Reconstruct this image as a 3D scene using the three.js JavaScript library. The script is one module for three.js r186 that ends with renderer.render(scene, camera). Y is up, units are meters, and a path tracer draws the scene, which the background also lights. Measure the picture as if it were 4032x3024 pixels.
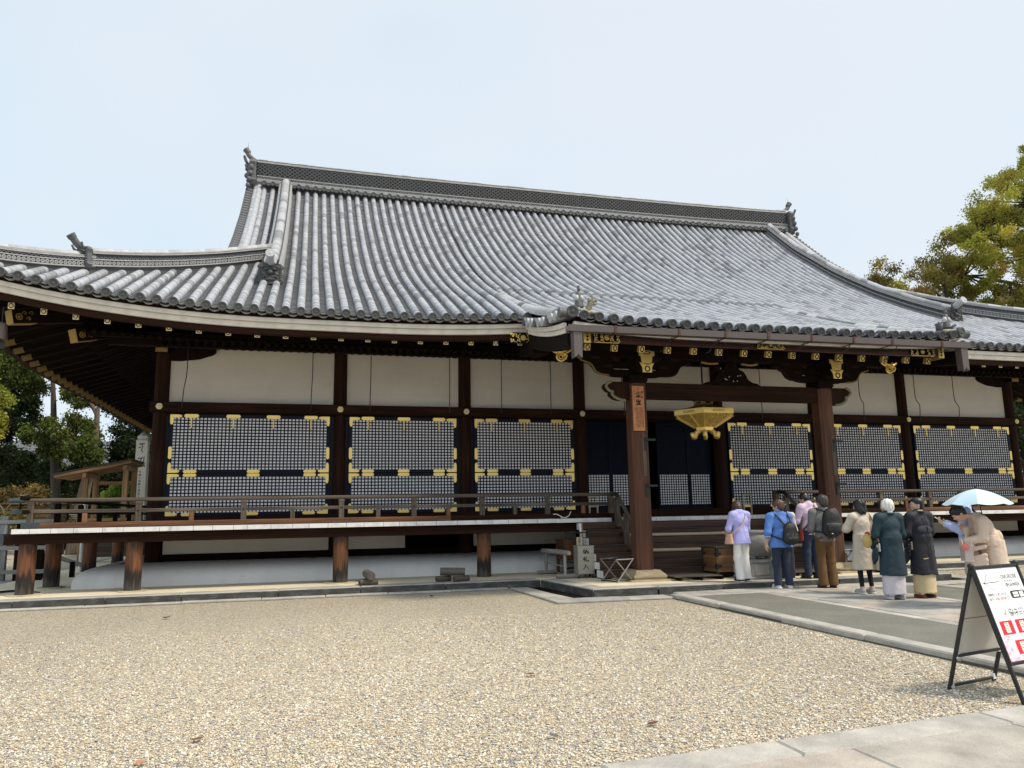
import * as THREE from 'three';
import { mergeGeometries, mergeVertices, toCreasedNormals } from 'three/addons/utils/BufferGeometryUtils.js';
import { ConvexGeometry } from 'three/addons/geometries/ConvexGeometry.js';

// ------------------------------------------------------------------ camera, sky, sun, exposure
const scene = new THREE.Scene();
const camera = new THREE.PerspectiveCamera(53.09, 4 / 3, 0.1, 600);
camera.position.set(-8.858, 1.52, 18.63);
camera.rotation.order = 'YXZ';
camera.rotation.set(0.1656, -0.2658, -0.0171);

const SKY_GAIN = 0.775, SUN_DIR = new THREE.Vector3(0.47, 0.81, 0.34).normalize();
const sky = (() => {
  const W = 512, H = 256, a = new Float32Array(W * H * 4);
  const hash = (x, y, z) => { let h = Math.imul(x, 374761393) ^ Math.imul(y, 668265263) ^ Math.imul(z, 1274126177); h = Math.imul(h ^ (h >>> 13), 1274126177); return ((h ^ (h >>> 16)) >>> 0) / 4294967296; };
  const sm = (t) => t * t * (3 - 2 * t);
  const n3 = (x, y, z) => {
    const i = Math.floor(x), j = Math.floor(y), k = Math.floor(z), u = sm(x - i), v = sm(y - j), w = sm(z - k);
    const L = (p, q, t) => p + (q - p) * t;
    return L(L(L(hash(i, j, k), hash(i + 1, j, k), u), L(hash(i, j + 1, k), hash(i + 1, j + 1, k), u), v), L(L(hash(i, j, k + 1), hash(i + 1, j, k + 1), u), L(hash(i, j + 1, k + 1), hash(i + 1, j + 1, k + 1), u), v), w);
  };
  for (let r = 0; r < H; r++) for (let c = 0; c < W; c++) {
    const el = ((r + 0.5) / H - 0.5) * Math.PI, az = ((c + 0.5) / W - 0.5) * 2 * Math.PI;
    const d = new THREE.Vector3(Math.cos(el) * Math.cos(az), Math.sin(el), Math.cos(el) * Math.sin(az));
    const f = 0.6 * n3(d.x * 2.2 + 7, d.y * 4 + 3, d.z * 2.2 + 5) + 0.3 * n3(d.x * 5 + 1, d.y * 9, d.z * 5) + 0.1 * n3(d.x * 11, d.y * 18, d.z * 11);
    const up = Math.max(0, d.y), hz = Math.pow(1 - up, 2.2);
    // thin even cloud: slightly greyer overhead, paler and bluer low down, blue showing through where the cloud is thin
    const thin = Math.max(0, Math.min(1, (0.56 - f) * 3.2));
    let R = 0.70 + 0.075 * hz, G = 0.765 + 0.075 * hz, B = 0.845 + 0.075 * hz;
    R -= 0.09 * thin; G -= 0.02 * thin; B += 0.005 * thin;
    const halo = Math.pow(Math.max(0, d.dot(SUN_DIR)), 5) * 0.5;
    R += halo; G += halo * 0.97; B += halo * 0.9;
    const q = r * W * 4 + c * 4, k = SKY_GAIN * (d.y < -0.02 ? 0.45 : 1);
    a[q] = R * k; a[q + 1] = G * k; a[q + 2] = B * k; a[q + 3] = 1;
  }
  const t = new THREE.DataTexture(a, W, H, THREE.RGBAFormat, THREE.FloatType);
  t.mapping = THREE.EquirectangularReflectionMapping; t.magFilter = t.minFilter = THREE.LinearFilter; t.colorSpace = THREE.LinearSRGBColorSpace; t.needsUpdate = true;
  return t;
})();
scene.background = sky; scene.environment = sky;

const sun = new THREE.DirectionalLight(0xfff1dc, 2.4);
sun.position.copy(SUN_DIR).multiplyScalar(60); sun.target.position.set(0, 0, 0);
sun.castShadow = true; sun.shadow.radius = 14; sun.shadow.mapSize.set(4096, 4096);
Object.assign(sun.shadow.camera, { left: -40, right: 40, top: 40, bottom: -40, near: 1, far: 150 });
scene.add(sun, sun.target);

const renderer = new THREE.WebGLRenderer({ antialias: true });
renderer.setSize(1024, 768); renderer.shadowMap.enabled = true; renderer.shadowMap.type = THREE.PCFSoftShadowMap;
renderer.toneMapping = THREE.LinearToneMapping; renderer.toneMappingExposure = 1.40;
// ------------------------------------------------------------------ helpers
const V = (x, y, z) => new THREE.Vector3(x, y, z);
const PI = Math.PI, cl = (x, a = 0, b = 1) => Math.min(b, Math.max(a, x)), mixn = (a, b, t) => a + (b - a) * t, sstep = (a, b, x) => { const t = cl((x - a) / (b - a)); return t * t * (3 - 2 * t); };
function rng(seed) { let s = seed >>> 0; return () => { s = (s + 0x6D2B79F5) | 0; let t = Math.imul(s ^ (s >>> 15), 1 | s); t = (t + Math.imul(t ^ (t >>> 7), 61 | t)) ^ t; return ((t ^ (t >>> 14)) >>> 0) / 4294967296; }; }
const taken = {};
function numbered(n) { const k = taken[n] = (taken[n] ?? -1) + 1; return k ? n + '_' + String(k).padStart(3, '0') : n; }
function tag(o, label, category, group) { o.userData.label = label; o.userData.category = category; if (group) o.userData.group = group; return o; }
function thing(name, label, category, pos = [0, 0, 0], turn = 0, group) {
  const o = new THREE.Group(); o.name = numbered(name); o.position.set(...pos); o.rotation.y = turn; scene.add(o); return tag(o, label, category, group);
}
function structure(o) { o.userData.kind = 'structure'; return o; }
function stuff(o) { o.userData.kind = 'stuff'; return o; }
function fin(g) {
  let q = g.index ? g.toNonIndexed() : g;
  for (const k of Object.keys(q.attributes)) if (!['position', 'normal', 'uv', 'color'].includes(k)) q.deleteAttribute(k);
  if (!q.attributes.normal) q.computeVertexNormals();
  if (!q.attributes.uv) q.setAttribute('uv', new THREE.BufferAttribute(new Float32Array(q.attributes.position.count * 2), 2));
  q.clearGroups(); return q;
}
function merge(list) { const l = list.flat(9).filter(Boolean).map(fin); if (l.length === 1) return l[0];
  const col = l.some((g) => g.attributes.color); if (col) for (const g of l) if (!g.attributes.color) g.setAttribute('color', new THREE.BufferAttribute(new Float32Array(g.attributes.position.count * 3).fill(1), 3));
  return mergeGeometries(l); }
function mk(name, geo, mat, parent) {
  const m = new THREE.Mesh(Array.isArray(geo) ? merge(geo) : geo, mat); m.castShadow = m.receiveShadow = true;
  if (!parent || parent === scene) { m.name = numbered(name); scene.add(m); } else { m.name = name; parent.add(m); }
  return m;
}
const M4 = new THREE.Matrix4(), Q4 = new THREE.Quaternion();
const tr = (g, x = 0, y = 0, z = 0, rx = 0, ry = 0, rz = 0, s = 1) => { const c = g.clone(); c.applyMatrix4(new THREE.Matrix4().compose(V(x, y, z), new THREE.Quaternion().setFromEuler(new THREE.Euler(rx, ry, rz)), Array.isArray(s) ? V(...s) : V(s, s, s))); return c; };
// chamfered box, uv in metres with the grain along its longest side
let uvSeed = rng(77);
function uvBox(g, axis, off) {
  const p = g.attributes.position, n = g.attributes.normal, uv = new Float32Array(p.count * 2), a = off ?? [uvSeed() * 7, uvSeed() * 7];
  for (let i = 0; i < p.count; i++) {
    const P = [p.getX(i), p.getY(i), p.getZ(i)], N = [Math.abs(n.getX(i)), Math.abs(n.getY(i)), Math.abs(n.getZ(i))];
    const d = N[0] >= N[1] && N[0] >= N[2] ? 0 : N[1] >= N[2] ? 1 : 2;
    let v = axis, u;
    if (d === axis) { u = (axis + 1) % 3; v = (axis + 2) % 3; } else u = 3 - d - axis;
    uv[i * 2] = P[u] + a[0]; uv[i * 2 + 1] = P[v] + a[1];
  }
  g.setAttribute('uv', new THREE.BufferAttribute(uv, 2)); return g;
}
function box(w, h, d, b = 0.006, axis) {
  b = Math.min(b, w * 0.3, h * 0.3, d * 0.3);
  const pos = [], S = [w / 2, h / 2, d / 2];
  const tri = (A, B, C) => { const u = [B[0] - A[0], B[1] - A[1], B[2] - A[2]], v = [C[0] - A[0], C[1] - A[1], C[2] - A[2]], n = [u[1] * v[2] - u[2] * v[1], u[2] * v[0] - u[0] * v[2], u[0] * v[1] - u[1] * v[0]];
    const o = n[0] * (A[0] + B[0] + C[0]) + n[1] * (A[1] + B[1] + C[1]) + n[2] * (A[2] + B[2] + C[2]); if (o < 0) pos.push(...A, ...C, ...B); else pos.push(...A, ...B, ...C); };
  const quad = (A, B, C, D) => { tri(A, B, C); tri(A, C, D); };
  const pt = (sx, sy, sz, face) => { const s = [sx, sy, sz]; return s.map((q, i) => q * (i === face ? S[i] : S[i] - b)); };
  for (let f = 0; f < 3; f++) { const u = (f + 1) % 3, v = (f + 2) % 3;
    for (const s of [-1, 1]) { const P = (a, c) => { const k = []; k[f] = s; k[u] = a; k[v] = c; return pt(...k, f); }; quad(P(-1, -1), P(1, -1), P(1, 1), P(-1, 1)); }
    if (b > 0) for (const s of [-1, 1]) for (const t of [-1, 1]) { const P = (a, face) => { const k = []; k[f] = a; k[u] = s; k[v] = t; return pt(...k, face); }; quad(P(-1, u), P(1, u), P(1, v), P(-1, v)); } }
  if (b > 0) for (const x of [-1, 1]) for (const y of [-1, 1]) for (const z of [-1, 1]) tri(pt(x, y, z, 0), pt(x, y, z, 1), pt(x, y, z, 2));
  const g = new THREE.BufferGeometry(); g.setAttribute('position', new THREE.BufferAttribute(new Float32Array(pos), 3)); g.computeVertexNormals();
  return uvBox(g, axis ?? (w >= h && w >= d ? 0 : h >= d ? 1 : 2));
}
const bx = (x0, x1, y0, y1, z0, z1, b, axis) => tr(box(x1 - x0, y1 - y0, z1 - z0, b, axis), (x0 + x1) / 2, (y0 + y1) / 2, (z0 + z1) / 2);
function bar(p0, p1, w, h, b = 0.004, up = V(0, 1, 0)) {
  const d = p1.clone().sub(p0), L = d.length(); d.normalize();
  const x = up.clone().cross(d).normalize(), y = d.clone().cross(x).normalize();
  const g = box(w, h, L, b, 2); g.applyMatrix4(new THREE.Matrix4().makeBasis(x, y, d).setPosition(p0.clone().add(p1).multiplyScalar(0.5))); return g;
}
function cyl(r0, r1, h, seg = 20, x = 0, y = 0, z = 0) { // base at y
  const g = new THREE.CylinderGeometry(r1, r0, h, seg, 1).toNonIndexed(), uv = g.attributes.uv, n = g.attributes.normal, p = g.attributes.position, o = [uvSeed() * 5, uvSeed() * 5];
  for (let i = 0; i < uv.count; i++) if (Math.abs(n.getY(i)) > 0.9) uv.setXY(i, p.getX(i) + o[0], p.getZ(i) + o[1]); else uv.setXY(i, uv.getX(i) * 2 * PI * r0 + o[0], uv.getY(i) * h + o[1]);
  return tr(g, x, y + h / 2, z);
}
function rod(p0, p1, r0, r1 = r0, seg = 10) {
  const d = p1.clone().sub(p0), L = d.length(), g = cyl(r0, r1, L, seg, 0, 0, 0);
  g.applyMatrix4(new THREE.Matrix4().compose(p0, new THREE.Quaternion().setFromUnitVectors(V(0, 1, 0), d.normalize()), V(1, 1, 1))); return g;
}
function tube(pts, r, seg = 24, rad = 8, closed = false) {
  const c = new THREE.CatmullRomCurve3(pts.map((p) => Array.isArray(p) ? V(...p) : p), closed), g = new THREE.TubeGeometry(c, seg, r, rad, closed).toNonIndexed(), L = c.getLength(), uv = g.attributes.uv;
  for (let i = 0; i < uv.count; i++) uv.setXY(i, uv.getY(i) * 2 * PI * r, uv.getX(i) * L);
  if (closed) return g;
  const caps = [0, 1].map((t) => { const s = new THREE.SphereGeometry(r, rad, 5).toNonIndexed(), q = c.getPoint(t); return tr(s, q.x, q.y, q.z); });
  return merge([g, ...caps]);
}
function ball(r, x = 0, y = 0, z = 0, s = [1, 1, 1], ws = 14, hs = 10) { return tr(new THREE.SphereGeometry(r, ws, hs).toNonIndexed(), x, y, z, 0, 0, 0, s); }
function extr(pts, depth, bevel = 0, holes) {
  const s = pts instanceof THREE.Shape ? pts : new THREE.Shape(pts.map((p) => new THREE.Vector2(p[0], p[1]))); if (holes) s.holes = holes.map((h) => new THREE.Path(h.map((p) => new THREE.Vector2(p[0], p[1]))));
  const g = new THREE.ExtrudeGeometry(s, { depth: depth - 2 * bevel, bevelEnabled: bevel > 0, bevelSize: bevel, bevelThickness: bevel, bevelOffset: -bevel, bevelSegments: 1, curveSegments: 8 });
  g.translate(0, 0, bevel); return fin(g);
}
function lathe(pts, seg = 28) { return fin(new THREE.LatheGeometry(pts.map((p) => new THREE.Vector2(p[0], p[1])), seg)); }
// a profile [[across, up], ...] carried along a path; across is level, up is world up
function sweep(path, prof, caps = true, lean) {
  const n = path.length, m = prof.length, pos = [], uv = []; let L = 0;
  const rings = path.map((p, i) => {
    const t = (path[Math.min(n - 1, i + 1)].clone().sub(path[Math.max(0, i - 1)])).normalize();
    const u = V(0, 1, 0).cross(t).normalize().multiplyScalar(-1), up = lean ? t.clone().cross(u).normalize().multiplyScalar(-1) : V(0, 1, 0); if (up.y < 0) up.negate();
    if (i) L += p.distanceTo(path[i - 1]);
    return { l: L, pts: prof.map(([a, b]) => p.clone().addScaledVector(u, a).addScaledVector(up, b)) };
  });
  const per = [0]; for (let j = 0; j < m; j++) per.push(per[j] + Math.hypot(prof[(j + 1) % m][0] - prof[j][0], prof[(j + 1) % m][1] - prof[j][1]));
  for (let i = 0; i < n - 1; i++) for (let j = 0; j < m; j++) {
    const a = rings[i].pts[j], b = rings[i].pts[(j + 1) % m], c = rings[i + 1].pts[(j + 1) % m], d = rings[i + 1].pts[j];
    for (const q of [a, c, b, a, d, c]) pos.push(q.x, q.y, q.z);
    const U = (k) => per[k], A = rings[i].l, B = rings[i + 1].l; uv.push(U(j), A, U(j + 1), B, U(j + 1), A, U(j), A, U(j), B, U(j + 1), B);
  }
  if (caps) { const tri = THREE.ShapeUtils.triangulateShape(prof.map((q) => new THREE.Vector2(...q)), []);
    for (const [r, f] of [[rings[0], 0], [rings[n - 1], 1]]) for (const t of tri) { const o = f ? t : [t[0], t[2], t[1]]; for (const k of o) { pos.push(r.pts[k].x, r.pts[k].y, r.pts[k].z); uv.push(prof[k][0], prof[k][1]); } } }
  const g = new THREE.BufferGeometry(); g.setAttribute('position', new THREE.BufferAttribute(new Float32Array(pos), 3)); g.setAttribute('uv', new THREE.BufferAttribute(new Float32Array(uv), 2)); g.computeVertexNormals(); return g;
}
const rect = (a0, a1, b0, b1) => [[a0, b0], [a1, b0], [a1, b1], [a0, b1]];
// smooth normals below an angle
const smooth = (g, ang = 0.7) => toCreasedNormals(g, ang);
function sheet(nu, nv, f, uvf) { // open surface from f(u,v) -> [x,y,z]
  const pos = [], uv = [], P = [];
  for (let i = 0; i <= nu; i++) for (let j = 0; j <= nv; j++) { const q = f(i / nu, j / nv); P.push(q); pos.push(...q); uv.push(...(uvf ? uvf(i / nu, j / nv, q) : [q[0], q[2]])); }
  const idx = []; for (let i = 0; i < nu; i++) for (let j = 0; j < nv; j++) { const a = i * (nv + 1) + j, b = a + nv + 1; idx.push(a, a + 1, b, b, a + 1, b + 1); }
  const g = new THREE.BufferGeometry(); g.setAttribute('position', new THREE.BufferAttribute(new Float32Array(pos), 3)); g.setAttribute('uv', new THREE.BufferAttribute(new Float32Array(uv), 2)); g.setIndex(idx); g.computeVertexNormals(); return g;
}

// ------------------------------------------------------------------ textures
function hash2(x, y, s) { let h = Math.imul(x, 374761393) ^ Math.imul(y, 668265263) ^ Math.imul(s, 1442695041); h = Math.imul(h ^ (h >>> 13), 1274126177); return ((h ^ (h >>> 16)) >>> 0) / 4294967296; }
function pn(x, y, px, py, s) { const i = Math.floor(x), j = Math.floor(y); let u = x - i, v = y - j; u = u * u * (3 - 2 * u); v = v * v * (3 - 2 * v);
  const w = (k, p) => ((k % p) + p) % p, a = hash2(w(i, px), w(j, py), s), b = hash2(w(i + 1, px), w(j, py), s), c = hash2(w(i, px), w(j + 1, py), s), d = hash2(w(i + 1, px), w(j + 1, py), s);
  return a + (b - a) * u + (c - a) * v + (a - b - c + d) * u * v; }
function fbm(u, v, fx, fy, o, s) { let t = 0, a = 0.5, n = 0; for (let k = 0; k < o; k++) { t += a * pn(u * fx, v * fy, fx, fy, s + k); n += a; a *= 0.5; fx *= 2; fy *= 2; } return t / n; }
const enc = (c) => Math.round(255 * cl(c <= 0.0031308 ? c * 12.92 : 1.055 * Math.pow(c, 1 / 2.4) - 0.055));
function tex(w, h, f, sizeU, sizeV, data = false) {
  const a = new Uint8Array(w * h * 4);
  for (let y = 0; y < h; y++) for (let x = 0; x < w; x++) { const c = f((x + 0.5) / w, (y + 0.5) / h, x, y), q = (y * w + x) * 4; if (typeof c === 'number') a[q] = a[q + 1] = a[q + 2] = data ? 255 * cl(c) : enc(c); else { a[q] = enc(c[0]); a[q + 1] = enc(c[1]); a[q + 2] = enc(c[2]); } a[q + 3] = 255; }
  const t = new THREE.DataTexture(a, w, h, THREE.RGBAFormat); t.wrapS = t.wrapT = THREE.RepeatWrapping; t.magFilter = THREE.LinearFilter; t.minFilter = THREE.LinearMipmapLinearFilter; t.generateMipmaps = true;
  t.colorSpace = data ? THREE.NoColorSpace : THREE.SRGBColorSpace; t.repeat.set(1 / sizeU, 1 / sizeV); t.needsUpdate = true; return t;
}
function canvasTex(w, h, draw) { const c = document.createElement('canvas'); c.width = w; c.height = h; draw(c.getContext('2d'), w, h); const t = new THREE.CanvasTexture(c); t.colorSpace = THREE.SRGBColorSpace; return t; }
const std = (o) => new THREE.MeshStandardMaterial(o), lin = (r, g, b) => new THREE.Color().setRGB(r, g, b);

const T = {};
T.wood = tex(512, 1024, (u, v) => { const g = fbm(u + 0.02 * fbm(u, v, 3, 4, 2, 5), v, 48, 3, 3, 1), k = fbm(u, v, 6, 2, 3, 9), f = fbm(u, v, 160, 10, 2, 3); return cl(0.18 + 0.75 * Math.pow(cl(g * 0.6 + k * 0.5), 1.6) * 1.3 + 0.2 * (f - 0.5)); }, 0.8, 2.4);
T.woodBump = tex(512, 512, (u, v) => fbm(u, v, 64, 3, 3, 1), 0.5, 1.6, true);
T.plaster = tex(1024, 1024, (u, v) => 0.90 + 0.16 * (fbm(u, v, 4, 4, 5, 21) - 0.5) + 0.05 * (fbm(u, v, 90, 90, 2, 4) - 0.5) - 0.10 * Math.pow(cl(fbm(u, v, 26, 2, 4, 14) * 1.7 - 0.75), 1.5), 4.5, 4.5);
T.stone = tex(1024, 1024, (u, v, x, y) => { const s = hash2(x >> 1, y >> 1, 3), m = fbm(u, v, 5, 5, 5, 31); let k = 0.62 + 0.5 * (m - 0.5) + 0.26 * (s - 0.5); if (s > 0.93) k *= 0.55; return [k, k * 0.99, k * 0.96]; }, 1.2, 1.2);
T.stoneBump = tex(512, 512, (u, v) => 0.6 * fbm(u, v, 40, 40, 3, 41) + 0.4 * fbm(u, v, 8, 8, 3, 2), 0.8, 0.8, true);
T.stain = tex(1024, 512, (u, v, x, y) => { const m = fbm(u, v, 9, 5, 5, 51), d = fbm(u, v, 36, 8, 3, 7), s = hash2(x >> 1, y >> 1, 8); const k = 0.03 + 0.30 * Math.pow(cl(m * 1.2 - 0.1), 3.4) + 0.16 * Math.pow(d, 4) + 0.05 * s; return [k, k * 0.98, k * 0.93]; }, 2.4, 1.0);
T.conc = tex(1024, 1024, (u, v) => { const m = fbm(u, v, 4, 4, 6, 61), d = fbm(u, v, 3, 9, 3, 17), k = 0.80 + 0.34 * (m - 0.5) + 0.14 * (d - 0.5) + 0.06 * (fbm(u, v, 120, 120, 2, 5) - 0.5); return [k, k * 0.985, k * (0.93 - 0.1 * (m - 0.5))]; }, 3, 3);
T.asphalt = tex(1024, 1024, (u, v, x, y) => { const s = hash2(x >> 2, y >> 2, 13), m = fbm(u, v, 4, 4, 4, 71); const k = 0.55 + 0.42 * (s - 0.5) + 0.2 * (m - 0.5); return [k * 0.99, k, k * 0.93]; }, 1.6, 1.6);
T.tile = tex(512, 512, (u, v) => { const m = fbm(u, v, 4, 3, 4, 81), d = fbm(u, v, 3, 14, 3, 7); return 0.86 + 0.32 * (m - 0.5) - 0.22 * Math.pow(cl(d * 1.3 - 0.2), 3); }, 0.5, 0.5);
T.bark = tex(512, 512, (u, v) => 0.35 + 0.75 * Math.pow(fbm(u, v, 22, 4, 4, 91), 1.5), 1, 2);
T.cloth = tex(256, 256, (u, v) => 0.5 + 0.5 * Math.sin(u * 2 * PI * 32) * Math.sin(v * 2 * PI * 32), 0.08, 0.08, true);
// pebbles: nearest-cell field, one colour for each pebble
const pebble = (() => {
  const N = 1536, C = 150, cell = N / C, col = new Float32Array(N * N * 3), ht = new Float32Array(N * N), r = rng(5);
  const pt = []; for (let i = 0; i < C * C; i++) { const k = r(), w = 0.62 + 0.62 * r(); let c;
    if (k < 0.50) c = [0.56, 0.48, 0.345]; else if (k < 0.74) c = [0.66, 0.60, 0.47]; else if (k < 0.86) c = [0.40, 0.385, 0.37]; else if (k < 0.92) c = [0.50, 0.38, 0.26]; else if (k < 0.965) c = [0.24, 0.225, 0.215]; else c = [0.80, 0.77, 0.70];
    pt.push([r(), r(), c.map((q) => q * w * 1.33), 0.55 + 0.45 * r(), r() * PI, 0.65 + 0.35 * r()]); }
  for (let y = 0; y < N; y++) for (let x = 0; x < N; x++) {
    const gx = Math.floor(x / cell), gy = Math.floor(y / cell); let b = 9, b2 = 9, w = null;
    for (let j = -1; j <= 1; j++) for (let i = -1; i <= 1; i++) { const cx = gx + i, cy = gy + j, p = pt[((cy + C) % C) * C + (cx + C) % C]; let dx = x / cell - cx - p[0], dy = y / cell - cy - p[1]; const cs = Math.cos(p[4]), sn = Math.sin(p[4]), ex = (dx * cs + dy * sn), ey = (-dx * sn + dy * cs) / p[5]; const d = Math.hypot(ex, ey) / p[3]; if (d < b) { b2 = b; b = d; w = p; } else if (d < b2) b2 = d; }
    const e = cl((b2 - b) * 2.4), h = e * (1 - 0.35 * b * b) * (0.6 + 0.4 * w[3]), q = y * N + x, s = 0.42 + 0.58 * Math.pow(e, 0.6); ht[q] = h; for (let k = 0; k < 3; k++) col[q * 3 + k] = w[2][k] * s;
  }
  const f = (u, v, x, y) => { const q = (y * N + x) * 3; return [col[q], col[q + 1], col[q + 2]]; };
  return { map: tex(N, N, f, 2.4, 2.4), bump: tex(N, N, (u, v, x, y) => ht[y * N + x], 2.4, 2.4, true) };
})();

// ------------------------------------------------------------------ materials (linear base colours)
const M = {};
M.gravel = std({ map: pebble.map, bumpMap: pebble.bump, bumpScale: 0.012, roughness: 0.9, vertexColors: true });
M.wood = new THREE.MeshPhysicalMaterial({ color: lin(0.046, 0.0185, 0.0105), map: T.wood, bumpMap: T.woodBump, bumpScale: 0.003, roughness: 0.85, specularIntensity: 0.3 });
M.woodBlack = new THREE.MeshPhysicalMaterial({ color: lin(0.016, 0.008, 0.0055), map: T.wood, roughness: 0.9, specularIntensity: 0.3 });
M.woodGrey = std({ color: lin(0.16, 0.125, 0.095), map: T.wood, bumpMap: T.woodBump, bumpScale: 0.003, roughness: 0.85 });
M.woodOrange = std({ color: lin(0.33, 0.16, 0.075), map: T.wood, bumpMap: T.woodBump, bumpScale: 0.003, roughness: 0.8 });
M.woodRed = std({ color: lin(0.075, 0.018, 0.013), map: T.wood, roughness: 0.6 });
M.woodNew = std({ color: lin(0.62, 0.38, 0.18), map: T.wood, roughness: 0.75 });
M.plaster = std({ color: lin(0.72, 0.69, 0.63), map: T.plaster, roughness: 0.95 });
M.plasterWhite = std({ color: lin(0.90, 0.90, 0.90), map: T.plaster, roughness: 0.95 });
M.whitePaint = std({ color: lin(0.80, 0.795, 0.78), map: tex(512, 256, (u, v) => { const m = fbm(u, v, 10, 6, 5, 3), d = fbm(u, v, 40, 20, 3, 4); return 1 - 0.62 * Math.pow(cl(m * 1.7 - 0.62), 1.4) * (0.4 + 0.6 * d) - 0.06 * d; }, 1.7, 0.8), roughness: 0.85 });
M.eaveWhite = std({ color: lin(0.70, 0.665, 0.60), map: tex(1024, 128, (u, v) => { const m = fbm(u, v, 24, 3, 5, 13); return 1 - 0.5 * Math.pow(cl(m * 1.8 - 0.75), 1.5); }, 8, 1), roughness: 0.85 });
M.paper = std({ color: lin(0.90, 0.90, 0.92), roughness: 0.9 });
M.navy = new THREE.MeshPhysicalMaterial({ color: lin(0.005, 0.006, 0.016), roughness: 0.5, specularIntensity: 0.35 });
M.door = new THREE.MeshPhysicalMaterial({ color: lin(0.003, 0.005, 0.018), roughness: 0.55, specularIntensity: 0.25 });
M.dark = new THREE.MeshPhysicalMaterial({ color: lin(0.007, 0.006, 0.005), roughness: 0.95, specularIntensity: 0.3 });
M.gold = std({ color: lin(0.93, 0.70, 0.24), metalness: 0.75, roughness: 0.42 });
M.goldDull = std({ color: lin(0.36, 0.25, 0.085), metalness: 0.6, roughness: 0.55 });
M.goldShade = std({ color: lin(0.20, 0.135, 0.045), metalness: 0.5, roughness: 0.6 });
M.goldPale = std({ color: lin(0.80, 0.70, 0.42), metalness: 0.3, roughness: 0.5 });
M.black = std({ color: lin(0.012, 0.012, 0.012), roughness: 0.5 });
M.iron = std({ color: lin(0.03, 0.03, 0.032), roughness: 0.55, metalness: 0.4 });
M.copper = std({ color: lin(0.055, 0.075, 0.085), roughness: 0.6, metalness: 0.3 });
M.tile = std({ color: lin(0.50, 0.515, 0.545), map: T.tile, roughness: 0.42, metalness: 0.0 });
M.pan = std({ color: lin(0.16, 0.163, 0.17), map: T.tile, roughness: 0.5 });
M.tileDark = std({ color: lin(0.085, 0.088, 0.09), map: T.tile, roughness: 0.6 });
M.tileMid = std({ color: lin(0.125, 0.13, 0.138), map: T.tile, roughness: 0.55 });
M.noshi = std({ color: lin(0.40, 0.405, 0.41), map: T.tile, roughness: 0.5 });
M.stone = std({ color: lin(0.66, 0.645, 0.60), map: T.stone, bumpMap: T.stoneBump, bumpScale: 0.006, roughness: 0.9 });
M.stonePink = std({ color: lin(0.66, 0.585, 0.52), map: T.stone, bumpMap: T.stoneBump, bumpScale: 0.006, roughness: 0.9 });
M.stoneGrey = std({ color: lin(0.54, 0.54, 0.53), map: T.stone, bumpMap: T.stoneBump, bumpScale: 0.006, roughness: 0.9 });
M.stoneLight = std({ color: lin(0.80, 0.785, 0.74), map: T.stone, bumpMap: T.stoneBump, bumpScale: 0.006, roughness: 0.9 });
M.stoneYellow = std({ color: lin(0.68, 0.57, 0.38), map: T.stone, bumpMap: T.stoneBump, bumpScale: 0.005, roughness: 0.9 });
M.stain = std({ color: lin(0.9, 0.9, 0.88), map: T.stain, bumpMap: T.stoneBump, bumpScale: 0.008, roughness: 0.95 });
M.conc = std({ color: lin(0.86, 0.78, 0.60), map: T.conc, roughness: 0.95 });
M.asphalt = std({ color: lin(0.32, 0.31, 0.285), map: T.asphalt, bumpMap: T.asphalt, bumpScale: 0.004, roughness: 0.95 });
M.joint = std({ color: lin(0.10, 0.095, 0.08), roughness: 1 });
M.gutter = std({ color: lin(0.115, 0.095, 0.09), roughness: 0.45, metalness: 0.2 });
M.gutterRed = std({ color: lin(0.075, 0.02, 0.016), roughness: 0.5 });
M.bamboo = std({ color: lin(0.55, 0.47, 0.34), map: tex(256, 512, (u, v) => 0.78 + 0.3 * (fbm(u, v, 10, 3, 4, 23) - 0.5), 0.3, 0.9), roughness: 0.55 });
M.bambooGrey = std({ color: lin(0.50, 0.47, 0.42), map: T.wood, roughness: 0.8 });
M.steel = std({ color: lin(0.32, 0.31, 0.29), metalness: 0.6, roughness: 0.5 });
// ------------------------------------------------------------------ ground, path, platform
{
  const xs = [-260, -120, -60, -40]; for (let x = -32; x <= 32; x += 1) xs.push(x); xs.push(40, 60, 120, 260);
  const zs = [-300, -150, -80, -50, -40]; for (let z = -32; z <= 24; z += 1) zs.push(z); zs.push(32, 60, 120, 200);
  const pos = [], uv = [], col = [], idx = [];
  for (const x of xs) for (const z of zs) { pos.push(x, 0, z); uv.push(x, z); const k = 0.80 + 0.36 * (fbm((x + 300) / 600, (z + 300) / 600, 150, 150, 4, 5)) - 0.03 + 0.10 * (fbm((x + 300) / 600, (z + 300) / 600, 600, 300, 2, 9) - 0.5); col.push(k, k * 0.995, k * 0.98); }
  for (let i = 0; i < xs.length - 1; i++) for (let j = 0; j < zs.length - 1; j++) { const a = i * zs.length + j, b = a + zs.length; idx.push(a, a + 1, b, b, a + 1, b + 1); }
  const g = new THREE.BufferGeometry(); g.setAttribute('position', new THREE.BufferAttribute(new Float32Array(pos), 3)); g.setAttribute('uv', new THREE.BufferAttribute(new Float32Array(uv), 2)); g.setAttribute('color', new THREE.BufferAttribute(new Float32Array(col), 3)); g.setIndex(idx); g.computeVertexNormals();
  structure(mk('gravel_ground', g, M.gravel));
}
const STONE_TONES = [[0.66, 0.645, 0.60], [0.61, 0.60, 0.57], [0.68, 0.61, 0.545], [0.70, 0.68, 0.63], [0.58, 0.57, 0.545], [0.66, 0.625, 0.565]].map((c) => { const m = M.stone.clone(); m.color = lin(...c); return m; });
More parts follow.
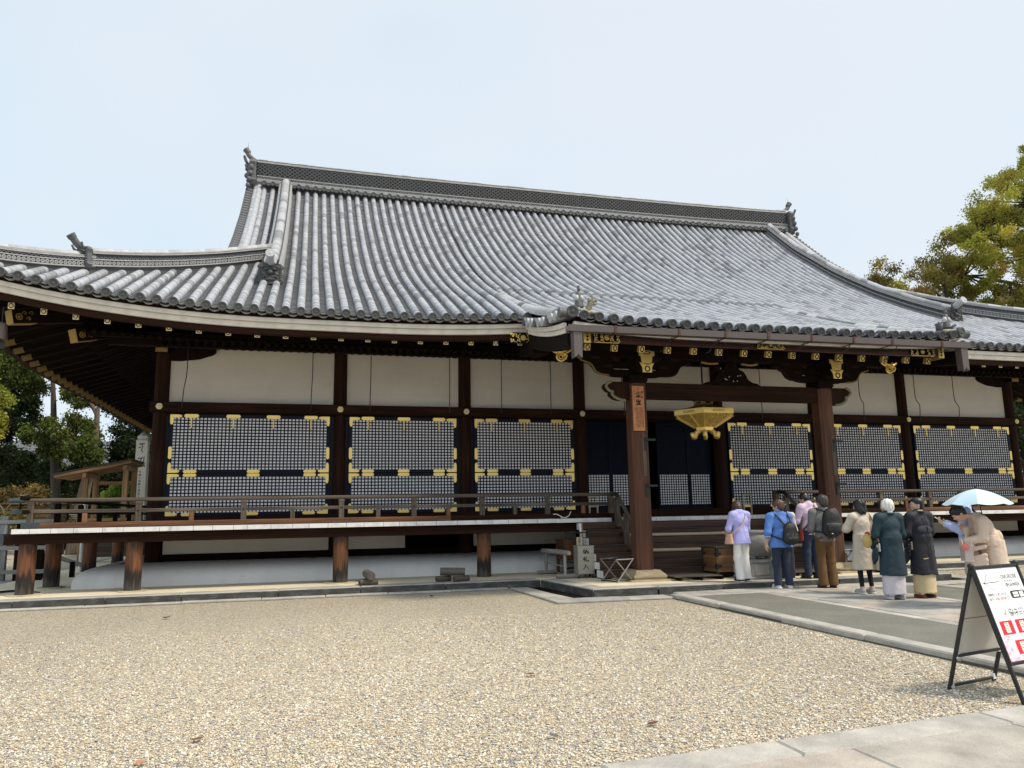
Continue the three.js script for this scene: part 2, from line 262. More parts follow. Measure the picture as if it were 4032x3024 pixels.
// a slab from an outline in plan (x, z), top at y
function slab(pts, y0, y1, bev = 0.012) {
  const g = extr(pts.map(([x, z]) => [x, -z]), y1 - y0, bev); const q = tr(g, 0, 0, 0, -PI / 2, 0, 0); return uvBox(tr(q, 0, y0, 0), 0, [0, 0]);
}
function splitQuad(x0, x1, z0, z1, j, r) { const k = () => (r() - 0.5) * j; return [[x0 + k(), z0 + k()], [x1 + k(), z0 + k()], [x1 + k(), z1 + k()], [x0 + k(), z1 + k()]]; }
{
  // approach path to the steps
  const path = new THREE.Group(); path.name = 'stone_path'; scene.add(path); structure(path);
  const r = rng(11), Z0 = 6.30, Z1 = 14.6;
  mk('path_bed', bx(-2.62, 2.62, 0.004, 0.030, 5.62, Z1, 0), M.joint, path);
  for (const s of [-1, 1]) {
    mk('asphalt_strip', bx(Math.min(s * 1.06, s * 2.40), Math.max(s * 1.06, s * 2.40), 0.008, 0.056, Z0, Z1, 0.002), M.asphalt, path);
    let z = 6.02; while (z < Z1) { const L = 1.25 + r() * 0.7, a = s * 2.405, b = s * (2.625 + (r() - 0.5) * 0.015); mk('kerb_stone', slab([[a, z + 0.006], [b, z + 0.006], [b + (r() - 0.5) * 0.012, Math.min(Z1, z + L) - 0.006], [a, Math.min(Z1, z + L) - 0.006]], 0.0, 0.074 + r() * 0.008, 0.016), [M.stoneLight, STONE_TONES[0], STONE_TONES[3]][Math.floor(r() * 3)], path); z += L; }
    z = Z0; while (z < Z1) { const L = 1.3 + r() * 0.8, a = s * 0.885, b = s * 1.05; mk('edge_stone', slab([[a, z + 0.004], [b, z + 0.004], [b, Math.min(Z1, z + L) - 0.004], [a, Math.min(Z1, z + L) - 0.004]], 0.01, 0.064 + r() * 0.004, 0.008), [M.stoneLight, STONE_TONES[3]][Math.floor(r() * 2)], path); z += L; }
  }
  // cross row in front of the platform
  let x = -2.40; while (x < 2.40) { const L = 0.75 + r() * 0.6; mk('paving_stone', slab([[x + 0.006, 5.64], [Math.min(2.40, x + L) - 0.006, 5.64], [Math.min(2.40, x + L) - 0.006, Z0 - 0.01], [x + 0.006, Z0 - 0.01]], 0.01, 0.062 + r() * 0.008, 0.01), STONE_TONES[Math.floor(r() * 6)], path); x += L; }
  let z = Z0; while (z < Z1) {
    const L = 0.42 + r() * 0.34, n = r() < 0.45 ? 2 : 3; const cuts = [-0.875]; for (let k = 1; k < n; k++) cuts.push(-0.875 + 1.75 * (k / n) + (r() - 0.5) * 0.3); cuts.push(0.875);
    const skew = (r() - 0.5) * 0.06;
    for (let k = 0; k < n; k++) mk('paving_stone', slab([[cuts[k] + 0.011, z + 0.011], [cuts[k + 1] - 0.011, z + 0.011], [cuts[k + 1] + skew - 0.007 * 1.2 - Math.max(0, k === n - 1 ? skew : 0), z + L - 0.011], [cuts[k] + (k ? skew : 0) + 0.011, z + L - 0.011]], 0.01, 0.062 + r() * 0.010, 0.010), STONE_TONES[Math.floor(r() * 6)], path);
    z += L;
  }
  // cross path at the photographer's feet
  const cross = new THREE.Group(); cross.name = 'cross_path'; scene.add(cross); structure(cross);
  const zl = (x) => 14.10 - 0.085 * (x + 6.48);
  mk('path_bed', slab([[-20, zl(-20) + 0.05], [10, zl(10) + 0.05], [10, 23], [-20, 23]], 0.003, 0.028, 0.001), M.joint, cross);
  let kx = -20; while (kx < 9.5) { const L = 1.0 + r() * 0.75, a = kx + 0.006, b = Math.min(9.6, kx + L) - 0.006; mk('kerb_stone', slab([[a, zl(a) + (r() - 0.5) * 0.02], [b, zl(b) + (r() - 0.5) * 0.02], [b, zl(b) + 0.30], [a, zl(a) + 0.30]], 0.0, 0.066 + r() * 0.006, 0.014), [M.stoneLight, STONE_TONES[3], M.stoneLight][Math.floor(r() * 3)], cross); kx += L; }
  let row = 0.31; while (row < 8) { const D = 0.62 + r() * 0.35; let q = -19 + r(); while (q < 9) { const L = 0.8 + r() * 0.75, a = q + 0.012, b = q + L - 0.012, j = () => (r() - 0.5) * 0.035; if (zl(a) + row < 22) mk('paving_stone', slab([[a + j(), zl(a) + row + 0.008], [b + j(), zl(b) + row + 0.008], [b + j(), zl(b) + row + D - 0.008 + j() * 0.3], [a + j(), zl(a) + row + D - 0.008]], 0.0, 0.058 + r() * 0.010, 0.012), STONE_TONES[Math.floor(r() * 6)], cross); q += L; } row += D; }
}
{
  // low platform under the hall, with its stone edge and the open drain round it
  const plat = new THREE.Group(); plat.name = 'stone_platform'; scene.add(plat); structure(plat);
  const Y = 0.16, r = rng(23), X1 = 3.86, ZF = 5.50, ZB = 3.16, XL = 15.6;
  const outline = (o) => [[-XL + o, ZB - o], [-X1 - 0.25 + o, ZB - o], [-X1 - 0.25 + o, ZB - o], [-X1 + o, ZF - o], [X1 - o, ZF - o], [X1 + 0.25 - o, ZB - o], [XL - o, ZB - o], [XL - o, -20], [-XL + o, -20]].filter((p, i, a) => !i || p[0] !== a[i - 1][0] || p[1] !== a[i - 1][1]);
  mk('platform_floor', slab(outline(0.36), 0.005, Y - 0.004, 0.002), M.conc, plat);
  // edge stones: dressed top, weather-stained face below
  const edge = (ax, az, bX, bz, nx, nz) => {
    const L = Math.hypot(bX - ax, bz - az), dx = (bX - ax) / L, dz = (bz - az) / L; let s = 0;
    while (s < L - 0.05) { let l = 0.85 + r() * 0.85; if (L - s - l < 0.5) l = L - s; const a = s + 0.004, b = s + l - 0.004, W = 0.36, jj = (r() - 0.5) * 0.014;
      const P = (t, w) => [ax + dx * t - nx * w, az + dz * t - nz * w];
      const st = mk('edge_stone', slab([P(a, jj), P(b, jj), P(b, W), P(a, W)], 0.09, Y + 0.002 + r() * 0.004, 0.014), [STONE_TONES[0], STONE_TONES[1], STONE_TONES[3], M.stoneGrey][Math.floor(r() * 4)], plat);
      mk('stained_face', slab([P(a + 0.004, -0.012 + jj), P(b - 0.004, -0.012 + jj), P(b - 0.004, 0.3), P(a + 0.004, 0.3)], -0.05, Y - 0.014 + r() * 0.006, 0.010), M.stain, st);
      s += l; }
  };
  edge(-XL, ZB, -X1 - 0.25, ZB, 0, 1); edge(-X1 - 0.25, ZB + 0.02, -X1, ZF, -0.993, 0.12); edge(-X1, ZF, -2.62, ZF, 0, 1); edge(-2.6, ZF, 2.6, ZF, 0, 1); edge(2.62, ZF, X1, ZF, 0, 1); edge(X1, ZF, X1 + 0.25, ZB + 0.02, 0.993, 0.12); edge(X1 + 0.25, ZB, XL, ZB, 0, 1); edge(XL, ZB, XL, -18, 1, 0); edge(-XL, -18, -XL, ZB, -1, 0);
  mk('drain_floor', bx(-4.35, -3.7, 0.002, 0.006, 3.1, 5.75, 0), M.dark, plat); mk('drain_floor', bx(3.7, 4.35, 0.002, 0.006, 3.1, 5.75, 0), M.dark, plat);
  mk('drain_floor', bx(-4.35, -2.6, 0.003, 0.007, 5.4, 5.75, 0), M.dark, plat); mk('drain_floor', bx(2.6, 4.35, 0.003, 0.007, 5.4, 5.75, 0), M.dark, plat);
  for (const s of [-1, 1]) {
    const q = (a, b, c, d, e, f, g2, h) => mk('kerb_stone', slab([[s * a, b], [s * c, d], [s * e, f], [s * g2, h]].sort(() => 0).map((p) => p), 0.0, 0.036 + r() * 0.008, 0.012), [M.stoneGrey, STONE_TONES[0], STONE_TONES[3]][Math.floor(r() * 3)], plat);
    q(4.80, 3.34, 4.44, 3.34, 4.37, 4.60, 4.76, 4.62); q(4.76, 4.63, 4.37, 4.61, 4.25, 5.62, 4.72, 6.06); q(4.715, 6.07, 4.25, 5.63, 3.45, 5.68, 3.45, 6.10); q(3.44, 6.10, 3.44, 5.68, 2.63, 5.72, 2.63, 6.13);
    let x = 4.86; while (x < 15.4) { const L = 1.1 + r() * 0.7; q(x, 3.20, x + L - 0.01, 3.20, x + L - 0.01, 3.36 + r() * 0.02, x, 3.36 + r() * 0.02); x += L; }
  }
}

{
  // loose pebbles lying on top of the gravel in the foreground
  const r = rng(71), g = (() => { const q = new THREE.IcosahedronGeometry(1, 0).toNonIndexed(); const p = q.attributes.position; for (let i = 0; i < p.count; i++) p.setY(i, p.getY(i) * 0.62); q.computeVertexNormals(); return q; })();
  const N = 80000, im = new THREE.InstancedMesh(g, std({ color: lin(1, 1, 1), roughness: 0.85 }), N), m = new THREE.Matrix4(), q = new THREE.Quaternion(), e = new THREE.Euler(), c = new THREE.Color();
  const pal = [[0.62, 0.53, 0.38], [0.62, 0.53, 0.38], [0.72, 0.66, 0.52], [0.46, 0.44, 0.42], [0.56, 0.42, 0.28], [0.28, 0.26, 0.25], [0.82, 0.79, 0.71]];
  for (let i = 0; i < N; i++) { const t = Math.pow(r(), 0.7), z = 7 + t * 7.0, cx = -8.86 + (18.63 - z) * 0.27, hw = (18.63 - z) * 0.78; let x = cx + (r() * 2 - 1) * hw; if (x > -2.68) x = -2.7 - r() * 6; const zm = 14.05 - 0.085 * (x + 6.48); const zz = Math.min(z, zm - 0.02 - r() * 0.2), s = 0.0045 + 0.0065 * Math.pow(r(), 2); m.compose(V(x, 0.002 + s * 0.3, zz), q.setFromEuler(e.set((r() - 0.5) * 0.8, r() * 6.3, (r() - 0.5) * 0.8)), V(s * (0.8 + 0.6 * r()), s, s)); im.setMatrixAt(i, m); const k = pal[Math.floor(r() * 7)], w = 0.75 + 0.5 * r(); c.setRGB(k[0] * w, k[1] * w, k[2] * w); im.setColorAt(i, c); }
  im.name = 'loose_pebbles'; im.castShadow = im.receiveShadow = true; scene.add(stuff(tag(im, 'loose beige and grey pebbles on the gravel in the foreground', 'pebbles')));
}
// ------------------------------------------------------------------ the hall
const hall = thing('temple_hall', 'long dark timber temple hall with a grey tiled roof and white lattice shutters', 'temple hall');
const C = [-11.99, -8.053, -5.023, -1.993, 1.993, 5.023, 8.053, 11.99];
{
  // --- columns on the wall line
  for (const x of C) mk('column', cyl(0.165, 0.155, 4.95, 24, x, 0.52, 0), M.wood, hall);
  // side walls' columns, seen at the corners only
  for (const s of [-1, 1]) for (let k = 1; k <= 5; k++) mk('column', cyl(0.165, 0.155, 4.95, 14, s * 11.99, 0.52, -3.4 * k), M.wood, hall);
  // --- white wall between columns above the lintel, and the side and back walls
  for (let i = 0; i < 7; i++) mk('white_wall_panel', bx(C[i] + 0.14, C[i + 1] - 0.14, 4.085, 5.75, -0.07, 0.0, 0), M.plaster, hall);
  for (const s of [-1, 1]) { mk('side_wall', bx(Math.min(s * 11.93, s * 12.03), Math.max(s * 11.93, s * 12.03), 0.6, 5.9, -17.1, -0.1, 0), M.plaster, hall); }
  mk('back_wall', bx(-11.9, 11.9, 0.6, 5.9, -17.2, -17.1, 0), M.plaster, hall);
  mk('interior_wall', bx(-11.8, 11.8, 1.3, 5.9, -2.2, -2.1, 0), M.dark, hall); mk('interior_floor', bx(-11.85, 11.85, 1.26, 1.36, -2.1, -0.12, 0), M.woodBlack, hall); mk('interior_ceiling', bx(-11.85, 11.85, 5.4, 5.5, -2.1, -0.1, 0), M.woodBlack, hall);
  // --- lintel beam over the shutters, with end caps, and head beam
  mk('lintel_beam', bx(-12.19, 12.19, 3.868, 4.095, -0.12, 0.235, 0.012), M.wood, hall);
  mk('shutter_head', bx(-11.85, 11.85, 3.832, 3.868, -0.1, 0.12, 0.004), M.woodBlack, hall);
  mk('head_beam', bx(-12.1, 12.1, 5.52, 5.75, -0.14, 0.14, 0.01), M.woodBlack, hall);
  // floor beam under the shutters
  mk('sill_beam', bx(-11.9, 11.9, 1.372, 1.548, -0.1, 0.20, 0.01), M.wood, hall);
  mk('sill_beam', bx(-11.9, 11.9, 1.03, 1.37, -0.1, 0.06, 0.01), M.woodBlack, hall);
  // under-floor panels: white boards with dark rails, openings in the second bays
  const lw = [[0, 0, 1], [1, 0, 0.52], [2, 0, 1], [3, 0, 1], [4, 0, 1], [5, 0.48, 1], [6, 0, 1]];
  for (const [i, a, b] of lw) { const x0 = C[i] + 0.2, x1 = C[i + 1] - 0.2; mk('white_wall_panel', bx(mixn(x0, x1, a), mixn(x0, x1, b), 0.74, 1.03, -0.05, 0.01, 0), M.plaster, hall); }
  mk('sill_beam', bx(-11.9, 11.9, 0.56, 0.74, -0.06, 0.05, 0.008), M.woodBlack, hall);
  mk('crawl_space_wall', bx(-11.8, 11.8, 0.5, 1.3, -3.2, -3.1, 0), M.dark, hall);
  // --- six-petalled gold nail covers
  const petal = []; for (let k = 0; k < 6; k++) petal.push(ball(0.030, 0.045 * Math.cos(k * PI / 3), 0.045 * Math.sin(k * PI / 3), 0.006, [1, 1, 0.5], 10, 6)); petal.push(ball(0.026, 0, 0, 0.02, [1, 1, 0.8], 10, 6)); petal.push(tr(cyl(0.072, 0.072, 0.012, 6), 0, 0, -0.004, PI / 2, 0, 0));
  const petalG = merge(petal); for (const x of C) { const m = mk('nail_cover', petalG, M.goldPale, hall); m.position.set(x, 3.985, 0.24); }
}
// --- lattice shutters
const lobe = (L, W) => { const s = new THREE.Shape(), a = L / 2, h = W / 2, n = W * 0.30; s.moveTo(-a + n * 1.6, -h); s.lineTo(a - n * 1.6, -h); s.quadraticCurveTo(a - n * 0.5, -h, a - n * 1.0, -h * 0.55); s.quadraticCurveTo(a - n * 0.1, -h * 0.75, a - n * 0.35, -h * 0.22); s.quadraticCurveTo(a + n * 0.3, 0, a - n * 0.35, h * 0.22); s.quadraticCurveTo(a - n * 0.1, h * 0.75, a - n * 1.0, h * 0.55); s.quadraticCurveTo(a - n * 0.5, h, a - n * 1.6, h); s.lineTo(-a + n * 1.6, h); s.quadraticCurveTo(-a + n * 0.5, h, -a + n, h * 0.55); s.quadraticCurveTo(-a + n * 0.1, h * 0.75, -a + n * 0.35, h * 0.22); s.quadraticCurveTo(-a - n * 0.3, 0, -a + n * 0.35, -h * 0.22); s.quadraticCurveTo(-a + n * 0.1, -h * 0.75, -a + n, -h * 0.55); s.quadraticCurveTo(-a + n * 0.5, -h, -a + n * 1.6, -h); return s; };
const nails = (pts) => pts.map(([x, y]) => ball(0.009, x, y, 0.010, [1, 1, 0.6], 7, 5));
const FIT = {};
FIT.plate = merge([extr(lobe(0.29, 0.075), 0.010, 0.003), ...nails([[-0.08, 0], [0, 0], [0.08, 0]])]);
FIT.corner = merge([extr([[0, 0], [0.20, 0], [0.215, -0.012], [0.235, -0.008], [0.250, -0.0375], [0.235, -0.067], [0.215, -0.063], [0.20, -0.075], [0.085, -0.075], [0.075, -0.085], [0.075, -0.18], [0.063, -0.195], [0.067, -0.215], [0.0375, -0.232], [0.008, -0.215], [0.012, -0.195], [0, -0.18]], 0.010, 0.003), ...nails([[0.04, -0.04], [0.13, -0.0375], [0.19, -0.0375], [0.0375, -0.13]])]);
FIT.hinge = merge([extr(lobe(0.32, 0.085), 0.012, 0.003), tr(box(0.030, 0.23, 0.010, 0.003), 0, -0.14, 0.006), ball(0.019, 0, -0.262, 0.006, [1, 1, 0.4], 8, 6), ...nails([[-0.08, 0], [0.08, 0], [0, -0.1], [0, -0.17]])]);
function shutter(x0, x1, y0, y1, z, rows, cols, fits) {
  const g = new THREE.Group(); g.name = 'lattice_shutter'; hall.add(g);
  const f = 0.078; // frame
  mk('frame', [bx(x0, x1, y1 - f, y1, z - 0.03, z + 0.03, 0.004), bx(x0, x1, y0, y0 + f, z - 0.03, z + 0.03, 0.004), bx(x0, x0 + f, y0 + f, y1 - f, z - 0.03, z + 0.03, 0.004), bx(x1 - f, x1, y0 + f, y1 - f, z - 0.03, z + 0.03, 0.004)], M.navy, g);
  mk('backing_board', bx(x0 + 0.03, x1 - 0.03, y0 + 0.03, y1 - 0.03, z - 0.012, z + 0.006, 0), M.paper, g);
  const bars = [], a0 = x0 + f, a1 = x1 - f, b0 = y0 + f, b1 = y1 - f, px = (a1 - a0 + 0.024) / cols, py = (b1 - b0 + 0.024) / rows;
  for (let i = 1; i < cols; i++) bars.push(tr(new THREE.BoxGeometry(0.0255, b1 - b0, 0.012), a0 - 0.012 + i * px, (b0 + b1) / 2, z + 0.011));
  for (let j = 1; j < rows; j++) bars.push(tr(new THREE.BoxGeometry(a1 - a0, 0.0255, 0.010), (a0 + a1) / 2, b0 - 0.012 + j * py, z + 0.010));
  stuff(mk('lattice', bars, M.navy, g));
  for (const [geo, x, y, rz, sx, sy] of fits) { const m = mk('gold_fitting', geo, M.gold, g); m.position.set(x, y, z + 0.031); m.rotation.z = rz || 0; m.scale.set(sx || 1, sy || 1, 1); }
}
{
  const Z = 0.10;
  for (const i of [0, 1, 2, 4, 5, 6]) {
    const x0 = C[i] + 0.215, x1 = C[i + 1] - 0.225, w = x1 - x0, cols = Math.round((w - 0.156) / 0.0797), nh = w > 3 ? 4 : 3, e = 0.008;
    const up = [], lo = [], mid = (a) => x0 + w * a, hp = nh === 4 ? [0.13, 0.385, 0.635, 0.875] : [0.17, 0.5, 0.83], pp = nh === 4 ? [0.135, 0.52, 0.875] : [0.175, 0.5, 0.83];
    for (const [l, ya, yb] of [[up, 2.505, 3.828], [lo, 1.556, 2.497]]) l.push([FIT.corner, x0 + e, yb - e, 0, 1, 1], [FIT.corner, x1 - e, yb - e, 0, -1, 1], [FIT.corner, x0 + e, ya + e, 0, 1, -1], [FIT.corner, x1 - e, ya + e, 0, -1, -1]);
    for (const a of hp) up.push([FIT.hinge, mid(a), 3.79, 0]);
    for (const a of pp) { up.push([FIT.plate, mid(a), 2.543, 0]); lo.push([FIT.plate, mid(a), 2.459, 0], [FIT.plate, mid(a), 1.596, 0]); }
    up.push([FIT.plate, x0 + 0.042, 2.96, PI / 2], [FIT.plate, x1 - 0.042, 2.96, PI / 2]);
    shutter(x0, x1, 2.505, 3.828, Z, 17, cols, up); shutter(x0, x1, 1.556, 2.497, Z, 11, cols, lo);
    mk('shutter_jamb', bx(C[i] + 0.13, x0 - 0.004, 1.55, 3.83, -0.02, 0.07, 0), M.navy, hall); mk('shutter_jamb', bx(x1 + 0.004, C[i + 1] - 0.13, 1.55, 3.83, -0.02, 0.07, 0), M.navy, hall);
  }
  // doors of the middle bay: four leaves, the two inner ones folded aside; white lattice low down, dark above
  const leaf = (x0, x1) => {
    const g = new THREE.Group(); g.name = 'door_leaf'; hall.add(g); const z = -0.12;
    mk('frame', [bx(x0, x0 + 0.05, 1.55, 3.83, z - 0.03, z + 0.03, 0.004), bx(x1 - 0.05, x1, 1.55, 3.83, z - 0.03, z + 0.03, 0.004), bx(x0 + 0.05, x1 - 0.05, 1.55, 1.66, z - 0.03, z + 0.03, 0.004), bx(x0 + 0.05, x1 - 0.05, 2.44, 2.50, z - 0.03, z + 0.03, 0.004), bx(x0 + 0.05, x1 - 0.05, 3.76, 3.83, z - 0.03, z + 0.03, 0.004)], M.door, g);
    mk('backing_board', bx(x0 + 0.04, x1 - 0.04, 1.64, 2.46, z - 0.015, z + 0.001, 0), M.paper, g); mk('upper_panel', bx(x0 + 0.04, x1 - 0.04, 2.47, 3.79, z - 0.02, z - 0.002, 0), M.door, g);
    const bars = [], n = Math.round((x1 - x0 - 0.1) / 0.0665), px = (x1 - x0 - 0.1 + 0.02) / n; for (let i = 1; i < n; i++) { bars.push(tr(new THREE.BoxGeometry(0.02, 0.78, 0.012), x0 + 0.04 + i * px, 2.05, z + 0.006)); bars.push(tr(new THREE.BoxGeometry(0.02, 1.26, 0.02), x0 + 0.04 + i * px, 3.13, z + 0.002)); }
    for (let j = 1; j < 12; j++) bars.push(tr(new THREE.BoxGeometry(x1 - x0 - 0.1, 0.02, 0.010), (x0 + x1) / 2, 1.65 + j * 0.0665, z + 0.005)); for (let j = 1; j < 19; j++) bars.push(tr(new THREE.BoxGeometry(x1 - x0 - 0.1, 0.02, 0.018), (x0 + x1) / 2, 2.49 + j * 0.0668, z));
    stuff(mk('lattice', bars, M.door, g));
  };
  leaf(-1.80, -1.135); leaf(-1.13, -0.54); leaf(0.20, 1.11); leaf(1.115, 1.76);
  // iron rods that hold the lifted shutters hang down over the white wall
  const kink = (x, y0, b, end) => { const pts = [[x, 5.55, 0.30], [x, y0, 0.30], [x + 0.3 * b, y0 - 0.10, 0.30], [x + b, y0 - 0.2, 0.30], [x + b, y0 - 0.30, 0.30], [x + b * 0.7, end, 0.30]]; mk('hook_rod', tube(pts, 0.011, 30, 6), M.black, hall); };
  const straight = (x, d) => mk('hook_rod', tube([[x, 5.55, 0.30], [x, 4.7, 0.30], [x + d * 0.6, 4.4, 0.29], [x + d, 3.95, 0.27]], 0.011, 16, 6), M.black, hall);
  straight(-11.45, -0.07); straight(-8.71, -0.02); straight(-7.36, -0.01); straight(-5.45, 0.0); straight(-4.14, 0.0); straight(-2.85, 0.0);
  straight(1.42, 0); straight(3.19, 0.03); kink(-0.9, 4.5, 0.05, 3.95); kink(6.40, 4.62, 0.10, 3.95); kink(8.31, 4.62, 0.12, 3.95); kink(9.70, 4.60, 0.13, 3.95);
}
// --- white plaster mound under the hall
{
  const P = (s, t) => { // s round the plan, t from foot to top
    const a = t * PI / 2, inset = 0.74 * Math.pow(1 - Math.cos(a), 1.5) , y = 0.155 + 0.43 * Math.sin(a), X = 13.25 - inset * 0.9, Z = 1.18 - inset;
    if (s < 0.2) return [-X, y, mixn(-18, Z, s / 0.2)]; if (s > 0.8) return [X, y, mixn(Z, -18, (s - 0.8) / 0.2)]; return [mixn(-X, X, (s - 0.2) / 0.6), y, Z]; };
  const g = sheet(60, 14, P, (u, v, q) => [q[0] + q[2] * 0.3, v]); mk('plaster_mound', [toCreasedNormals(g, 0.6), bx(-12.5, 12.5, 0.4, 0.584, -18, 0.42, 0)], M.plasterWhite, hall);
}
// --- veranda
const DECK = 1.372;
{
  const r = rng(31), joints = []; let x = -14.0; const seen = [-13.7, -13.353, -12.972, -12.482, -12.126, -11.765, -11.487, -10.885, -10.534, -10.15, -9.886, -9.45, -9.031, -8.715, -8.347, -7.984, -7.628, -7.233, -6.91, -6.549, -6.13, -5.686, -5.283, -4.938, -4.57, -4.228, -3.914, -3.498, -3.062, -2.519];
  const all = [-14.0, ...seen, -2.0, -1.5, -1.1, -0.5, 0.1, 0.6, 1.1, 1.6, 2.1]; while (all[all.length - 1] < 13.3) all.push(all[all.length - 1] + 0.36 + r() * 0.22); all.push(14.0);
  for (let i = 0; i < all.length - 1; i++) { const b = mk('deck_board', bx(all[i] + 0.002, all[i + 1] - 0.002, 1.278, DECK - r() * 0.002, 0.2, 2.392, 0.004, 2), M.woodGrey, hall); mk('white_board_end', bx(all[i] + 0.003, all[i + 1] - 0.003, 1.281, DECK - 0.004, 2.393, 2.402, 0.002, 0), M.whitePaint, b); }
  for (const s of [-1, 1]) for (let z = 2.38; z > -16; z -= 0.45) mk('deck_board', bx(Math.min(s * 12.16, s * 14.0), Math.max(s * 12.16, s * 14.0), 1.276, DECK - 0.004, z - 2.6, z - 2.2, 0.004, 0), M.woodGrey, hall);
  mk('veranda_beam', bx(-14.16, 14.16, 1.085, 1.276, 2.02, 2.24, 0.008), M.wood, hall);
  for (const s of [-1, 1]) { mk('beam_cap', bx(Math.min(s * 14.16, s * 14.33), Math.max(s * 14.16, s * 14.33), 1.075, 1.286, 2.01, 2.25, 0.006), M.copper, hall); mk('veranda_beam', bx(s * 13.75 - 0.11, s * 13.75 + 0.11, 1.085, 1.275, -17, 2.0, 0.008), M.woodBlack, hall); }
  // posts on flat natural stones; burnt-orange face above a blackened foot
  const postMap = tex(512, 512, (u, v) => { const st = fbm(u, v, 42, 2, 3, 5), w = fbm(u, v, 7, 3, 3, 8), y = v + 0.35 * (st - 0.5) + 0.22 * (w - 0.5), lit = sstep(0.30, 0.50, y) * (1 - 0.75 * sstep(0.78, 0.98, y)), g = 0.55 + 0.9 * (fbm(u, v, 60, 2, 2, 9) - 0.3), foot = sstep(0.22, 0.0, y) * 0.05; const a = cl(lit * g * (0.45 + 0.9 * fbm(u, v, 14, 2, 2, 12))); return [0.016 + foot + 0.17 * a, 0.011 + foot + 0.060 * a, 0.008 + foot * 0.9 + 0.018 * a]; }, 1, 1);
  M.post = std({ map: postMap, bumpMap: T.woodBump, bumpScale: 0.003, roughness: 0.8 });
  const postGeo = (h, seg = 22) => fin(tr(new THREE.CylinderGeometry(0.15, 0.153, h, seg, 1), 0, h / 2, 0));
  const pg = postGeo(0.925), sg = [0, 1, 2].map((k) => { const q = rng(40 + k), pts = []; for (let i = 0; i < 14; i++) { const a = i / 14 * 2 * PI, rr = 0.30 + 0.06 * q(); pts.push([rr * Math.cos(a), rr * 0.8 * Math.sin(a)]); } return slab(pts, 0, 0.045, 0.018); });
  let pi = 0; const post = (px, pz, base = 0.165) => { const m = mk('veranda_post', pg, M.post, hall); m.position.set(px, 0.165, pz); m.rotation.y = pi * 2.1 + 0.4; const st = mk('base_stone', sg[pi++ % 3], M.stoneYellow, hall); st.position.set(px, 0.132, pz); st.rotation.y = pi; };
  for (const s of [-1, 1]) { for (const k of [-13.79, -11.96, -8.07, -5.05]) post(s * Math.abs(k), 2.1); for (const z of [0.5, -2.4, -5.4, -8.8, -12.2]) post(s * 13.79, z); }
  // railing
  const rail = (name, pts, w, h, mat) => { for (let i = 0; i < pts.length - 1; i++) mk(name, bar(V(...pts[i]), V(...pts[i + 1]), w, h, 0.008), mat, hall); };
  const posts = [3.637, 5.113, 6.587, 8.081, 9.984, 11.905, 13.748], RZ = 2.25;
  M.railWarm = std({ color: lin(0.28, 0.125, 0.058), map: T.wood, bumpMap: T.woodBump, bumpScale: 0.003, roughness: 0.8 });
  for (const s of [-1, 1]) {
    rail('bottom_rail', [[s * 2.2, 1.425, RZ], [s * 5.8, 1.425, RZ]], 0.11, 0.10, M.wood); rail('bottom_rail', [[s * 5.803, 1.425, RZ], [s * 13.72, 1.425, RZ]], 0.11, 0.10, M.railWarm);
    rail('middle_rail', [[s * 2.14, 1.683, RZ], [s * 13.95, 1.683, RZ]], 0.075, 0.068, M.woodGrey);
    mk('top_rail', rod(V(s * 2.14, 1.892, RZ), V(s * 14.1, 1.892, RZ), 0.039, 0.039, 14), M.woodGrey, hall); mk('rail_cap', rod(V(s * 13.86, 1.892, RZ), V(s * 14.12, 1.892, RZ), 0.046, 0.046, 14), M.copper, hall);
    mk('rail_cap', bx(Math.min(s * 13.58, s * 13.88), Math.max(s * 13.58, s * 13.88), 1.374, 1.482, RZ - 0.062, RZ + 0.062, 0.004), M.copper, hall); mk('rail_cap', bx(Math.min(s * 13.9, s * 14.06), Math.max(s * 13.9, s * 14.06), 1.644, 1.722, RZ - 0.045, RZ + 0.045, 0.004), M.copper, hall);
    for (const px of [2.137, ...posts]) { mk('rail_post', [bx(s * px - 0.052, s * px + 0.052, 1.374, px > 13 ? 1.86 : 1.84, RZ - 0.05, RZ + 0.05, 0.006), bx(s * px - 0.06, s * px + 0.06, 1.795, 1.858, RZ - 0.055, RZ + 0.055, 0.012)], M.woodGrey, hall); mk('rail_stud', ball(0.022, s * px, 1.684, RZ + 0.05, [1, 1, 0.6], 10, 8), M.iron, hall); }
    for (const px of [2.8, 4.38, 5.856, 7.333, 9.046, 10.95, 12.832]) mk('rail_strut', bx(s * px - 0.043, s * px + 0.043, 1.476, 1.648, RZ - 0.035, RZ + 0.035, 0.005), Math.floor(px * 7) % 3 ? M.woodOrange : M.woodGrey, hall);
    // side railing going back
    const SX = s * 13.80; rail('bottom_rail', [[SX, 1.425, 2.15], [SX, 1.425, -15]], 0.11, 0.10, M.wood); rail('middle_rail', [[SX, 1.683, 2.45], [SX, 1.683, -15]], 0.075, 0.068, M.woodBlack); mk('top_rail', rod(V(SX, 1.93, 2.62), V(SX, 1.892, -15), 0.039, 0.039, 12), M.woodBlack, hall);
    for (let z = 0.4; z > -15; z -= 1.75) mk('rail_post', bx(SX - 0.052, SX + 0.052, 1.374, 1.86, z - 0.05, z + 0.05, 0.006), M.woodBlack, hall);
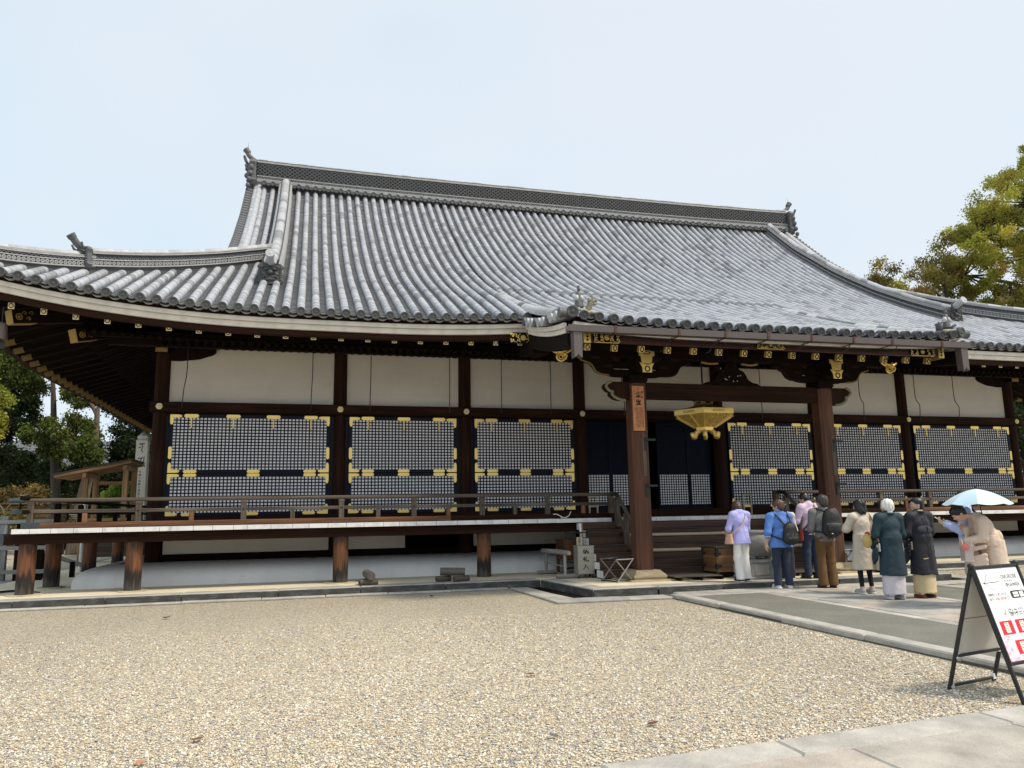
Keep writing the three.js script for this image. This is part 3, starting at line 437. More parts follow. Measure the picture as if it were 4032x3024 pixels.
    // stair rails
    const X = s * 2.137, low = [[X, 1.425, 2.2], [X, 1.41, 2.33], [X, 1.30, 2.46], [X, 1.10, 2.68], [X, 0.62, 3.22], [X, 0.30, 3.6]], midr = [[X, 1.683, 2.2], [X, 1.672, 2.36], [X, 1.58, 2.50], [X, 1.37, 2.72], [X, 0.87, 3.30], [X, 0.50, 3.72]], top = [[X, 1.892, 2.16], [X, 1.91, 2.40], [X, 1.86, 2.62], [X, 1.73, 2.82], [X, 1.42, 3.18], [X, 1.02, 3.62], [X, 0.92, 3.74]];
    const curve = (pts, n) => new THREE.CatmullRomCurve3(pts.map((q) => V(...q))).getPoints(n);
    mk('stair_rail', sweep(curve(low, 26), rect(-0.055, 0.055, -0.05, 0.05), true, true), M.wood, hall); mk('stair_rail', sweep(curve(midr, 26), rect(-0.038, 0.038, -0.036, 0.036), true, true), M.woodGrey, hall); mk('stair_rail', tube(top, 0.042, 30, 12), M.woodGrey, hall); mk('rail_cap', tube([[X, 1.90, 2.36], [X, 1.88, 2.56], [X, 1.80, 2.72]], 0.048, 8, 12), M.iron, hall);
    for (const [z, y0, y1] of [[2.62, 1.16, 1.80], [3.08, 0.75, 1.46], [3.55, 0.34, 1.04]]) mk('rail_post', bx(X - 0.05, X + 0.05, y0, y1, z - 0.05, z + 0.05, 0.006), M.woodGrey, hall);
    mk('stair_post', [bx(X - 0.06, X + 0.06, 0.16, 1.02, 3.74, 3.86, 0.008), ball(0.075, X, 1.06, 3.8, [1, 0.9, 1])], M.woodGrey, hall);
  }
  // steps
  M.stepWood = std({ color: lin(0.12, 0.058, 0.032), map: T.wood, bumpMap: T.woodBump, bumpScale: 0.004, roughness: 0.75 });
  for (let k = 0; k < 7; k++) { const y1 = 1.270 - 0.157 * k, zf = 2.62 + 0.19 * k; const m = mk('stair_step', [bx(-2.97, 2.97, y1 - 0.150, y1, zf - 0.34, zf, 0.014, 0)], M.stepWood, hall); for (const s of [-1, 1]) mk('white_board_end', bx(Math.min(s * 2.972, s * 2.982), Math.max(s * 2.972, s * 2.982), y1 - 0.146, y1 - 0.004, zf - 0.335, zf - 0.004, 0.002, 2), M.whitePaint, m); mk('tread', bx(-2.965, 2.965, y1 + 0.001, y1 + 0.012, zf - 0.24, zf + 0.004, 0.005, 0), M.woodGrey, m); }
  mk('stair_backing', bx(-2.9, 2.9, 0.16, 1.1, 2.26, 2.3, 0), M.woodBlack, hall);
}
// ------------------------------------------------------------------ roof
const HP = [[-8.9, 13.55], [-8.65, 13.30], [-8.08, 12.70], [-7.27, 11.96], [-6.31, 11.13], [-5.4, 10.45], [-4.55, 9.81], [-3.75, 9.26], [-2.985, 8.77], [-2.265, 8.32], [-1.58, 7.94], [-0.93, 7.585], [-0.31, 7.27], [0.33, 6.956], [1.5, 6.40], [2.5, 5.915], [3.45, 5.445], [4.2, 5.09]];
function prof(z) { let i = 0; while (i < HP.length - 2 && HP[i + 1][0] < z) i++; const [z0, y0] = HP[i], [z1, y1] = HP[i + 1], m = (k) => k <= 0 || k >= HP.length - 1 ? (HP[Math.min(HP.length - 1, k + 1)][1] - HP[Math.max(0, k - 1)][1]) / (HP[Math.min(HP.length - 1, k + 1)][0] - HP[Math.max(0, k - 1)][0]) : (HP[k + 1][1] - HP[k - 1][1]) / (HP[k + 1][0] - HP[k - 1][0]); const h = z1 - z0, t = (z - z0) / h, a = m(i) * h, b = m(i + 1) * h, t2 = t * t, t3 = t2 * t; return y0 * (2 * t3 - 3 * t2 + 1) + a * (t3 - 2 * t2 + t) + y1 * (-2 * t3 + 3 * t2) + b * (t3 - t2); }
const sori = (d) => 0.0103 * Math.pow(Math.max(0, d - 9), 2.3), rise = (x) => 0.21 * Math.pow(cl((7.5 - Math.abs(x)) / 3.4), 2);
const mainY = (x, z) => prof(z) + (sori(Math.abs(x)) + (Math.abs(x) < 7.5 ? rise(x) * 0.75 : 0)) * Math.pow(cl((z + 5) / 8.45), 2);
const K0 = prof(0), kohY = (x, z) => { const k = K0 - 0.485 * z + 0.0192 * z * z, e = 0.10 * Math.pow(Math.abs(x) / 4.2, 4) * Math.pow(cl(z / 6), 2); return k + e; };
const inKoh = (x) => Math.abs(x) < 4.12;
const roofY = (x, z) => inKoh(x) && z > 0 ? kohY(x, z) : mainY(x, z);
const RIDGE_Z = -8.65, HIPC = 11.95, EZ = 3.42, KZ = 6.0;
const zTop = (x) => Math.abs(x) < 10.75 ? -8.25 : Math.abs(x) - HIPC, zEnd = (x) => inKoh(x) ? KZ : EZ;
const roof = new THREE.Group(); roof.name = 'roof'; hall.add(roof);
{
  // bed under the tiles: front, back and sides
  const f = (x0, x1, za, zb, yf) => sheet(Math.ceil((x1 - x0) / 0.5), 22, (u, v) => { const x = mixn(x0, x1, u), z = mixn(za(x), zb(x), v); return [x, yf(x, z) - 0.05, z]; });
  mk('roof_bed', [f(-15.35, -10.75, (x) => -x - HIPC, () => EZ - 0.03, mainY), f(-10.75, 10.75, () => RIDGE_Z, () => EZ - 0.03, mainY), f(10.75, 15.35, (x) => x - HIPC, () => EZ - 0.03, mainY), f(-4.12, 4.12, () => 0.02, () => KZ - 0.03, (x, z) => kohY(x, z))], M.tileMid, roof);
  const sideY = (s, z) => prof(s) + sori(Math.abs(z + 8.65) + 3.3) * Math.pow(cl((s + 5) / 8.45), 2);
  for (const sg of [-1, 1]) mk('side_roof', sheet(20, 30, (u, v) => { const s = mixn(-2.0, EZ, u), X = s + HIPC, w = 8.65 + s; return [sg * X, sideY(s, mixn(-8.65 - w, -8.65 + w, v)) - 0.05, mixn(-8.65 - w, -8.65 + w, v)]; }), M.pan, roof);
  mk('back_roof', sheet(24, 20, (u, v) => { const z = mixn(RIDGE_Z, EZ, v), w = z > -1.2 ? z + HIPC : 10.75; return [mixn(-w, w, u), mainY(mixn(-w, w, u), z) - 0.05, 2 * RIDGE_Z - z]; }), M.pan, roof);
  for (const sg of [-1, 1]) { const pts = []; for (let z = -1.6; z > RIDGE_Z; z -= 0.5) pts.push([z, prof(z) - 0.3]); pts.push([RIDGE_Z, prof(RIDGE_Z) - 0.3]); const mir = pts.slice(0, -1).reverse().map(([z, y]) => [2 * RIDGE_Z - z, y]); const g = extr([...pts, ...mir].map(([z, y]) => [-z, y]), 0.1); mk('gable_wall', tr(g, sg * 10.0 - 0.05, 0, 0, 0, PI / 2, 0), M.woodBlack, roof); }
}
// tiles
{
  const r = rng(101), P = 0.29, EXP = 0.31, PEXP = 0.135;
  // barrel tile: lower end at origin, runs up along +z
  const barrel = (() => { const n = 9, pos = [], uv = [], rings = [[0, 0.083], [0.30, 0.078], [0.36, 0.068]]; const pt = (k, i) => { const a = mixn(-0.62 * PI, 0.62 * PI, i / n), [z, q] = rings[k]; return [Math.sin(a) * q, Math.cos(a) * q + 0.018, z]; };
    for (let k = 0; k < 2; k++) for (let i = 0; i < n; i++) { const a = pt(k, i), b = pt(k, i + 1), c = pt(k + 1, i + 1), d = pt(k + 1, i); pos.push(...a, ...c, ...b, ...a, ...d, ...c); const U = (j) => j / n * 0.25, W = (j) => rings[j][0]; uv.push(U(i), W(k), U(i + 1), W(k + 1), U(i + 1), W(k), U(i), W(k), U(i), W(k + 1), U(i + 1), W(k + 1)); }
    for (let i = 0; i < n; i++) { pos.push(0, 0.018, 0, ...pt(0, i), ...pt(0, i + 1)); uv.push(0, 0, 0.02, 0, 0, 0.02); }
    const g = new THREE.BufferGeometry(); g.setAttribute('position', new THREE.BufferAttribute(new Float32Array(pos), 3)); g.setAttribute('uv', new THREE.BufferAttribute(new Float32Array(uv), 2)); g.computeVertexNormals(); return toCreasedNormals(g, 0.8); })();
  const pan = (() => { const n = 6, pos = [], uv = [], w = 0.125; const pt = (i, z, dy) => { const t = mixn(-1, 1, i / n); return [t * w, 0.052 * t * t - 0.03 + dy, z]; };
    for (let i = 0; i < n; i++) { const a = pt(i, 0, 0.022), b = pt(i + 1, 0, 0.022), c = pt(i + 1, 0.2, 0), d = pt(i, 0.2, 0), e = pt(i, 0.0, 0.0), f = pt(i + 1, 0.0, 0.0); pos.push(...a, ...c, ...b, ...a, ...d, ...c, ...e, ...a, ...b, ...e, ...b, ...f); for (let k = 0; k < 12; k++) uv.push(0.1 + i * 0.04, 0.1); }
    const g = new THREE.BufferGeometry(); g.setAttribute('position', new THREE.BufferAttribute(new Float32Array(pos), 3)); g.setAttribute('uv', new THREE.BufferAttribute(new Float32Array(uv), 2)); g.computeVertexNormals(); return g; })();
  const discG = (() => { const ring = lathe([[0.083, 0.0], [0.089, 0.006], [0.089, 0.040], [0.083, 0.046], [0.064, 0.046], [0.058, 0.034], [0.0, 0.034]], 24), b = [ring]; for (let k = 0; k < 9; k++) b.push(ball(0.009, 0.046 * Math.cos(k * 0.698), 0.036, 0.046 * Math.sin(k * 0.698), [1, 0.6, 1], 6, 4)); b.push(ball(0.026, 0, 0.034, 0, [1, 0.35, 1], 10, 6)); b.push(tr(cyl(0.084, 0.084, 0.10, 20), 0, -0.10, 0)); return tr(merge(b), 0, 0, 0, PI / 2, 0, 0); })();
  const eavePan = (() => { const out = []; for (let k = 0; k < 3; k++) { const pts = [], n = 8; for (let i = 0; i <= n; i++) { const t = mixn(-1, 1, i / n); pts.push([t * 0.105, 0.05 * t * t - 0.075 + k * 0.030]); } for (let i = n; i >= 0; i--) { const t = mixn(-1, 1, i / n); pts.push([t * 0.105, 0.05 * t * t - 0.057 + k * 0.030]); } out.push(tr(extr(pts, 0.12, 0.004), 0, 0, -0.06 - k * 0.045)); } return merge(out); })();
  const barrels = [], pans = [], cam = camera.position;
  const walk = (x, step, cb) => { // from the eave up
    let z = zEnd(x) - 0.02, y = roofY(x, z), zt = zTop(x), k = 0; let pz = z, py = y, acc = 0;
    cb(z, y, k++); while (pz > zt) { const nz = pz - 0.012, ny = roofY(x, nz); acc += Math.hypot(nz - pz, ny - py); pz = nz; py = ny; if (acc >= step) { acc -= step; if (pz > zt + 0.05) cb(pz, py, k++); } } };
  const place = (x, z, y, lift) => { const d = 0.05, t = V(0, roofY(x, z - d) - roofY(x, z + d), -2 * d).normalize(), X = V(-1, 0, 0), Y = t.clone().cross(X).normalize(); return new THREE.Matrix4().makeBasis(X, Y, t).setPosition(x + Y.x * lift, y + Y.y * lift, z + Y.z * lift); };
  const tone = (dark) => { const q = r(); const v = q < 0.60 ? 1.02 + 0.12 * (r() - 0.5) : q < 0.88 ? 0.86 + 0.12 * (r() - 0.5) : 0.62 + 0.14 * (r() - 0.5); const w = r(); return [v * (0.985 + 0.02 * w), v, v * (1.0 + 0.03 * (1 - w))]; };
  const tones = Array.from({ length: 12 }, () => { const c = tone(), m = M.tile.clone(); m.color = lin(0.44 * c[0], 0.455 * c[1], 0.49 * c[2]); return m; });
  const eaves = [];
  for (let k = -52; k <= 52; k++) {
    const x = k * P; if (Math.abs(x) > 15.25) continue;
    walk(x, EXP, (z, y, i) => { const m = place(x + (r() - 0.5) * 0.006, z, y, (r() - 0.5) * 0.006); barrels.push([m, z, x, y]); if (!i) eaves.push([m.clone(), x, z, y]); });
    const xp = x + P / 2; if (Math.abs(xp) < 15.25 && !(Math.abs(Math.abs(xp) - 4.2) < 0.1)) walk(xp, PEXP, (z, y, i) => { pans.push(place(xp, z, y, 0)); });
  }
  const near = barrels.map((b, i) => [Math.hypot(b[2] - cam.x, b[3] - cam.y, b[1] - cam.z), i]).sort((a, b) => a[0] - b[0]).slice(0, 190).map((q) => q[1]), isNear = new Set(near);
  for (const i of near) { const m = mk('roof_tile', barrel, tones[Math.floor(r() * 12)], roof); m.applyMatrix4(barrels[i][0]); }
  const rest = barrels.filter((b, i) => !isNear.has(i)), im = new THREE.InstancedMesh(barrel, M.tile, rest.length); im.name = 'upper_roof_tiles'; const c = new THREE.Color();
  rest.forEach((b, i) => { im.setMatrixAt(i, b[0]); c.setRGB(...tone()); im.setColorAt(i, c); }); im.castShadow = im.receiveShadow = true; roof.add(stuff(im));
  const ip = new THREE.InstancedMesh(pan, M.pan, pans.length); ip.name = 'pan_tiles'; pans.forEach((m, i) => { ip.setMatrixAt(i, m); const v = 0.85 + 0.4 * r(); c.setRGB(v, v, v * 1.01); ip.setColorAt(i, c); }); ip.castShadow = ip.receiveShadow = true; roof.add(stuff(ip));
  const ep = [];
  for (const [m, x, z, y] of eaves) { const d = mk('eave_tile', discG, M.tileDark, roof), k = inKoh(x) ? 0.25 : 0.12; d.position.set(x, y + 0.018, z + 0.02); d.rotation.x = k; if (Math.abs(x + P / 2) < 15.2 && Math.abs(Math.abs(x + P / 2) - 4.2) > 0.12) ep.push(tr(eavePan, x + P / 2, roofY(x + P / 2, z) - 0.005, z - 0.085)); }
  stuff(mk('eave_pan_tiles', ep, M.noshi, roof));
}
// ridge building: courses of flat tiles, a row of small discs, open wave-pattern tiles, cap
M.tileGrey = std({ color: lin(0.27, 0.275, 0.285), map: T.tile, roughness: 0.5 });
function arcGeo(R, th, n, a0, a1, depth) { const o = [], i2 = []; for (let i = 0; i <= n; i++) { const a = mixn(a0, a1, i / n); o.push([R * Math.cos(a), R * Math.sin(a)]); i2.push([(R - th) * Math.cos(a), (R - th) * Math.sin(a)]); } return extr([...o, ...i2.reverse()], depth, 0); }
function along(path, step, cb, s0 = 0) { let acc = step - s0, prev = path[0]; const F = 24; for (let i = 0; i < path.length - 1; i++) for (let k = 1; k <= F; k++) { const p = path[i].clone().lerp(path[i + 1], k / F); acc += p.distanceTo(prev); if (acc >= step) { acc -= step; const t = path[i + 1].clone().sub(path[i]).normalize(); cb(p, t); } prev = p; } }
function ridge(name, path, o) {
  const g = new THREE.Group(); g.name = name; hall.add(g); const w = o.w, S = o.sides ?? [-1, 1];
  const frame = (p, t, side, off, up) => { const u = V(0, 1, 0).cross(t).normalize().multiplyScalar(-side), n = t.clone().multiplyScalar(1), y = V(0, 1, 0); const x = y.clone().cross(u).normalize(); const yy = u.clone().cross(x).normalize(); void n; return new THREE.Matrix4().makeBasis(t.clone().multiplyScalar(x.dot(t) > 0 ? 1 : -1), y, u).setPosition(p.clone().addScaledVector(u, off).addScaledVector(y, up)); };
  let y = o.y0; mk('ridge_core', sweep(path, rect(-w * 0.42, w * 0.42, o.y0 - 0.15, o.h - 0.1)), M.tileDark, g);
  const course = (yy, hh, ww, mat) => mk('flat_tile_course', sweep(path, rect(-ww / 2, ww / 2, yy, yy + hh)), mat ?? M.noshi, g);
  const discs = [], arcs = [];
  for (const c of o.courses) {
    if (c.k === 'flat') course(c.y, c.h ?? 0.026, c.w, c.m);
    if (c.k === 'disc') { const dg = tr(cyl(c.r, c.r, 0.03, 14), 0, 0, 0, PI / 2, 0, 0), rg = tr(lathe([[c.r, 0.03], [c.r * 0.75, 0.036], [c.r * 0.6, 0.03], [0, 0.03]], 14), 0, 0, 0, PI / 2, 0, 0), dd = merge([dg, rg]); for (const s of S) along(path, c.step, (p, t) => { const q = dd.clone(); q.applyMatrix4(frame(p, t, s, w * 0.42, c.y)); discs.push(q); }); }
    if (c.k === 'wave') { const ag = arcGeo(c.r, c.th ?? 0.016, 7, 0, PI, 0.05), dn = arcGeo(c.r, c.th ?? 0.016, 7, PI, 2 * PI, 0.05); for (const s of S) for (let row = 0; row < c.rows; row++) along(path, c.r * 2, (p, t) => { const q = (c.flip && row % 2 ? dn : ag).clone(); q.applyMatrix4(frame(p, t, s, w * 0.42 - 0.012, c.y + row * c.dy)); arcs.push(q); }, (row % 2) * c.r); }
  }
  if (discs.length) stuff(mk('small_disc_tiles', discs, o.discMat ?? M.tile, g)); if (arcs.length) stuff(mk('wave_pattern_tiles', arcs, o.arcMat ?? M.tileMid, g));
  // cap tiles, one by one
  const capR = o.cap * 0.78, cg = (() => { const n = 8, pts = []; for (let i = 0; i <= n; i++) { const a = PI * i / n; pts.push([capR * Math.cos(a), capR * 0.85 * Math.sin(a)]); } return pts; })(); let kk = 0;
  const rr = rng(name.length * 7 + Math.round(path[0].x * 10)), cm = [M.tile, M.noshi, M.tileGrey]; along(path, 0.34, (p, t) => { const q = p.clone().addScaledVector(t, 0.352); mk('cap_tile', toCreasedNormals(sweep([p.clone().add(V(0, o.h - 0.1 + 0.006 * (kk++ % 2), 0)), q.add(V(0, o.h - 0.1, 0))], cg), 0.7), cm[Math.floor(rr() * 3)], g); });
  return g;
}
// end tile of a ridge: scalloped plate, demon face, horn tube above
function endTile(s, tubeUp = 1) {
  const o = []; const pl = [[-0.34, 0], [-0.40, 0.10], [-0.36, 0.16], [-0.36, 0.46], [-0.40, 0.56], [-0.30, 0.66], [-0.16, 0.66], [-0.06, 0.72], [0.06, 0.72], [0.16, 0.66], [0.30, 0.66], [0.40, 0.56], [0.36, 0.46], [0.36, 0.16], [0.40, 0.10], [0.34, 0]];
  o.push(tr(extr(pl, 0.16, 0.02), 0, 0, -0.08)); for (const q of [-1, 1]) { for (let k = 0; k < 6; k++) o.push(ball(0.032, q * 0.315, 0.14 + k * 0.075, 0.09, [1, 1, 0.6], 8, 6)); o.push(ball(0.075, q * 0.12, 0.46, 0.10, [1.1, 0.75, 0.9], 12, 8), ball(0.05, q * 0.13, 0.455, 0.155, [1, 0.8, 0.7], 10, 8)); o.push(tube([[q * 0.10, 0.56, 0.08], [q * 0.20, 0.62, 0.16], [q * 0.24, 0.73, 0.20]], 0.035, 8, 8)); o.push(tube([[q * 0.07, 0.52, 0.12], [q * 0.15, 0.545, 0.15], [q * 0.25, 0.50, 0.11]], 0.028, 8, 6)); o.push(ball(0.075, q * 0.18, 0.30, 0.09, [1, 1, 0.8], 10, 8)); o.push(tube([[q * 0.05, 0.20, 0.13], [q * 0.15, 0.225, 0.12], [q * 0.22, 0.18, 0.09]], 0.026, 8, 6)); o.push(ball(0.022, q * 0.10, 0.175, 0.14, [0.8, 1.6, 0.8], 6, 5)); }
  o.push(ball(0.085, 0, 0.345, 0.13, [1, 0.85, 1], 12, 8), ball(0.13, 0, 0.14, 0.06, [1.3, 0.6, 0.7], 12, 8), ball(0.10, 0, 0.60, 0.06, [1.2, 0.8, 0.8], 12, 8), box(0.62, 0.06, 0.2, 0.015));
  return tr(merge(o), 0, 0, 0, 0, 0, 0, s);
}
{
  // main ridge
  const z = RIDGE_Z, y0 = 13.02, line = (n, a, b, f) => Array.from({ length: n + 1 }, (_, i) => { const x = mixn(a, b, i / n); return V(x, f(x), z); });
  const sag = (x) => 12.86 + 0.10 * Math.pow(Math.abs(x) / 10.8, 3), path = line(36, -10.72, 10.72, sag);
  ridge('main_ridge', path, { w: 0.72, y0: -0.2, h: 1.15, cap: 0.22, sides: [1], courses: [{ k: 'flat', y: 0.20, h: 0.03, w: 0.80 }, { k: 'flat', y: 0.245, h: 0.03, w: 0.76 }, { k: 'flat', y: 0.29, h: 0.03, w: 0.72 }, { k: 'disc', y: 0.365, r: 0.045, step: 0.10 }, { k: 'flat', y: 0.415, h: 0.03, w: 0.72 }, { k: 'flat', y: 0.46, h: 0.02, w: 0.68, m: M.tileDark }, { k: 'wave', y: 0.485, r: 0.085, rows: 6, dy: 0.066, th: 0.02 }, { k: 'flat', y: 0.93, h: 0.03, w: 0.72 }, { k: 'flat', y: 0.975, h: 0.03, w: 0.66 }, { k: 'flat', y: 1.02, h: 0.03, w: 0.56 }] });
  // row of round tiles and short barrels under the ridge
  const dg = lathe([[0.0, 0.03], [0.055, 0.03], [0.06, 0.042], [0.082, 0.042], [0.086, 0.0], [0.086, -0.22]], 18), DG = tr(dg, 0, 0, 0, PI / 2, 0, 0), wv = [];
  for (let k = -36; k <= 36; k++) { const x = k * 0.29; const m = mk('ridge_foot_tile', DG, M.tileDark, roof); m.position.set(x, sag(x) + 0.07, z + 0.62); const pts = []; for (let i = 0; i <= 8; i++) { const t = mixn(-1, 1, i / 8); pts.push([t * 0.09, 0.05 * t * t - 0.06]); } for (let i = 8; i >= 0; i--) { const t = mixn(-1, 1, i / 8); pts.push([t * 0.09, 0.05 * t * t - 0.025]); } if (k < 36) wv.push(tr(extr(pts, 0.3, 0.003), x + 0.145, sag(x) + 0.05, z + 0.34)); }
  stuff(mk('ridge_foot_pans', wv, M.tileMid, roof)); mk('ridge_foot', sweep(path, rect(-0.4, 0.4, -0.1, 0.19)), M.tileDark, roof);
  for (const s of [-1, 1]) {
    const g = new THREE.Group(); g.name = 'ridge_end'; hall.add(g); const e = endTile(1.45), m = mk('end_plate', e, M.tileMid, g); m.rotation.y = s * PI / 2; m.position.set(s * 10.86, 13.0, z);
    const lob = []; for (let k = 0; k < 4; k++) for (const q of [-1, 1]) lob.push(ball(0.12 - k * 0.008, s * (10.90 + 0.03 * k), 13.62 - k * 0.24, z + q * (0.50 + 0.03 * k), [0.8, 1, 1], 12, 8)); mk('cloud_scroll', lob, M.tileMid, g);
    mk('horn_tile', [tube([[s * 10.55, 13.98, z], [s * 10.80, 14.08, z], [s * 11.02, 14.26, z], [s * 11.10, 14.42, z]], 0.085, 14, 12), rod(V(s * 11.05, 14.36, z), V(s * 11.15, 14.50, z), 0.10, 0.115, 14)], M.tileMid, g);
    mk('lightning_wire', rod(V(s * 11.08, 14.4, z), V(s * 11.06, 14.78, z), 0.008, 0.003, 5), M.iron, g);
    // gable verge: short barrels laid across, one above the other down the slope
    let zz = z + 0.45, py = prof(zz), k = 0; const vt = (() => { const b = merge([rod(V(0, 0, 0), V(0.42, 0, 0), 0.088, 0.080, 16), tr(cyl(0.092, 0.092, 0.04, 18), 0, 0, 0, 0, 0, PI / 2)]); return b; })();
    while (zz < -1.6) { const mm = mk('verge_tile', vt, M.tileMid, roof); mm.position.set(s * 11.02, prof(zz) - 0.06, zz); if (s > 0) mm.rotation.y = PI; mm.rotation.z = s * 0.12; const st = 0.235; let q = 0; while (q < st) { q += Math.hypot(0.02, prof(zz + 0.02) - prof(zz)); zz += 0.02; } }
    const vp = []; for (let q = z + 0.3; q < -1.4; q += 0.25) vp.push(V(s * 10.62, prof(q), q)); mk('verge_roll', toCreasedNormals(sweep(vp, Array.from({ length: 9 }, (_, i) => [0.105 * Math.cos(PI * i / 8), 0.10 * Math.sin(PI * i / 8) + 0.02]), true, true), 0.8), M.tile, roof);
    mk('verge_board', sweep(vp.map((p) => p.clone().add(V(s * 0.28, -0.26, 0))), rect(-0.03, 0.03, -0.3, 0.1)), M.woodBlack, roof);
    // descending ridge on the front slope
    const dp = []; for (let q = z + 0.55; q <= 0.45; q += 0.22) dp.push(V(s * 9.72, prof(q), q)); dp.push(V(s * 9.72, prof(0.5), 0.5));
    const cs = [{ k: 'flat', y: 0.10, h: 0.03, w: 0.44 }, { k: 'disc', y: 0.185, r: 0.042, step: 0.094 }, { k: 'flat', y: 0.235, h: 0.025, w: 0.42 }, { k: 'wave', y: 0.262, r: 0.05, rows: 2, dy: 0.052, th: 0.014, flip: true }, { k: 'flat', y: 0.372, h: 0.03, w: 0.44 }, { k: 'flat', y: 0.415, h: 0.028, w: 0.38 }];
    ridge('descending_ridge', dp, { w: 0.38, y0: 0.0, h: 0.56, cap: 0.155, courses: cs, arcMat: M.tileMid, discMat: M.tileGrey });
    const dgp = new THREE.Group(); dgp.name = 'ridge_end'; hall.add(dgp); const em = mk('end_plate', endTile(0.74), M.tileDark, dgp); em.position.set(s * 9.72, prof(0.58) + 0.0, 0.60); mk('horn_tile', [tube([[s * 9.72, prof(0.3) + 0.46, 0.2], [s * 9.72, prof(0.58) + 0.50, 0.62], [s * 9.72, prof(0.58) + 0.60, 0.95]], 0.088, 12, 14), rod(V(s * 9.72, prof(0.58) + 0.595, 0.93), V(s * 9.72, prof(0.58) + 0.62, 1.02), 0.10, 0.105, 16)], M.tile, dgp);
    // hip ridge in two stages
    const hp = (a, b) => { const o = []; for (let i = 0; i <= 22; i++) { const X = mixn(a, b, i / 22), q = X - HIPC; o.push(V(s * X, mainY(X, q), q)); } return o; };
    ridge('hip_ridge', hp(9.8, 13.36), { w: 0.38, y0: 0, h: 0.54, cap: 0.15, courses: cs, arcMat: M.tileMid, discMat: M.noshi });
    const cs2 = [{ k: 'flat', y: 0.08, h: 0.028, w: 0.40 }, { k: 'disc', y: 0.155, r: 0.04, step: 0.09 }, { k: 'flat', y: 0.205, h: 0.022, w: 0.38 }, { k: 'wave', y: 0.23, r: 0.045, rows: 1, dy: 0.05, th: 0.014 }, { k: 'flat', y: 0.285, h: 0.028, w: 0.40 }, { k: 'flat', y: 0.325, h: 0.025, w: 0.34 }];
    ridge('hip_ridge', hp(13.3, 15.2), { w: 0.36, y0: 0, h: 0.46, cap: 0.14, courses: cs2, arcMat: M.tileMid, discMat: M.noshi });
    const hg = new THREE.Group(); hg.name = 'ridge_end'; hall.add(hg); const X = 13.42, hy = mainY(X, X - HIPC); const he = mk('end_plate', endTile(0.70), M.tileMid, hg); he.position.set(s * X, hy + 0.06, X - HIPC); he.rotation.y = s * PI / 4; mk('horn_tile', [tube([[s * 13.25, hy + 0.44, 13.25 - HIPC], [s * 13.48, hy + 0.54, 13.48 - HIPC], [s * 13.60, hy + 0.69, 13.60 - HIPC]], 0.072, 12, 12), rod(V(s * 13.585, hy + 0.67, 13.585 - HIPC), V(s * 13.63, hy + 0.74, 13.63 - HIPC), 0.085, 0.09, 14)], M.tileMid, hg);
  }
}
// eaves: white boards, dark fascia, rafters with gold ends, soffit
const eaveY = (x) => mainY(x, EZ);
const goldCap = (() => ({ sleeve: merge([box(0.105, 0.118, 0.026, 0.006), tr(new THREE.TorusGeometry(0.020, 0.006, 6, 16), 0, 0, 0.014), ball(0.014, 0, 0, 0.013, [1, 1, 0.5], 10, 6)]), ring: tr(new THREE.TorusGeometry(0.036, 0.0075, 6, 20), 0, 0, 0.0135, 0, 0, 0, [1, 1.1, 0.5]) }))();
function rafter(p0, p1, w, h, cap, name = 'rafter') { // p1 outer end
  const m = mk(name, bar(p0, p1, w, h, 0.004), M.woodBlack, hall); if (!cap) return m;
  const d = p1.clone().sub(p0).normalize(), flat = V(d.x, 0, d.z).normalize(), y = V(0, 1, 0), x = y.clone().cross(flat).normalize(), B = new THREE.Matrix4().makeBasis(x, y, flat).setPosition(p1);
  const a = mk('gold_rafter_cap', goldCap.sleeve, cap, m); a.applyMatrix4(B); const b = mk('dark_ring', goldCap.ring, M.dark, m); b.applyMatrix4(B); return m;
}
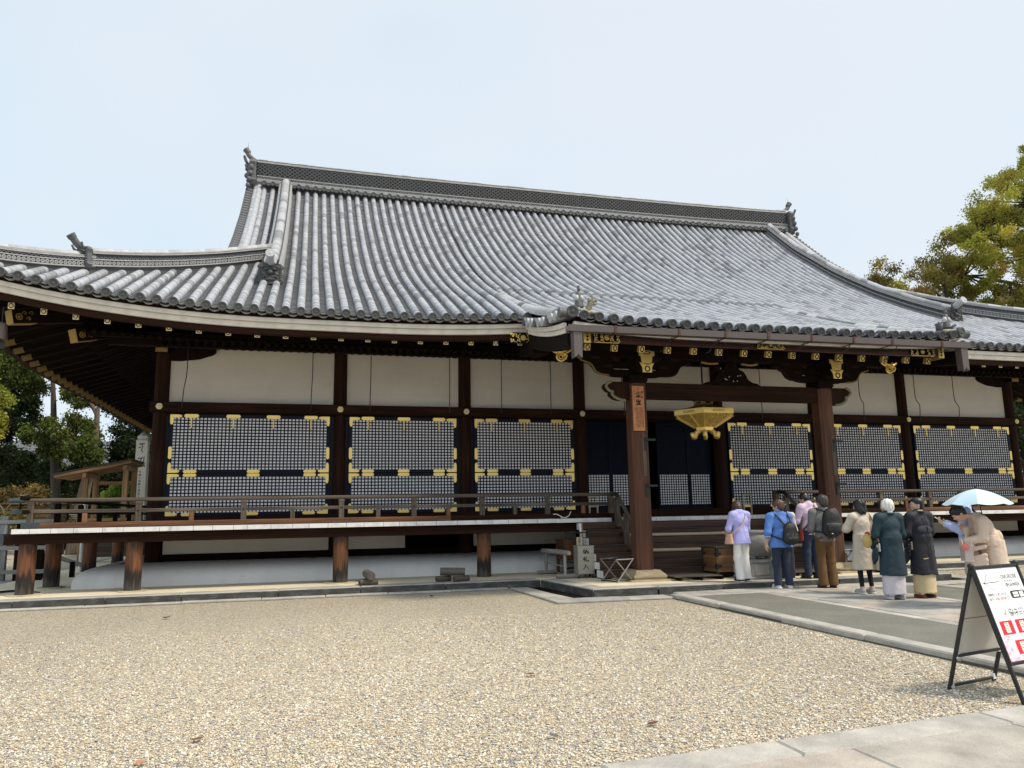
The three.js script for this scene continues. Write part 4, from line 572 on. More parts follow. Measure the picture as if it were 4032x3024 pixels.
{
  const xs = []; for (let x = -15.25; x <= -4.3; x += 0.35) xs.push(x); xs.push(-4.3);
  const path = (z, dy) => xs.map((x) => V(x, eaveY(x) + dy, z)), both = (f) => { f(xs, 1); f(xs.map((x) => -x).reverse(), 2); };
  both((X) => {
    const p = (z, dy) => X.map((x) => V(x, eaveY(x) + dy, z)), r = rng(3);
    // upper and lower white boards, in lengths
    for (const [z, y0, y1, mat] of [[3.30, -0.185, -0.10, M.eaveWhite], [3.24, -0.295, -0.19, M.eaveWhite]]) mk('white_eave_board', sweep(p(z - 0.06, 0), rect(-0.06, 0.06, y0, y1)), mat, hall);
    mk('eave_fascia', sweep(p(3.08, 0), rect(-0.09, 0.09, -0.40, -0.29)), M.wood, hall);
    mk('tile_batten', sweep(p(3.26, 0), rect(-0.06, 0.06, -0.10, -0.02)), M.woodBlack, hall);
  });
  // soffits
  const sof = (s) => sheet(36, 8, (u, v) => { const x = mixn(-15.1, 15.1, u), za = Math.max(0, Math.abs(x) - 12.05), z = mixn(za, 3.12, v); return [x, mixn(6.15, eaveY(x) - 0.31, z / 3.12), z]; });
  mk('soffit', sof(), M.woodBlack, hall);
  const side2 = (z) => 5.445 + sori(Math.abs(z + 8.65) + 3.3);
  for (const s of [-1, 1]) {
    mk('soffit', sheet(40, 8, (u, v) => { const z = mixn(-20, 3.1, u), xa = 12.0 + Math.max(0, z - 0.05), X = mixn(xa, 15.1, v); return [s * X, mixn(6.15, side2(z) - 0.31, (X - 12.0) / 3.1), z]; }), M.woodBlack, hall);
    const zp = []; for (let z = -20; z <= 3.25; z += 0.4) zp.push(z); mk('white_eave_board', sweep(zp.map((z) => V(s * 15.26, side2(z), z)), rect(-0.05, 0.05, -0.28, -0.10)), M.eaveWhite, hall); mk('eave_fascia', sweep(zp.map((z) => V(s * 15.14, side2(z), z)), rect(-0.08, 0.08, -0.38, -0.285)), M.wood, hall);
    const sleeve = tr(box(0.100, 0.112, 0.20, 0.005), 0, 0, -0.10);
    for (let k = 0; k < 34; k++) { const z = 2.15 - k * 0.54; const y = side2(z) - 0.37, p1 = V(s * 15.0, y - 0.04, z), p0 = V(s * (12.1 + Math.max(0, z)), y + 0.86 * (1 - Math.max(0, z) / 3.1), z); const m = rafter(p0, p1, 0.09, 0.105, null); const d = p1.clone().sub(p0).normalize(), up = V(0, 1, 0), xx = up.clone().cross(d).normalize(), yy = d.clone().cross(xx); const g = mk('gold_rafter_cap', sleeve, M.goldShade, m); g.applyMatrix4(new THREE.Matrix4().makeBasis(xx, yy, d).setPosition(p1.clone().addScaledVector(d, 0.012)));
      if (k % 1 === 0) for (const o of [0, 0.27]) rafter(V(s * 12.0, 5.98, z - o - 0.13), V(s * 13.55, side2(z) - 0.20, z - o - 0.13), 0.075, 0.09, null, 'inner_rafter'); }
    // corner rafters with gold sheaths
    const D = V(s, 0, 1).normalize(), hipR = (a, b, ya, yb, w, h) => { const P = (t, y) => V(s * (12 + t), y, t); const m = mk('hip_rafter', bar(P(a, ya), P(b, yb), w, h, 0.008), M.woodBlack, hall); return [m, P(b, yb), P(b, yb).sub(P(a, ya)).normalize()]; };
    for (const [a, b, ya, yb, w, h, L] of [[0, 1.48, 5.85, 5.235, 0.24, 0.26, 0.42], [0, 2.36, 6.1, 5.36, 0.22, 0.26, 0.44], [0, 3.1, 6.3, 5.75, 0.2, 0.22, 0.3]]) { const [m, p, d] = hipR(a, b, ya, yb, w, h); const xx = V(0, 1, 0).cross(d).normalize(), yy = d.clone().cross(xx), B = new THREE.Matrix4().makeBasis(xx, yy, d).setPosition(p); const orn = [tr(box(w + 0.012, h + 0.012, 0.012, 0.003), 0, 0, 0.004), tr(box(w + 0.02, 0.014, L, 0.003), 0, -h / 2 - 0.004, -L / 2)]; for (const q of [-1, 1]) { for (let k = 0; k < 12; k++) orn.push(ball(0.016, q * (w / 2 + 0.006), 0.055 * Math.sin(k * PI / 6), -0.12 + 0.055 * Math.cos(k * PI / 6), [0.5, 1, 1], 6, 5)); orn.push(ball(0.03, q * (w / 2 + 0.006), 0, -0.12, [0.5, 1, 1], 8, 6)); for (let k = 0; k < 3; k++) { const c = []; for (let i = 0; i <= 10; i++) { const an = i * 0.55, rr = 0.045 * (1 - i / 13); c.push([q * (w / 2 + 0.006), (k % 2 ? -0.05 : 0.06) + rr * Math.sin(an), -0.23 - k * 0.065 + rr * Math.cos(an)]); } orn.push(tube(c, 0.009, 14, 5)); } } const g = mk('gold_sheath', orn, M.goldDull, m); g.applyMatrix4(B); }
    void D;
  }
  // flying rafters of the front, gold-capped; two dense rows of inner rafters behind
  const capY = (x) => 5.075 + sori(Math.abs(x)) * 0.80 + rise(x) * 0.35;
  for (let k = -27; k <= 28; k++) { const x = k * 0.54 - 0.09; if (Math.abs(x) > 14.6 || (Math.abs(x) < 4.1)) continue; const z0 = Math.max(0.3, Math.abs(x) - 11.9); rafter(V(x, capY(x) + (3.0 - z0) * 0.29, z0), V(x, capY(x), 3.0), 0.09, 0.105, M.goldPale); }
  for (let k = -78; k <= 78; k++) { const x = k * 0.179; if (Math.abs(x) > 13.6) continue; const z0 = Math.max(-0.1, Math.abs(x) - 12), lf = sori(Math.abs(x)) * 0.5; if (z0 < 1.3) rafter(V(x, 5.72 + lf, z0), V(x, 5.175 + lf, 1.62), 0.075, 0.09, null, 'inner_rafter'); if (z0 < 0.7 && Math.abs(x) < 12) rafter(V(x + 0.09, 5.42, z0), V(x + 0.09, 5.245, 0.95), 0.075, 0.09, null, 'inner_rafter'); }
  mk('eave_purlin', [bx(-13.0, 13.0, 5.24, 5.42, 0.62, 0.80, 0.01)], M.woodBlack, hall); mk('eave_purlin', [bx(-13.4, 13.4, 5.27, 5.40, 1.35, 1.45, 0.01)], M.woodBlack, hall);
  // gold front plates and curved bracket arms at the two corner columns
  for (const s of [-1, 1]) { const pl = [box(0.25, 0.27, 0.02, 0.004)]; for (let k = 0; k < 16; k++) pl.push(tr(ball(0.022, 0, 0.062, 0.012, [0.6, 1.5, 0.4], 8, 6), 0, 0, 0, 0, 0, k * PI / 8)); pl.push(ball(0.025, 0, 0, 0.015, [1, 1, 0.5], 10, 6)); const m = mk('gold_plaque', pl, M.goldDull, hall); m.position.set(s * 11.99, 5.33, 0.36); mk('bracket_arm', bx(s * 11.99 - 0.12, s * 11.99 + 0.12, 5.2, 5.46, -0.1, 0.35, 0.01), M.woodBlack, hall);
    const arm = extr([[0, 0], [0.35, 0], [0.75, 0.05], [1.05, 0.16], [1.12, 0.22], [1.12, 0.36], [0, 0.36]], 0.16, 0.01); mk('bracket_arm', tr(arm, s * 11.99 + (s > 0 ? 0 : 0), 5.06, s > 0 ? 0.1 : -0.06, 0, s > 0 ? PI : 0, 0), M.woodBlack, hall); }
}
// ------------------------------------------------------------------ porch in front of the steps
function filigree(w, h, seed, flower = true) { // gold scrollwork lying on a dark plate, in the xy plane
  const r = rng(seed), o = []; const spiral = (cx, cy, R, dir, a0) => { const c = []; for (let i = 0; i <= 12; i++) { const a = a0 + dir * i * 0.48, q = R * (1 - i / 14); c.push([cx + q * Math.cos(a), cy + q * Math.sin(a), 0.008]); } return tube(c, Math.min(0.011, h * 0.05), 16, 5); };
  const n = Math.max(2, Math.round(w / (h * 0.55))); for (let i = 0; i < n; i++) for (const q of [-1, 1]) { const x = -w / 2 + w * (i + 0.5) / n; if (flower && Math.abs(x) < h * 0.38) continue; o.push(spiral(x, q * h * 0.20, h * 0.20, q * (i % 2 ? 1 : -1), r() * 6)); o.push(ball(h * 0.055, x + h * 0.2, -q * h * 0.36, 0.006, [1.6, 0.8, 0.5], 7, 5)); o.push(ball(h * 0.05, x - h * 0.16, q * h * 0.40, 0.006, [1.4, 0.8, 0.5], 7, 5)); }
  if (flower) { for (let k = 0; k < 14; k++) o.push(tr(ball(h * 0.07, 0, h * 0.20, 0.008, [0.55, 1.4, 0.35], 7, 5), 0, 0, 0, 0, 0, k * PI / 7)); o.push(ball(h * 0.10, 0, 0, 0.012, [1, 1, 0.5], 10, 6)); }
  return merge(o);
}
function plaque(parent, x, y, z, w, h, seed, ends = 'both', frame = true) {
  const g = new THREE.Group(); g.name = 'gold_plaque'; parent.add(g); g.position.set(x, y, z); mk('dark_ground', extr(lobe(w, h), 0.006, 0.001), M.dark, g).position.z = -0.002; mk('gold_scrollwork', filigree(w * 0.94, h * 0.94, seed), M.gold, g).position.z = 0.004;
  if (frame) mk('gold_frame', [tr(box(w * 0.86, 0.012, 0.012, 0.003), 0, h / 2 - 0.008, 0.006), tr(box(w * 0.86, 0.012, 0.012, 0.003), 0, -h / 2 + 0.008, 0.006)], M.gold, g); return g;
}
const PC = 2.24, PZ = 4.07;
M.goldCap = std({ color: lin(0.66, 0.50, 0.19), metalness: 0.6, roughness: 0.45 });
{
  M.porchWood = std({ color: lin(0.15, 0.058, 0.028), map: T.wood, bumpMap: T.woodBump, bumpScale: 0.004, roughness: 0.75 });
  for (const s of [-1, 1]) {
    const X = s * PC, ch = 0.055, w = 0.178; // chamfered square post
    const oct = [[-w + ch, -w], [w - ch, -w], [w, -w + ch], [w, w - ch], [w - ch, w], [-w + ch, w], [-w, w - ch], [-w, -w + ch]];
    mk('porch_column', uvBox(tr(extr(oct, 3.75, 0), X, 0.355, PZ, -PI / 2, 0, 0), 1), M.porchWood, hall);
    mk('column_patch', bx(X + 0.02, X + 0.10, 2.2, 3.05, PZ + w, PZ + w + 0.012, 0.004, 1), M.woodGrey, hall);
    for (const y of [2.93, 2.0]) mk('iron_bracket', [bx(X + 0.08, X + 0.30, y - 0.02, y + 0.03, PZ + w, PZ + w + 0.05, 0.008), bx(X + 0.05, X + 0.11, y - 0.22, y + 0.06, PZ + w + 0.004, PZ + w + 0.02, 0.004)], M.iron, hall);
    // carved base stone and slab
    const base = fin(new THREE.LatheGeometry([[0.40, 0], [0.47, 0.02], [0.50, 0.06], [0.49, 0.095], [0.385, 0.165], [0.36, 0.19], [0, 0.19]].map((q) => new THREE.Vector2(q[0], q[1])), 4)); base.computeVertexNormals();
    mk('carved_base_stone', uvBox(tr(base, X, 0.165, PZ, 0, PI / 4, 0), 0), M.stoneYellow, hall);
    const r = rng(s + 9), pts = []; for (const [a, b] of [[-0.55, -0.45], [0, -0.47], [0.62, -0.42], [0.66, 0.1], [0.6, 0.44], [0.1, 0.47], [-0.5, 0.42], [-0.58, 0]]) pts.push([X + a + 0.05 * r(), PZ + 0.05 + b + 0.05 * r()]); mk('foot_slab', slab(pts, 0.13, 0.185, 0.012), M.stoneYellow, hall);
    // bracket set
    mk('capital_block', [bx(X - 0.20, X + 0.20, 4.17, 4.28, PZ - 0.2, PZ + 0.2, 0.012), (() => { const g = fin(new THREE.CylinderGeometry(0.285, 0.2, 0.10, 4)); g.computeVertexNormals(); return tr(g, X, 4.12, PZ, 0, PI / 4, 0); })()], M.woodBlack, hall);
    const arm = (L, y, th, d = 0.15) => { const p = [[-L, y + th], [-L, y + th * 0.62], [-L * 0.9, y + th * 0.3], [-L * 0.72, y + th * 0.06], [-L * 0.55, y], [L * 0.55, y], [L * 0.72, y + th * 0.06], [L * 0.9, y + th * 0.3], [L, y + th * 0.62], [L, y + th]]; return tr(extr(p, d, 0.006), X, 0, PZ - d / 2); };
    mk('bracket_arm', arm(0.72, 4.255, 0.14, 0.17), M.woodBlack, hall); mk('bracket_arm', arm(1.02, 4.44, 0.13, 0.15), M.woodBlack, hall);
    const blk = (x, y) => { const g = fin(new THREE.CylinderGeometry(0.135, 0.095, 0.06, 4)); g.computeVertexNormals(); return [tr(g, x, y + 0.03, PZ, 0, PI / 4, 0), bx(x - 0.095, x + 0.095, y + 0.06, y + 0.105, PZ - 0.095, PZ + 0.095, 0.006)]; };
    for (const o of [-0.62, 0, 0.62]) mk('bearing_block', blk(X + o, 4.385), M.wood, hall); for (const o of [-0.9, -0.45, 0, 0.45, 0.9]) mk('bearing_block', blk(X + o, 4.555), M.wood, hall);
    // carved side strut, gilded edge
    for (const q of [-1, 1]) { const c = [[0.62, 4.27], [0.80, 4.29], [0.90, 4.34], [0.95, 4.42], [1.00, 4.49], [1.10, 4.53], [1.22, 4.57]].map(([a, y]) => [X + q * a, y, PZ + 0.10]); mk('carved_strut', tube(c, 0.022, 20, 8), q === s ? M.goldShade : M.wood, hall); mk('bracket_wing', tr(extr([...c.map((p) => [p[0], p[1]]), [X + q * 1.22, 4.66], [X + q * 0.5, 4.66], [X + q * 0.5, 4.27]], 0.09, 0.004), 0, 0, PZ), M.woodBlack, hall); }
    // forward nose with gold face
    const ng = new THREE.Group(); ng.name = 'gold_beam_nose'; hall.add(ng); ng.position.set(X + 0.02, 0, 4.62);
    mk('beam_end', [bx(-0.09, 0.09, 4.34, 4.72, -0.5, 0, 0.01)], M.woodBlack, ng);
    mk('gold_face', [tr(extr([[-0.17, 0], [0.17, 0], [0.17, 0.11], [0.12, 0.14], [-0.12, 0.14], [-0.17, 0.11]], 0.03, 0.006), 0, 4.60, 0), tr(extr([[-0.105, 0], [0.105, 0], [0.13, 0.17], [-0.13, 0.17]], 0.028, 0.006), 0, 4.44, 0), tr(extr([[-0.10, 0], [0.10, 0], [0.105, 0.10], [0.16, 0.20], [0.04, 0.16], [-0.04, 0.16], [-0.16, 0.20], [-0.105, 0.10]], 0.032, 0.006), 0, 4.26, 0.004)], M.gold, ng);
    mk('dark_eye', [tr(new THREE.TorusGeometry(0.05, 0.012, 6, 20), 0, 4.33, 0.04), tr(new THREE.TorusGeometry(0.05, 0.010, 6, 20), 0, 4.66, 0.032, 0, 0, 0, [1.3, 0.6, 1])], M.dark, ng);
    // cloud-carved end of the tie beam
    const cl1 = [[0, 0], [0.10, -0.01], [0.16, -0.03], [0.26, -0.02], [0.34, 0.01], [0.40, 0.05], [0.44, 0.10], [0.41, 0.14], [0.47, 0.15], [0.52, 0.19], [0.56, 0.25], [0.53, 0.31], [0.46, 0.345], [0.36, 0.35], [0, 0.35]];
    mk('carved_beam_nose', [tr(extr(cl1.map(([a, b]) => [s * a, b]).sort(() => 0), 0.22, 0.015), X + s * 0.16, 3.785, PZ - 0.11)], M.wood, hall);
    const edge = cl1.slice(2, 13).map(([a, b]) => [X + s * (0.16 + a - 0.03), 3.785 + b, PZ + 0.105]); mk('carved_edge', tube(edge, 0.030, 40, 8), std({ color: lin(0.20, 0.20, 0.13), roughness: 0.9 }), hall);
    // end of purlin: gold pendant
    const pn2 = [lathe([[0.0, -0.24], [0.09, -0.22], [0.12, -0.14], [0.10, -0.05], [0.0, 0.0]], 18)]; const pend = mk('gold_pendant', [tr(new THREE.TorusGeometry(0.085, 0.022, 8, 22), 0, -0.15, 0), tr(new THREE.TorusGeometry(0.04, 0.016, 8, 18), 0, -0.15, 0), tube([[-0.20, -0.01, 0], [-0.14, -0.05, 0], [-0.09, -0.07, 0]], 0.024, 8, 7), tube([[0.20, -0.01, 0], [0.14, -0.05, 0], [0.09, -0.07, 0]], 0.024, 8, 7), tube([[-0.1, -0.02, 0], [0, -0.05, 0.01], [0.1, -0.02, 0]], 0.028, 10, 7), tube([[0.03, -0.09, 0.05], [0.10, -0.12, 0.06], [0.08, -0.2, 0.05]], 0.02, 8, 6)], M.gold, hall); void pn2; pend.position.set(s * 3.93, 4.735, 4.3);
  }
  mk('porch_beam', [bx(-PC + 0.175, PC - 0.175, 3.80, 4.135, PZ - 0.11, PZ + 0.11, 0.02)], M.wood, hall);
  mk('porch_purlin', bx(-3.95, 3.95, 4.655, 4.86, PZ - 0.11, PZ + 0.11, 0.012), M.woodBlack, hall);
  // frog-leg strut in the middle
  const kg = new THREE.Group(); kg.name = 'frog_leg_strut'; hall.add(kg); kg.position.set(0, 4.137, PZ - 0.06);
  mk('strut', extr([[-0.68, 0], [-0.62, 0.05], [-0.50, 0.07], [-0.40, 0.13], [-0.36, 0.22], [-0.30, 0.31], [-0.20, 0.35], [-0.14, 0.42], [-0.14, 0.50], [0.14, 0.50], [0.14, 0.42], [0.20, 0.35], [0.30, 0.31], [0.36, 0.22], [0.40, 0.13], [0.50, 0.07], [0.62, 0.05], [0.68, 0]], 0.12, 0.01), M.woodBlack, kg);
  const lf = [], q = rng(5); for (let i = 0; i < 26; i++) lf.push(ball(0.028 + 0.02 * q(), (q() - 0.5) * 0.5, 0.05 + q() * 0.22, 0.125, [1.3, 0.8, 0.6], 7, 5)); mk('carved_leaves', lf, M.woodBlack, kg); const fl = []; for (let i = 0; i < 7; i++) fl.push(ball(0.016, (q() - 0.5) * 0.42, 0.06 + q() * 0.22, 0.145, [1, 1, 0.6], 6, 5)); mk('white_petals', fl, std({ color: lin(0.45, 0.45, 0.40), roughness: 0.8 }), kg);
  for (const s of [-1, 1]) mk('carved_strut', tube([[s * 0.30, 4.62, PZ], [s * 0.5, 4.60, PZ + 0.03], [s * 0.66, 4.63, PZ]], 0.03, 10, 7), M.goldDull, hall);
  // rafters, soffit, fascia, boards
  for (let k = -7; k <= 7; k++) { const x = k * 0.545 - 0.04; if (Math.abs(x) > 3.9) continue; const m = rafter(V(x, 5.42, 2.4), V(x, 4.51, 5.60), 0.105, 0.12, null); const d = V(0, -0.91, 3.2).normalize(), xx = V(0, 1, 0).cross(d).normalize(), yy = d.clone().cross(xx), B = new THREE.Matrix4().makeBasis(xx, yy, d).setPosition(x, 4.51, 5.60);
    const c1 = mk('gold_rafter_cap', [tr(box(0.110, 0.125, 0.10, 0.006), 0, 0, -0.045), ball(0.019, 0, 0, 0.010, [1, 1, 0.5], 10, 6)], M.goldCap, m); c1.applyMatrix4(B); const c2 = mk('dark_ring', [tr(new THREE.TorusGeometry(0.040, 0.010, 6, 20), 0, 0, 0.0085, 0, 0, 0, [0.85, 1.1, 0.5])], M.dark, m); c2.applyMatrix4(B); }
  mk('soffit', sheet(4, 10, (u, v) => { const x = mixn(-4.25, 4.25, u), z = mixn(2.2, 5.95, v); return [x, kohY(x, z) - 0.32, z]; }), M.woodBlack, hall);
  mk('porch_fascia', bx(-3.98, 3.98, 4.565, 4.755, 5.70, 5.785, 0.008), M.woodRed, hall);
  const kx = []; for (let x = -4.22; x <= 4.221; x += 0.2111) kx.push(x);
  mk('white_eave_board', sweep(kx.map((x) => V(x, kohY(x, 5.95) - 0.0, 5.83)), rect(-0.05, 0.05, -0.245, -0.185)), M.eaveWhite, hall);
  mk('white_eave_board', sweep(kx.map((x) => V(x, kohY(x, 5.95) - 0.0, 5.89)), rect(-0.05, 0.05, -0.18, -0.11)), M.eaveWhite, hall);
  mk('tile_batten', sweep(kx.map((x) => V(x, kohY(x, 5.95), 5.90)), rect(-0.05, 0.05, -0.11, -0.02)), M.woodBlack, hall);
  plaque(hall, -0.13, 4.66, 5.80, 0.68, 0.185, 7); plaque(hall, -3.55, 4.655, 5.80, 0.56, 0.21, 8); plaque(hall, 3.45, 4.66, 5.80, 0.66, 0.19, 9);
  for (const s of [-1, 1]) { const g = new THREE.Group(); g.name = 'gold_corner_sheath'; hall.add(g); mk('gold_plate', [bx(Math.min(s * 3.86, s * 3.995), Math.max(s * 3.86, s * 3.995), 4.545, 4.775, 5.79, 5.802, 0.003), bx(Math.min(s * 3.985, s * 3.998), Math.max(s * 3.985, s * 3.998), 4.545, 4.775, 5.45, 5.80, 0.003)], M.gold, g); mk('dark_studs', [0, 1, 2].map((k) => ball(0.022, s * 3.925, 4.60 + k * 0.06, 5.803, [1, 1, 0.4], 8, 6)), M.dark, g); }
  // gutter with its straps and end boxes
  const gy = (x) => 4.665 + 0.004 * x;
  const gp = []; for (let x = -4.44; x <= 4.2601; x += 0.29) gp.push(V(x, gy(x), 6.15)); mk('rain_gutter', sweep(gp, [[-0.075, 0], [0.075, 0], [0.085, 0.115], [0.07, 0.115], [0.062, 0.012], [-0.062, 0.012], [-0.07, 0.115], [-0.085, 0.115]]), M.gutter, hall);
  for (const x of [-3.55, -2.30, -1.35, -0.45, 0.50, 1.45, 2.35, 3.55]) mk('gutter_strap', [bx(x - 0.02, x + 0.02, gy(x) - 0.01, gy(x) + 0.125, 6.237, 6.243, 0), bx(x - 0.02, x + 0.02, gy(x) - 0.012, gy(x) - 0.003, 5.9, 6.24, 0)], M.gutterRed, hall);
  for (const x of [-2.35, -1.4, 0.45, 1.5, 2.6, 3.6]) mk('gutter_hook', tube([[x, 4.68, 6.05], [x - 0.02, 4.60, 6.0], [x - 0.09, 4.54, 5.9], [x - 0.08, 4.48, 5.86], [x - 0.13, 4.44, 5.8]], 0.010, 16, 6), M.iron, hall);
  for (const [x, y0] of [[-4.255, 4.175], [4.12, 4.215]]) { const g = extr([[-0.075, 0], [-0.02, 0.035], [0, 0.065], [0.02, 0.035], [0.075, 0], [0.085, 0.50], [-0.085, 0.50]], 0.16, 0.005); mk('gutter_spout', tr(g, x, y0, 6.04), M.gutter, hall); }
  // verge of the porch roof, both sides: roll of tiles, side-facing round tiles, white board, barge board
  for (const s of [-1, 1]) {
    const vp = []; for (let z = 0.25; z <= 6.02; z += 0.18) vp.push(V(s * 4.17, kohY(4.1, z) - 0.02 - 0.5 * Math.max(0, 0.7 - z) * 0.15, z));
    const prof2 = Array.from({ length: 11 }, (_, i) => [0.155 * Math.cos(PI * i / 10), 0.165 * Math.sin(PI * i / 10)]); const rt = rng(s + 50);
    for (let i = 0; i < vp.length - 1; i += 2) { const seg = vp.slice(i, Math.min(vp.length, i + 3)); if (seg.length > 1) mk('verge_roll_tile', toCreasedNormals(sweep(seg.map((p) => p.clone().add(V(0, (i % 4) * 0.003, 0))), prof2, true), 0.8), [M.tile, M.tileMid, M.noshi, M.tile][Math.floor(rt() * 4)], roof); }
    const bd = tr(merge([lathe([[0.0, 0.03], [0.075, 0.03], [0.085, 0.045], [0.11, 0.045], [0.115, 0.0], [0.115, -0.2]], 22), ball(0.04, 0, 0.03, 0, [1, 0.4, 1])]), 0, 0, 0, PI / 2, 0, 0); const m = mk('corner_disc_tile', bd, M.tileDark, roof); m.position.set(s * 4.27, 5.06, 6.0); m.rotation.set(0.1, s * 0.25, 0);
    const sd = merge([rod(V(0, 0, 0), V(0.36, 0.05, 0), 0.088, 0.08, 16), tr(cyl(0.092, 0.092, 0.04, 20), 0, 0, 0, 0, 0, PI / 2)]);
    for (let k = 0; k < 10; k++) { const z = 3.62 + k * 0.257, t = k / 9; const d = mk('side_tile', sd, k % 3 ? M.tile : M.tileMid, roof); d.position.set(s * 4.47, kohY(4.1, z) - 0.20 + 0.24 * t * t, z); if (s > 0) d.rotation.y = PI; d.rotation.z = 0; }
    const wy = (z) => { const t = cl((z - 3.5) / 2.5); return kohY(4.1, z) - 0.34 + 0.16 * t * t; }, wp = []; for (let z = 3.45; z <= 6.0; z += 0.15) wp.push(V(s * 4.37, wy(z), z));
    mk('white_verge_board', sweep(wp, rect(-0.03, 0.03, -0.03, 0.06)), M.eaveWhite, hall); mk('white_verge_board', sweep(wp.map((p) => p.clone().add(V(-s * 0.04, 0, 0))), rect(-0.03, 0.03, -0.125, -0.035)), M.eaveWhite, hall);
    mk('barge_board', sweep(wp.map((p, i) => p.clone().add(V(-s * 0.08, 0, 0))), rect(-0.04, 0.04, -0.42, -0.125)), M.woodBlack, hall);
    mk('porch_side_fill', sweep([V(s * 4.1, 5.0, 2.6), V(s * 4.1, 4.9, 3.6)], rect(-0.2, 0.2, -0.1, 0.55)), M.woodBlack, hall);
    // gold ornament where the main eave runs under the porch roof
    const gx0 = plaque(hall, s * 4.42, 5.175, 3.30, 0.62, 0.24, 21, 'both', false); gx0.rotation.z = -s * 0.03; const lfm = mk('gold_leaf_scroll', [tube([[0, 0.1, 0], [0.05, 0.02, 0.03], [0.06, -0.08, 0.05], [0.16, -0.14, 0.10], [0.20, -0.21, 0.16]], 0.026, 16, 7), tube([[0.0, 0.05, 0], [-0.03, -0.05, 0.02], [0.02, -0.12, 0.03]], 0.02, 10, 6)], M.goldDull, hall); lfm.position.set(s * 4.14, 5.12, 3.38); if (s > 0) lfm.rotation.y = PI / 2;
  }
  // roof figures at the two front corners of the porch roof
  const figure = (name, label, x, s, withDragon) => {
    const g = thing(name, label, 'roof figure', [x, 5.03, 5.85], 0);
    mk('robe', [lathe([[0.0, 0], [0.085, 0.0], [0.09, 0.03], [0.072, 0.12], [0.058, 0.20], [0.055, 0.26], [0.045, 0.30], [0.0, 0.32]], 16)].map((q) => tr(q, 0, 0.14, 0, 0, 0, 0, [1, 1, 0.85])), M.tileMid, g);
    mk('sleeve', [-1, 1].map((q) => tr(lathe([[0.0, 0], [0.05, 0.01], [0.045, 0.08], [0.028, 0.14], [0.0, 0.16]], 12), q * 0.075, 0.27, 0.03, -0.25, 0, q * 0.45)).concat([tube([[-0.13, 0.27, 0.05], [-0.09, 0.28, 0.06], [-0.07, 0.31, 0.06]], 0.008, 8, 5), tube([[0.13, 0.29, 0.05], [0.12, 0.26, 0.06], [0.08, 0.26, 0.06]], 0.008, 8, 5)]), M.tile, g);
    mk('head', [ball(0.037, 0, 0.49, 0.01, [0.9, 1.15, 0.95], 14, 10), tr(cyl(0.026, 0.03, 0.035, 12), 0, 0.52, 0), ball(0.010, 0, 0.488, 0.046, [1, 1.4, 1], 6, 5), ball(0.028, 0, 0.45, 0.012, [0.8, 1.2, 0.7], 8, 6)], M.tileMid, g);
    const rock = []; for (let k = 0; k < 9; k++) rock.push(ball(0.075, -0.13 + k * 0.035 + 0.05, 0.06 + 0.02 * Math.sin(k * 2), 0.03 * Math.cos(k * 3), [1.2, 0.7, 1.3], 9, 7)); mk('base', [ball(0.13, 0.02, 0.05, 0, [1.5, 0.6, 0.9]), ...rock], M.stoneYellowDark ?? M.goldDullStone, g);
    const d = withDragon ? 1 : -1, neck = tube([[d * 0.12, 0.06, 0.04], [d * 0.17, 0.14, 0.05], [d * 0.20, 0.22, 0.06]], 0.055, 12, 10); mk('beast', withDragon ? [neck, ball(0.06, 0.215, 0.265, 0.06, [1.2, 0.9, 0.9]), tube([[0.22, 0.28, 0.06], [0.29, 0.285, 0.06], [0.315, 0.275, 0.06]], 0.026, 8, 8), tube([[0.21, 0.235, 0.06], [0.27, 0.21, 0.06], [0.30, 0.215, 0.06]], 0.018, 8, 8), ball(0.018, 0.225, 0.30, 0.10, [1, 1, 1], 7, 5), ball(0.02, 0.17, 0.30, 0.08, [1, 1.3, 0.7], 7, 5)] : [tr(lathe([[0.0, 0], [0.07, 0], [0.062, 0.1], [0.068, 0.16], [0.05, 0.17], [0, 0.15]], 14), -0.24, 0.06, 0.05, 0, 0, 0.12), tube([[0.10, 0.10, 0.02], [0.13, 0.18, 0.03], [0.19, 0.215, 0.03]], 0.03, 10, 8), ball(0.02, -0.27, 0.235, 0.08, [1, 1, 1], 7, 5), ball(0.02, -0.20, 0.24, 0.08, [1, 1, 1], 7, 5)], withDragon ? M.beast : M.tileDark, g);
    void s; return g;
  };
  M.beast = std({ color: lin(0.26, 0.23, 0.18), map: T.tile, roughness: 0.8 }); M.goldDullStone = std({ color: lin(0.42, 0.39, 0.29), map: T.tile, roughness: 0.9 });
  figure('roof_figure', 'small grey robed tile figure with a snarling beast on the left porch roof corner', -4.09, -1, true); figure('roof_figure', 'small grey robed tile figure with a turtle on the right porch roof corner', 4.09, 1, false);
}
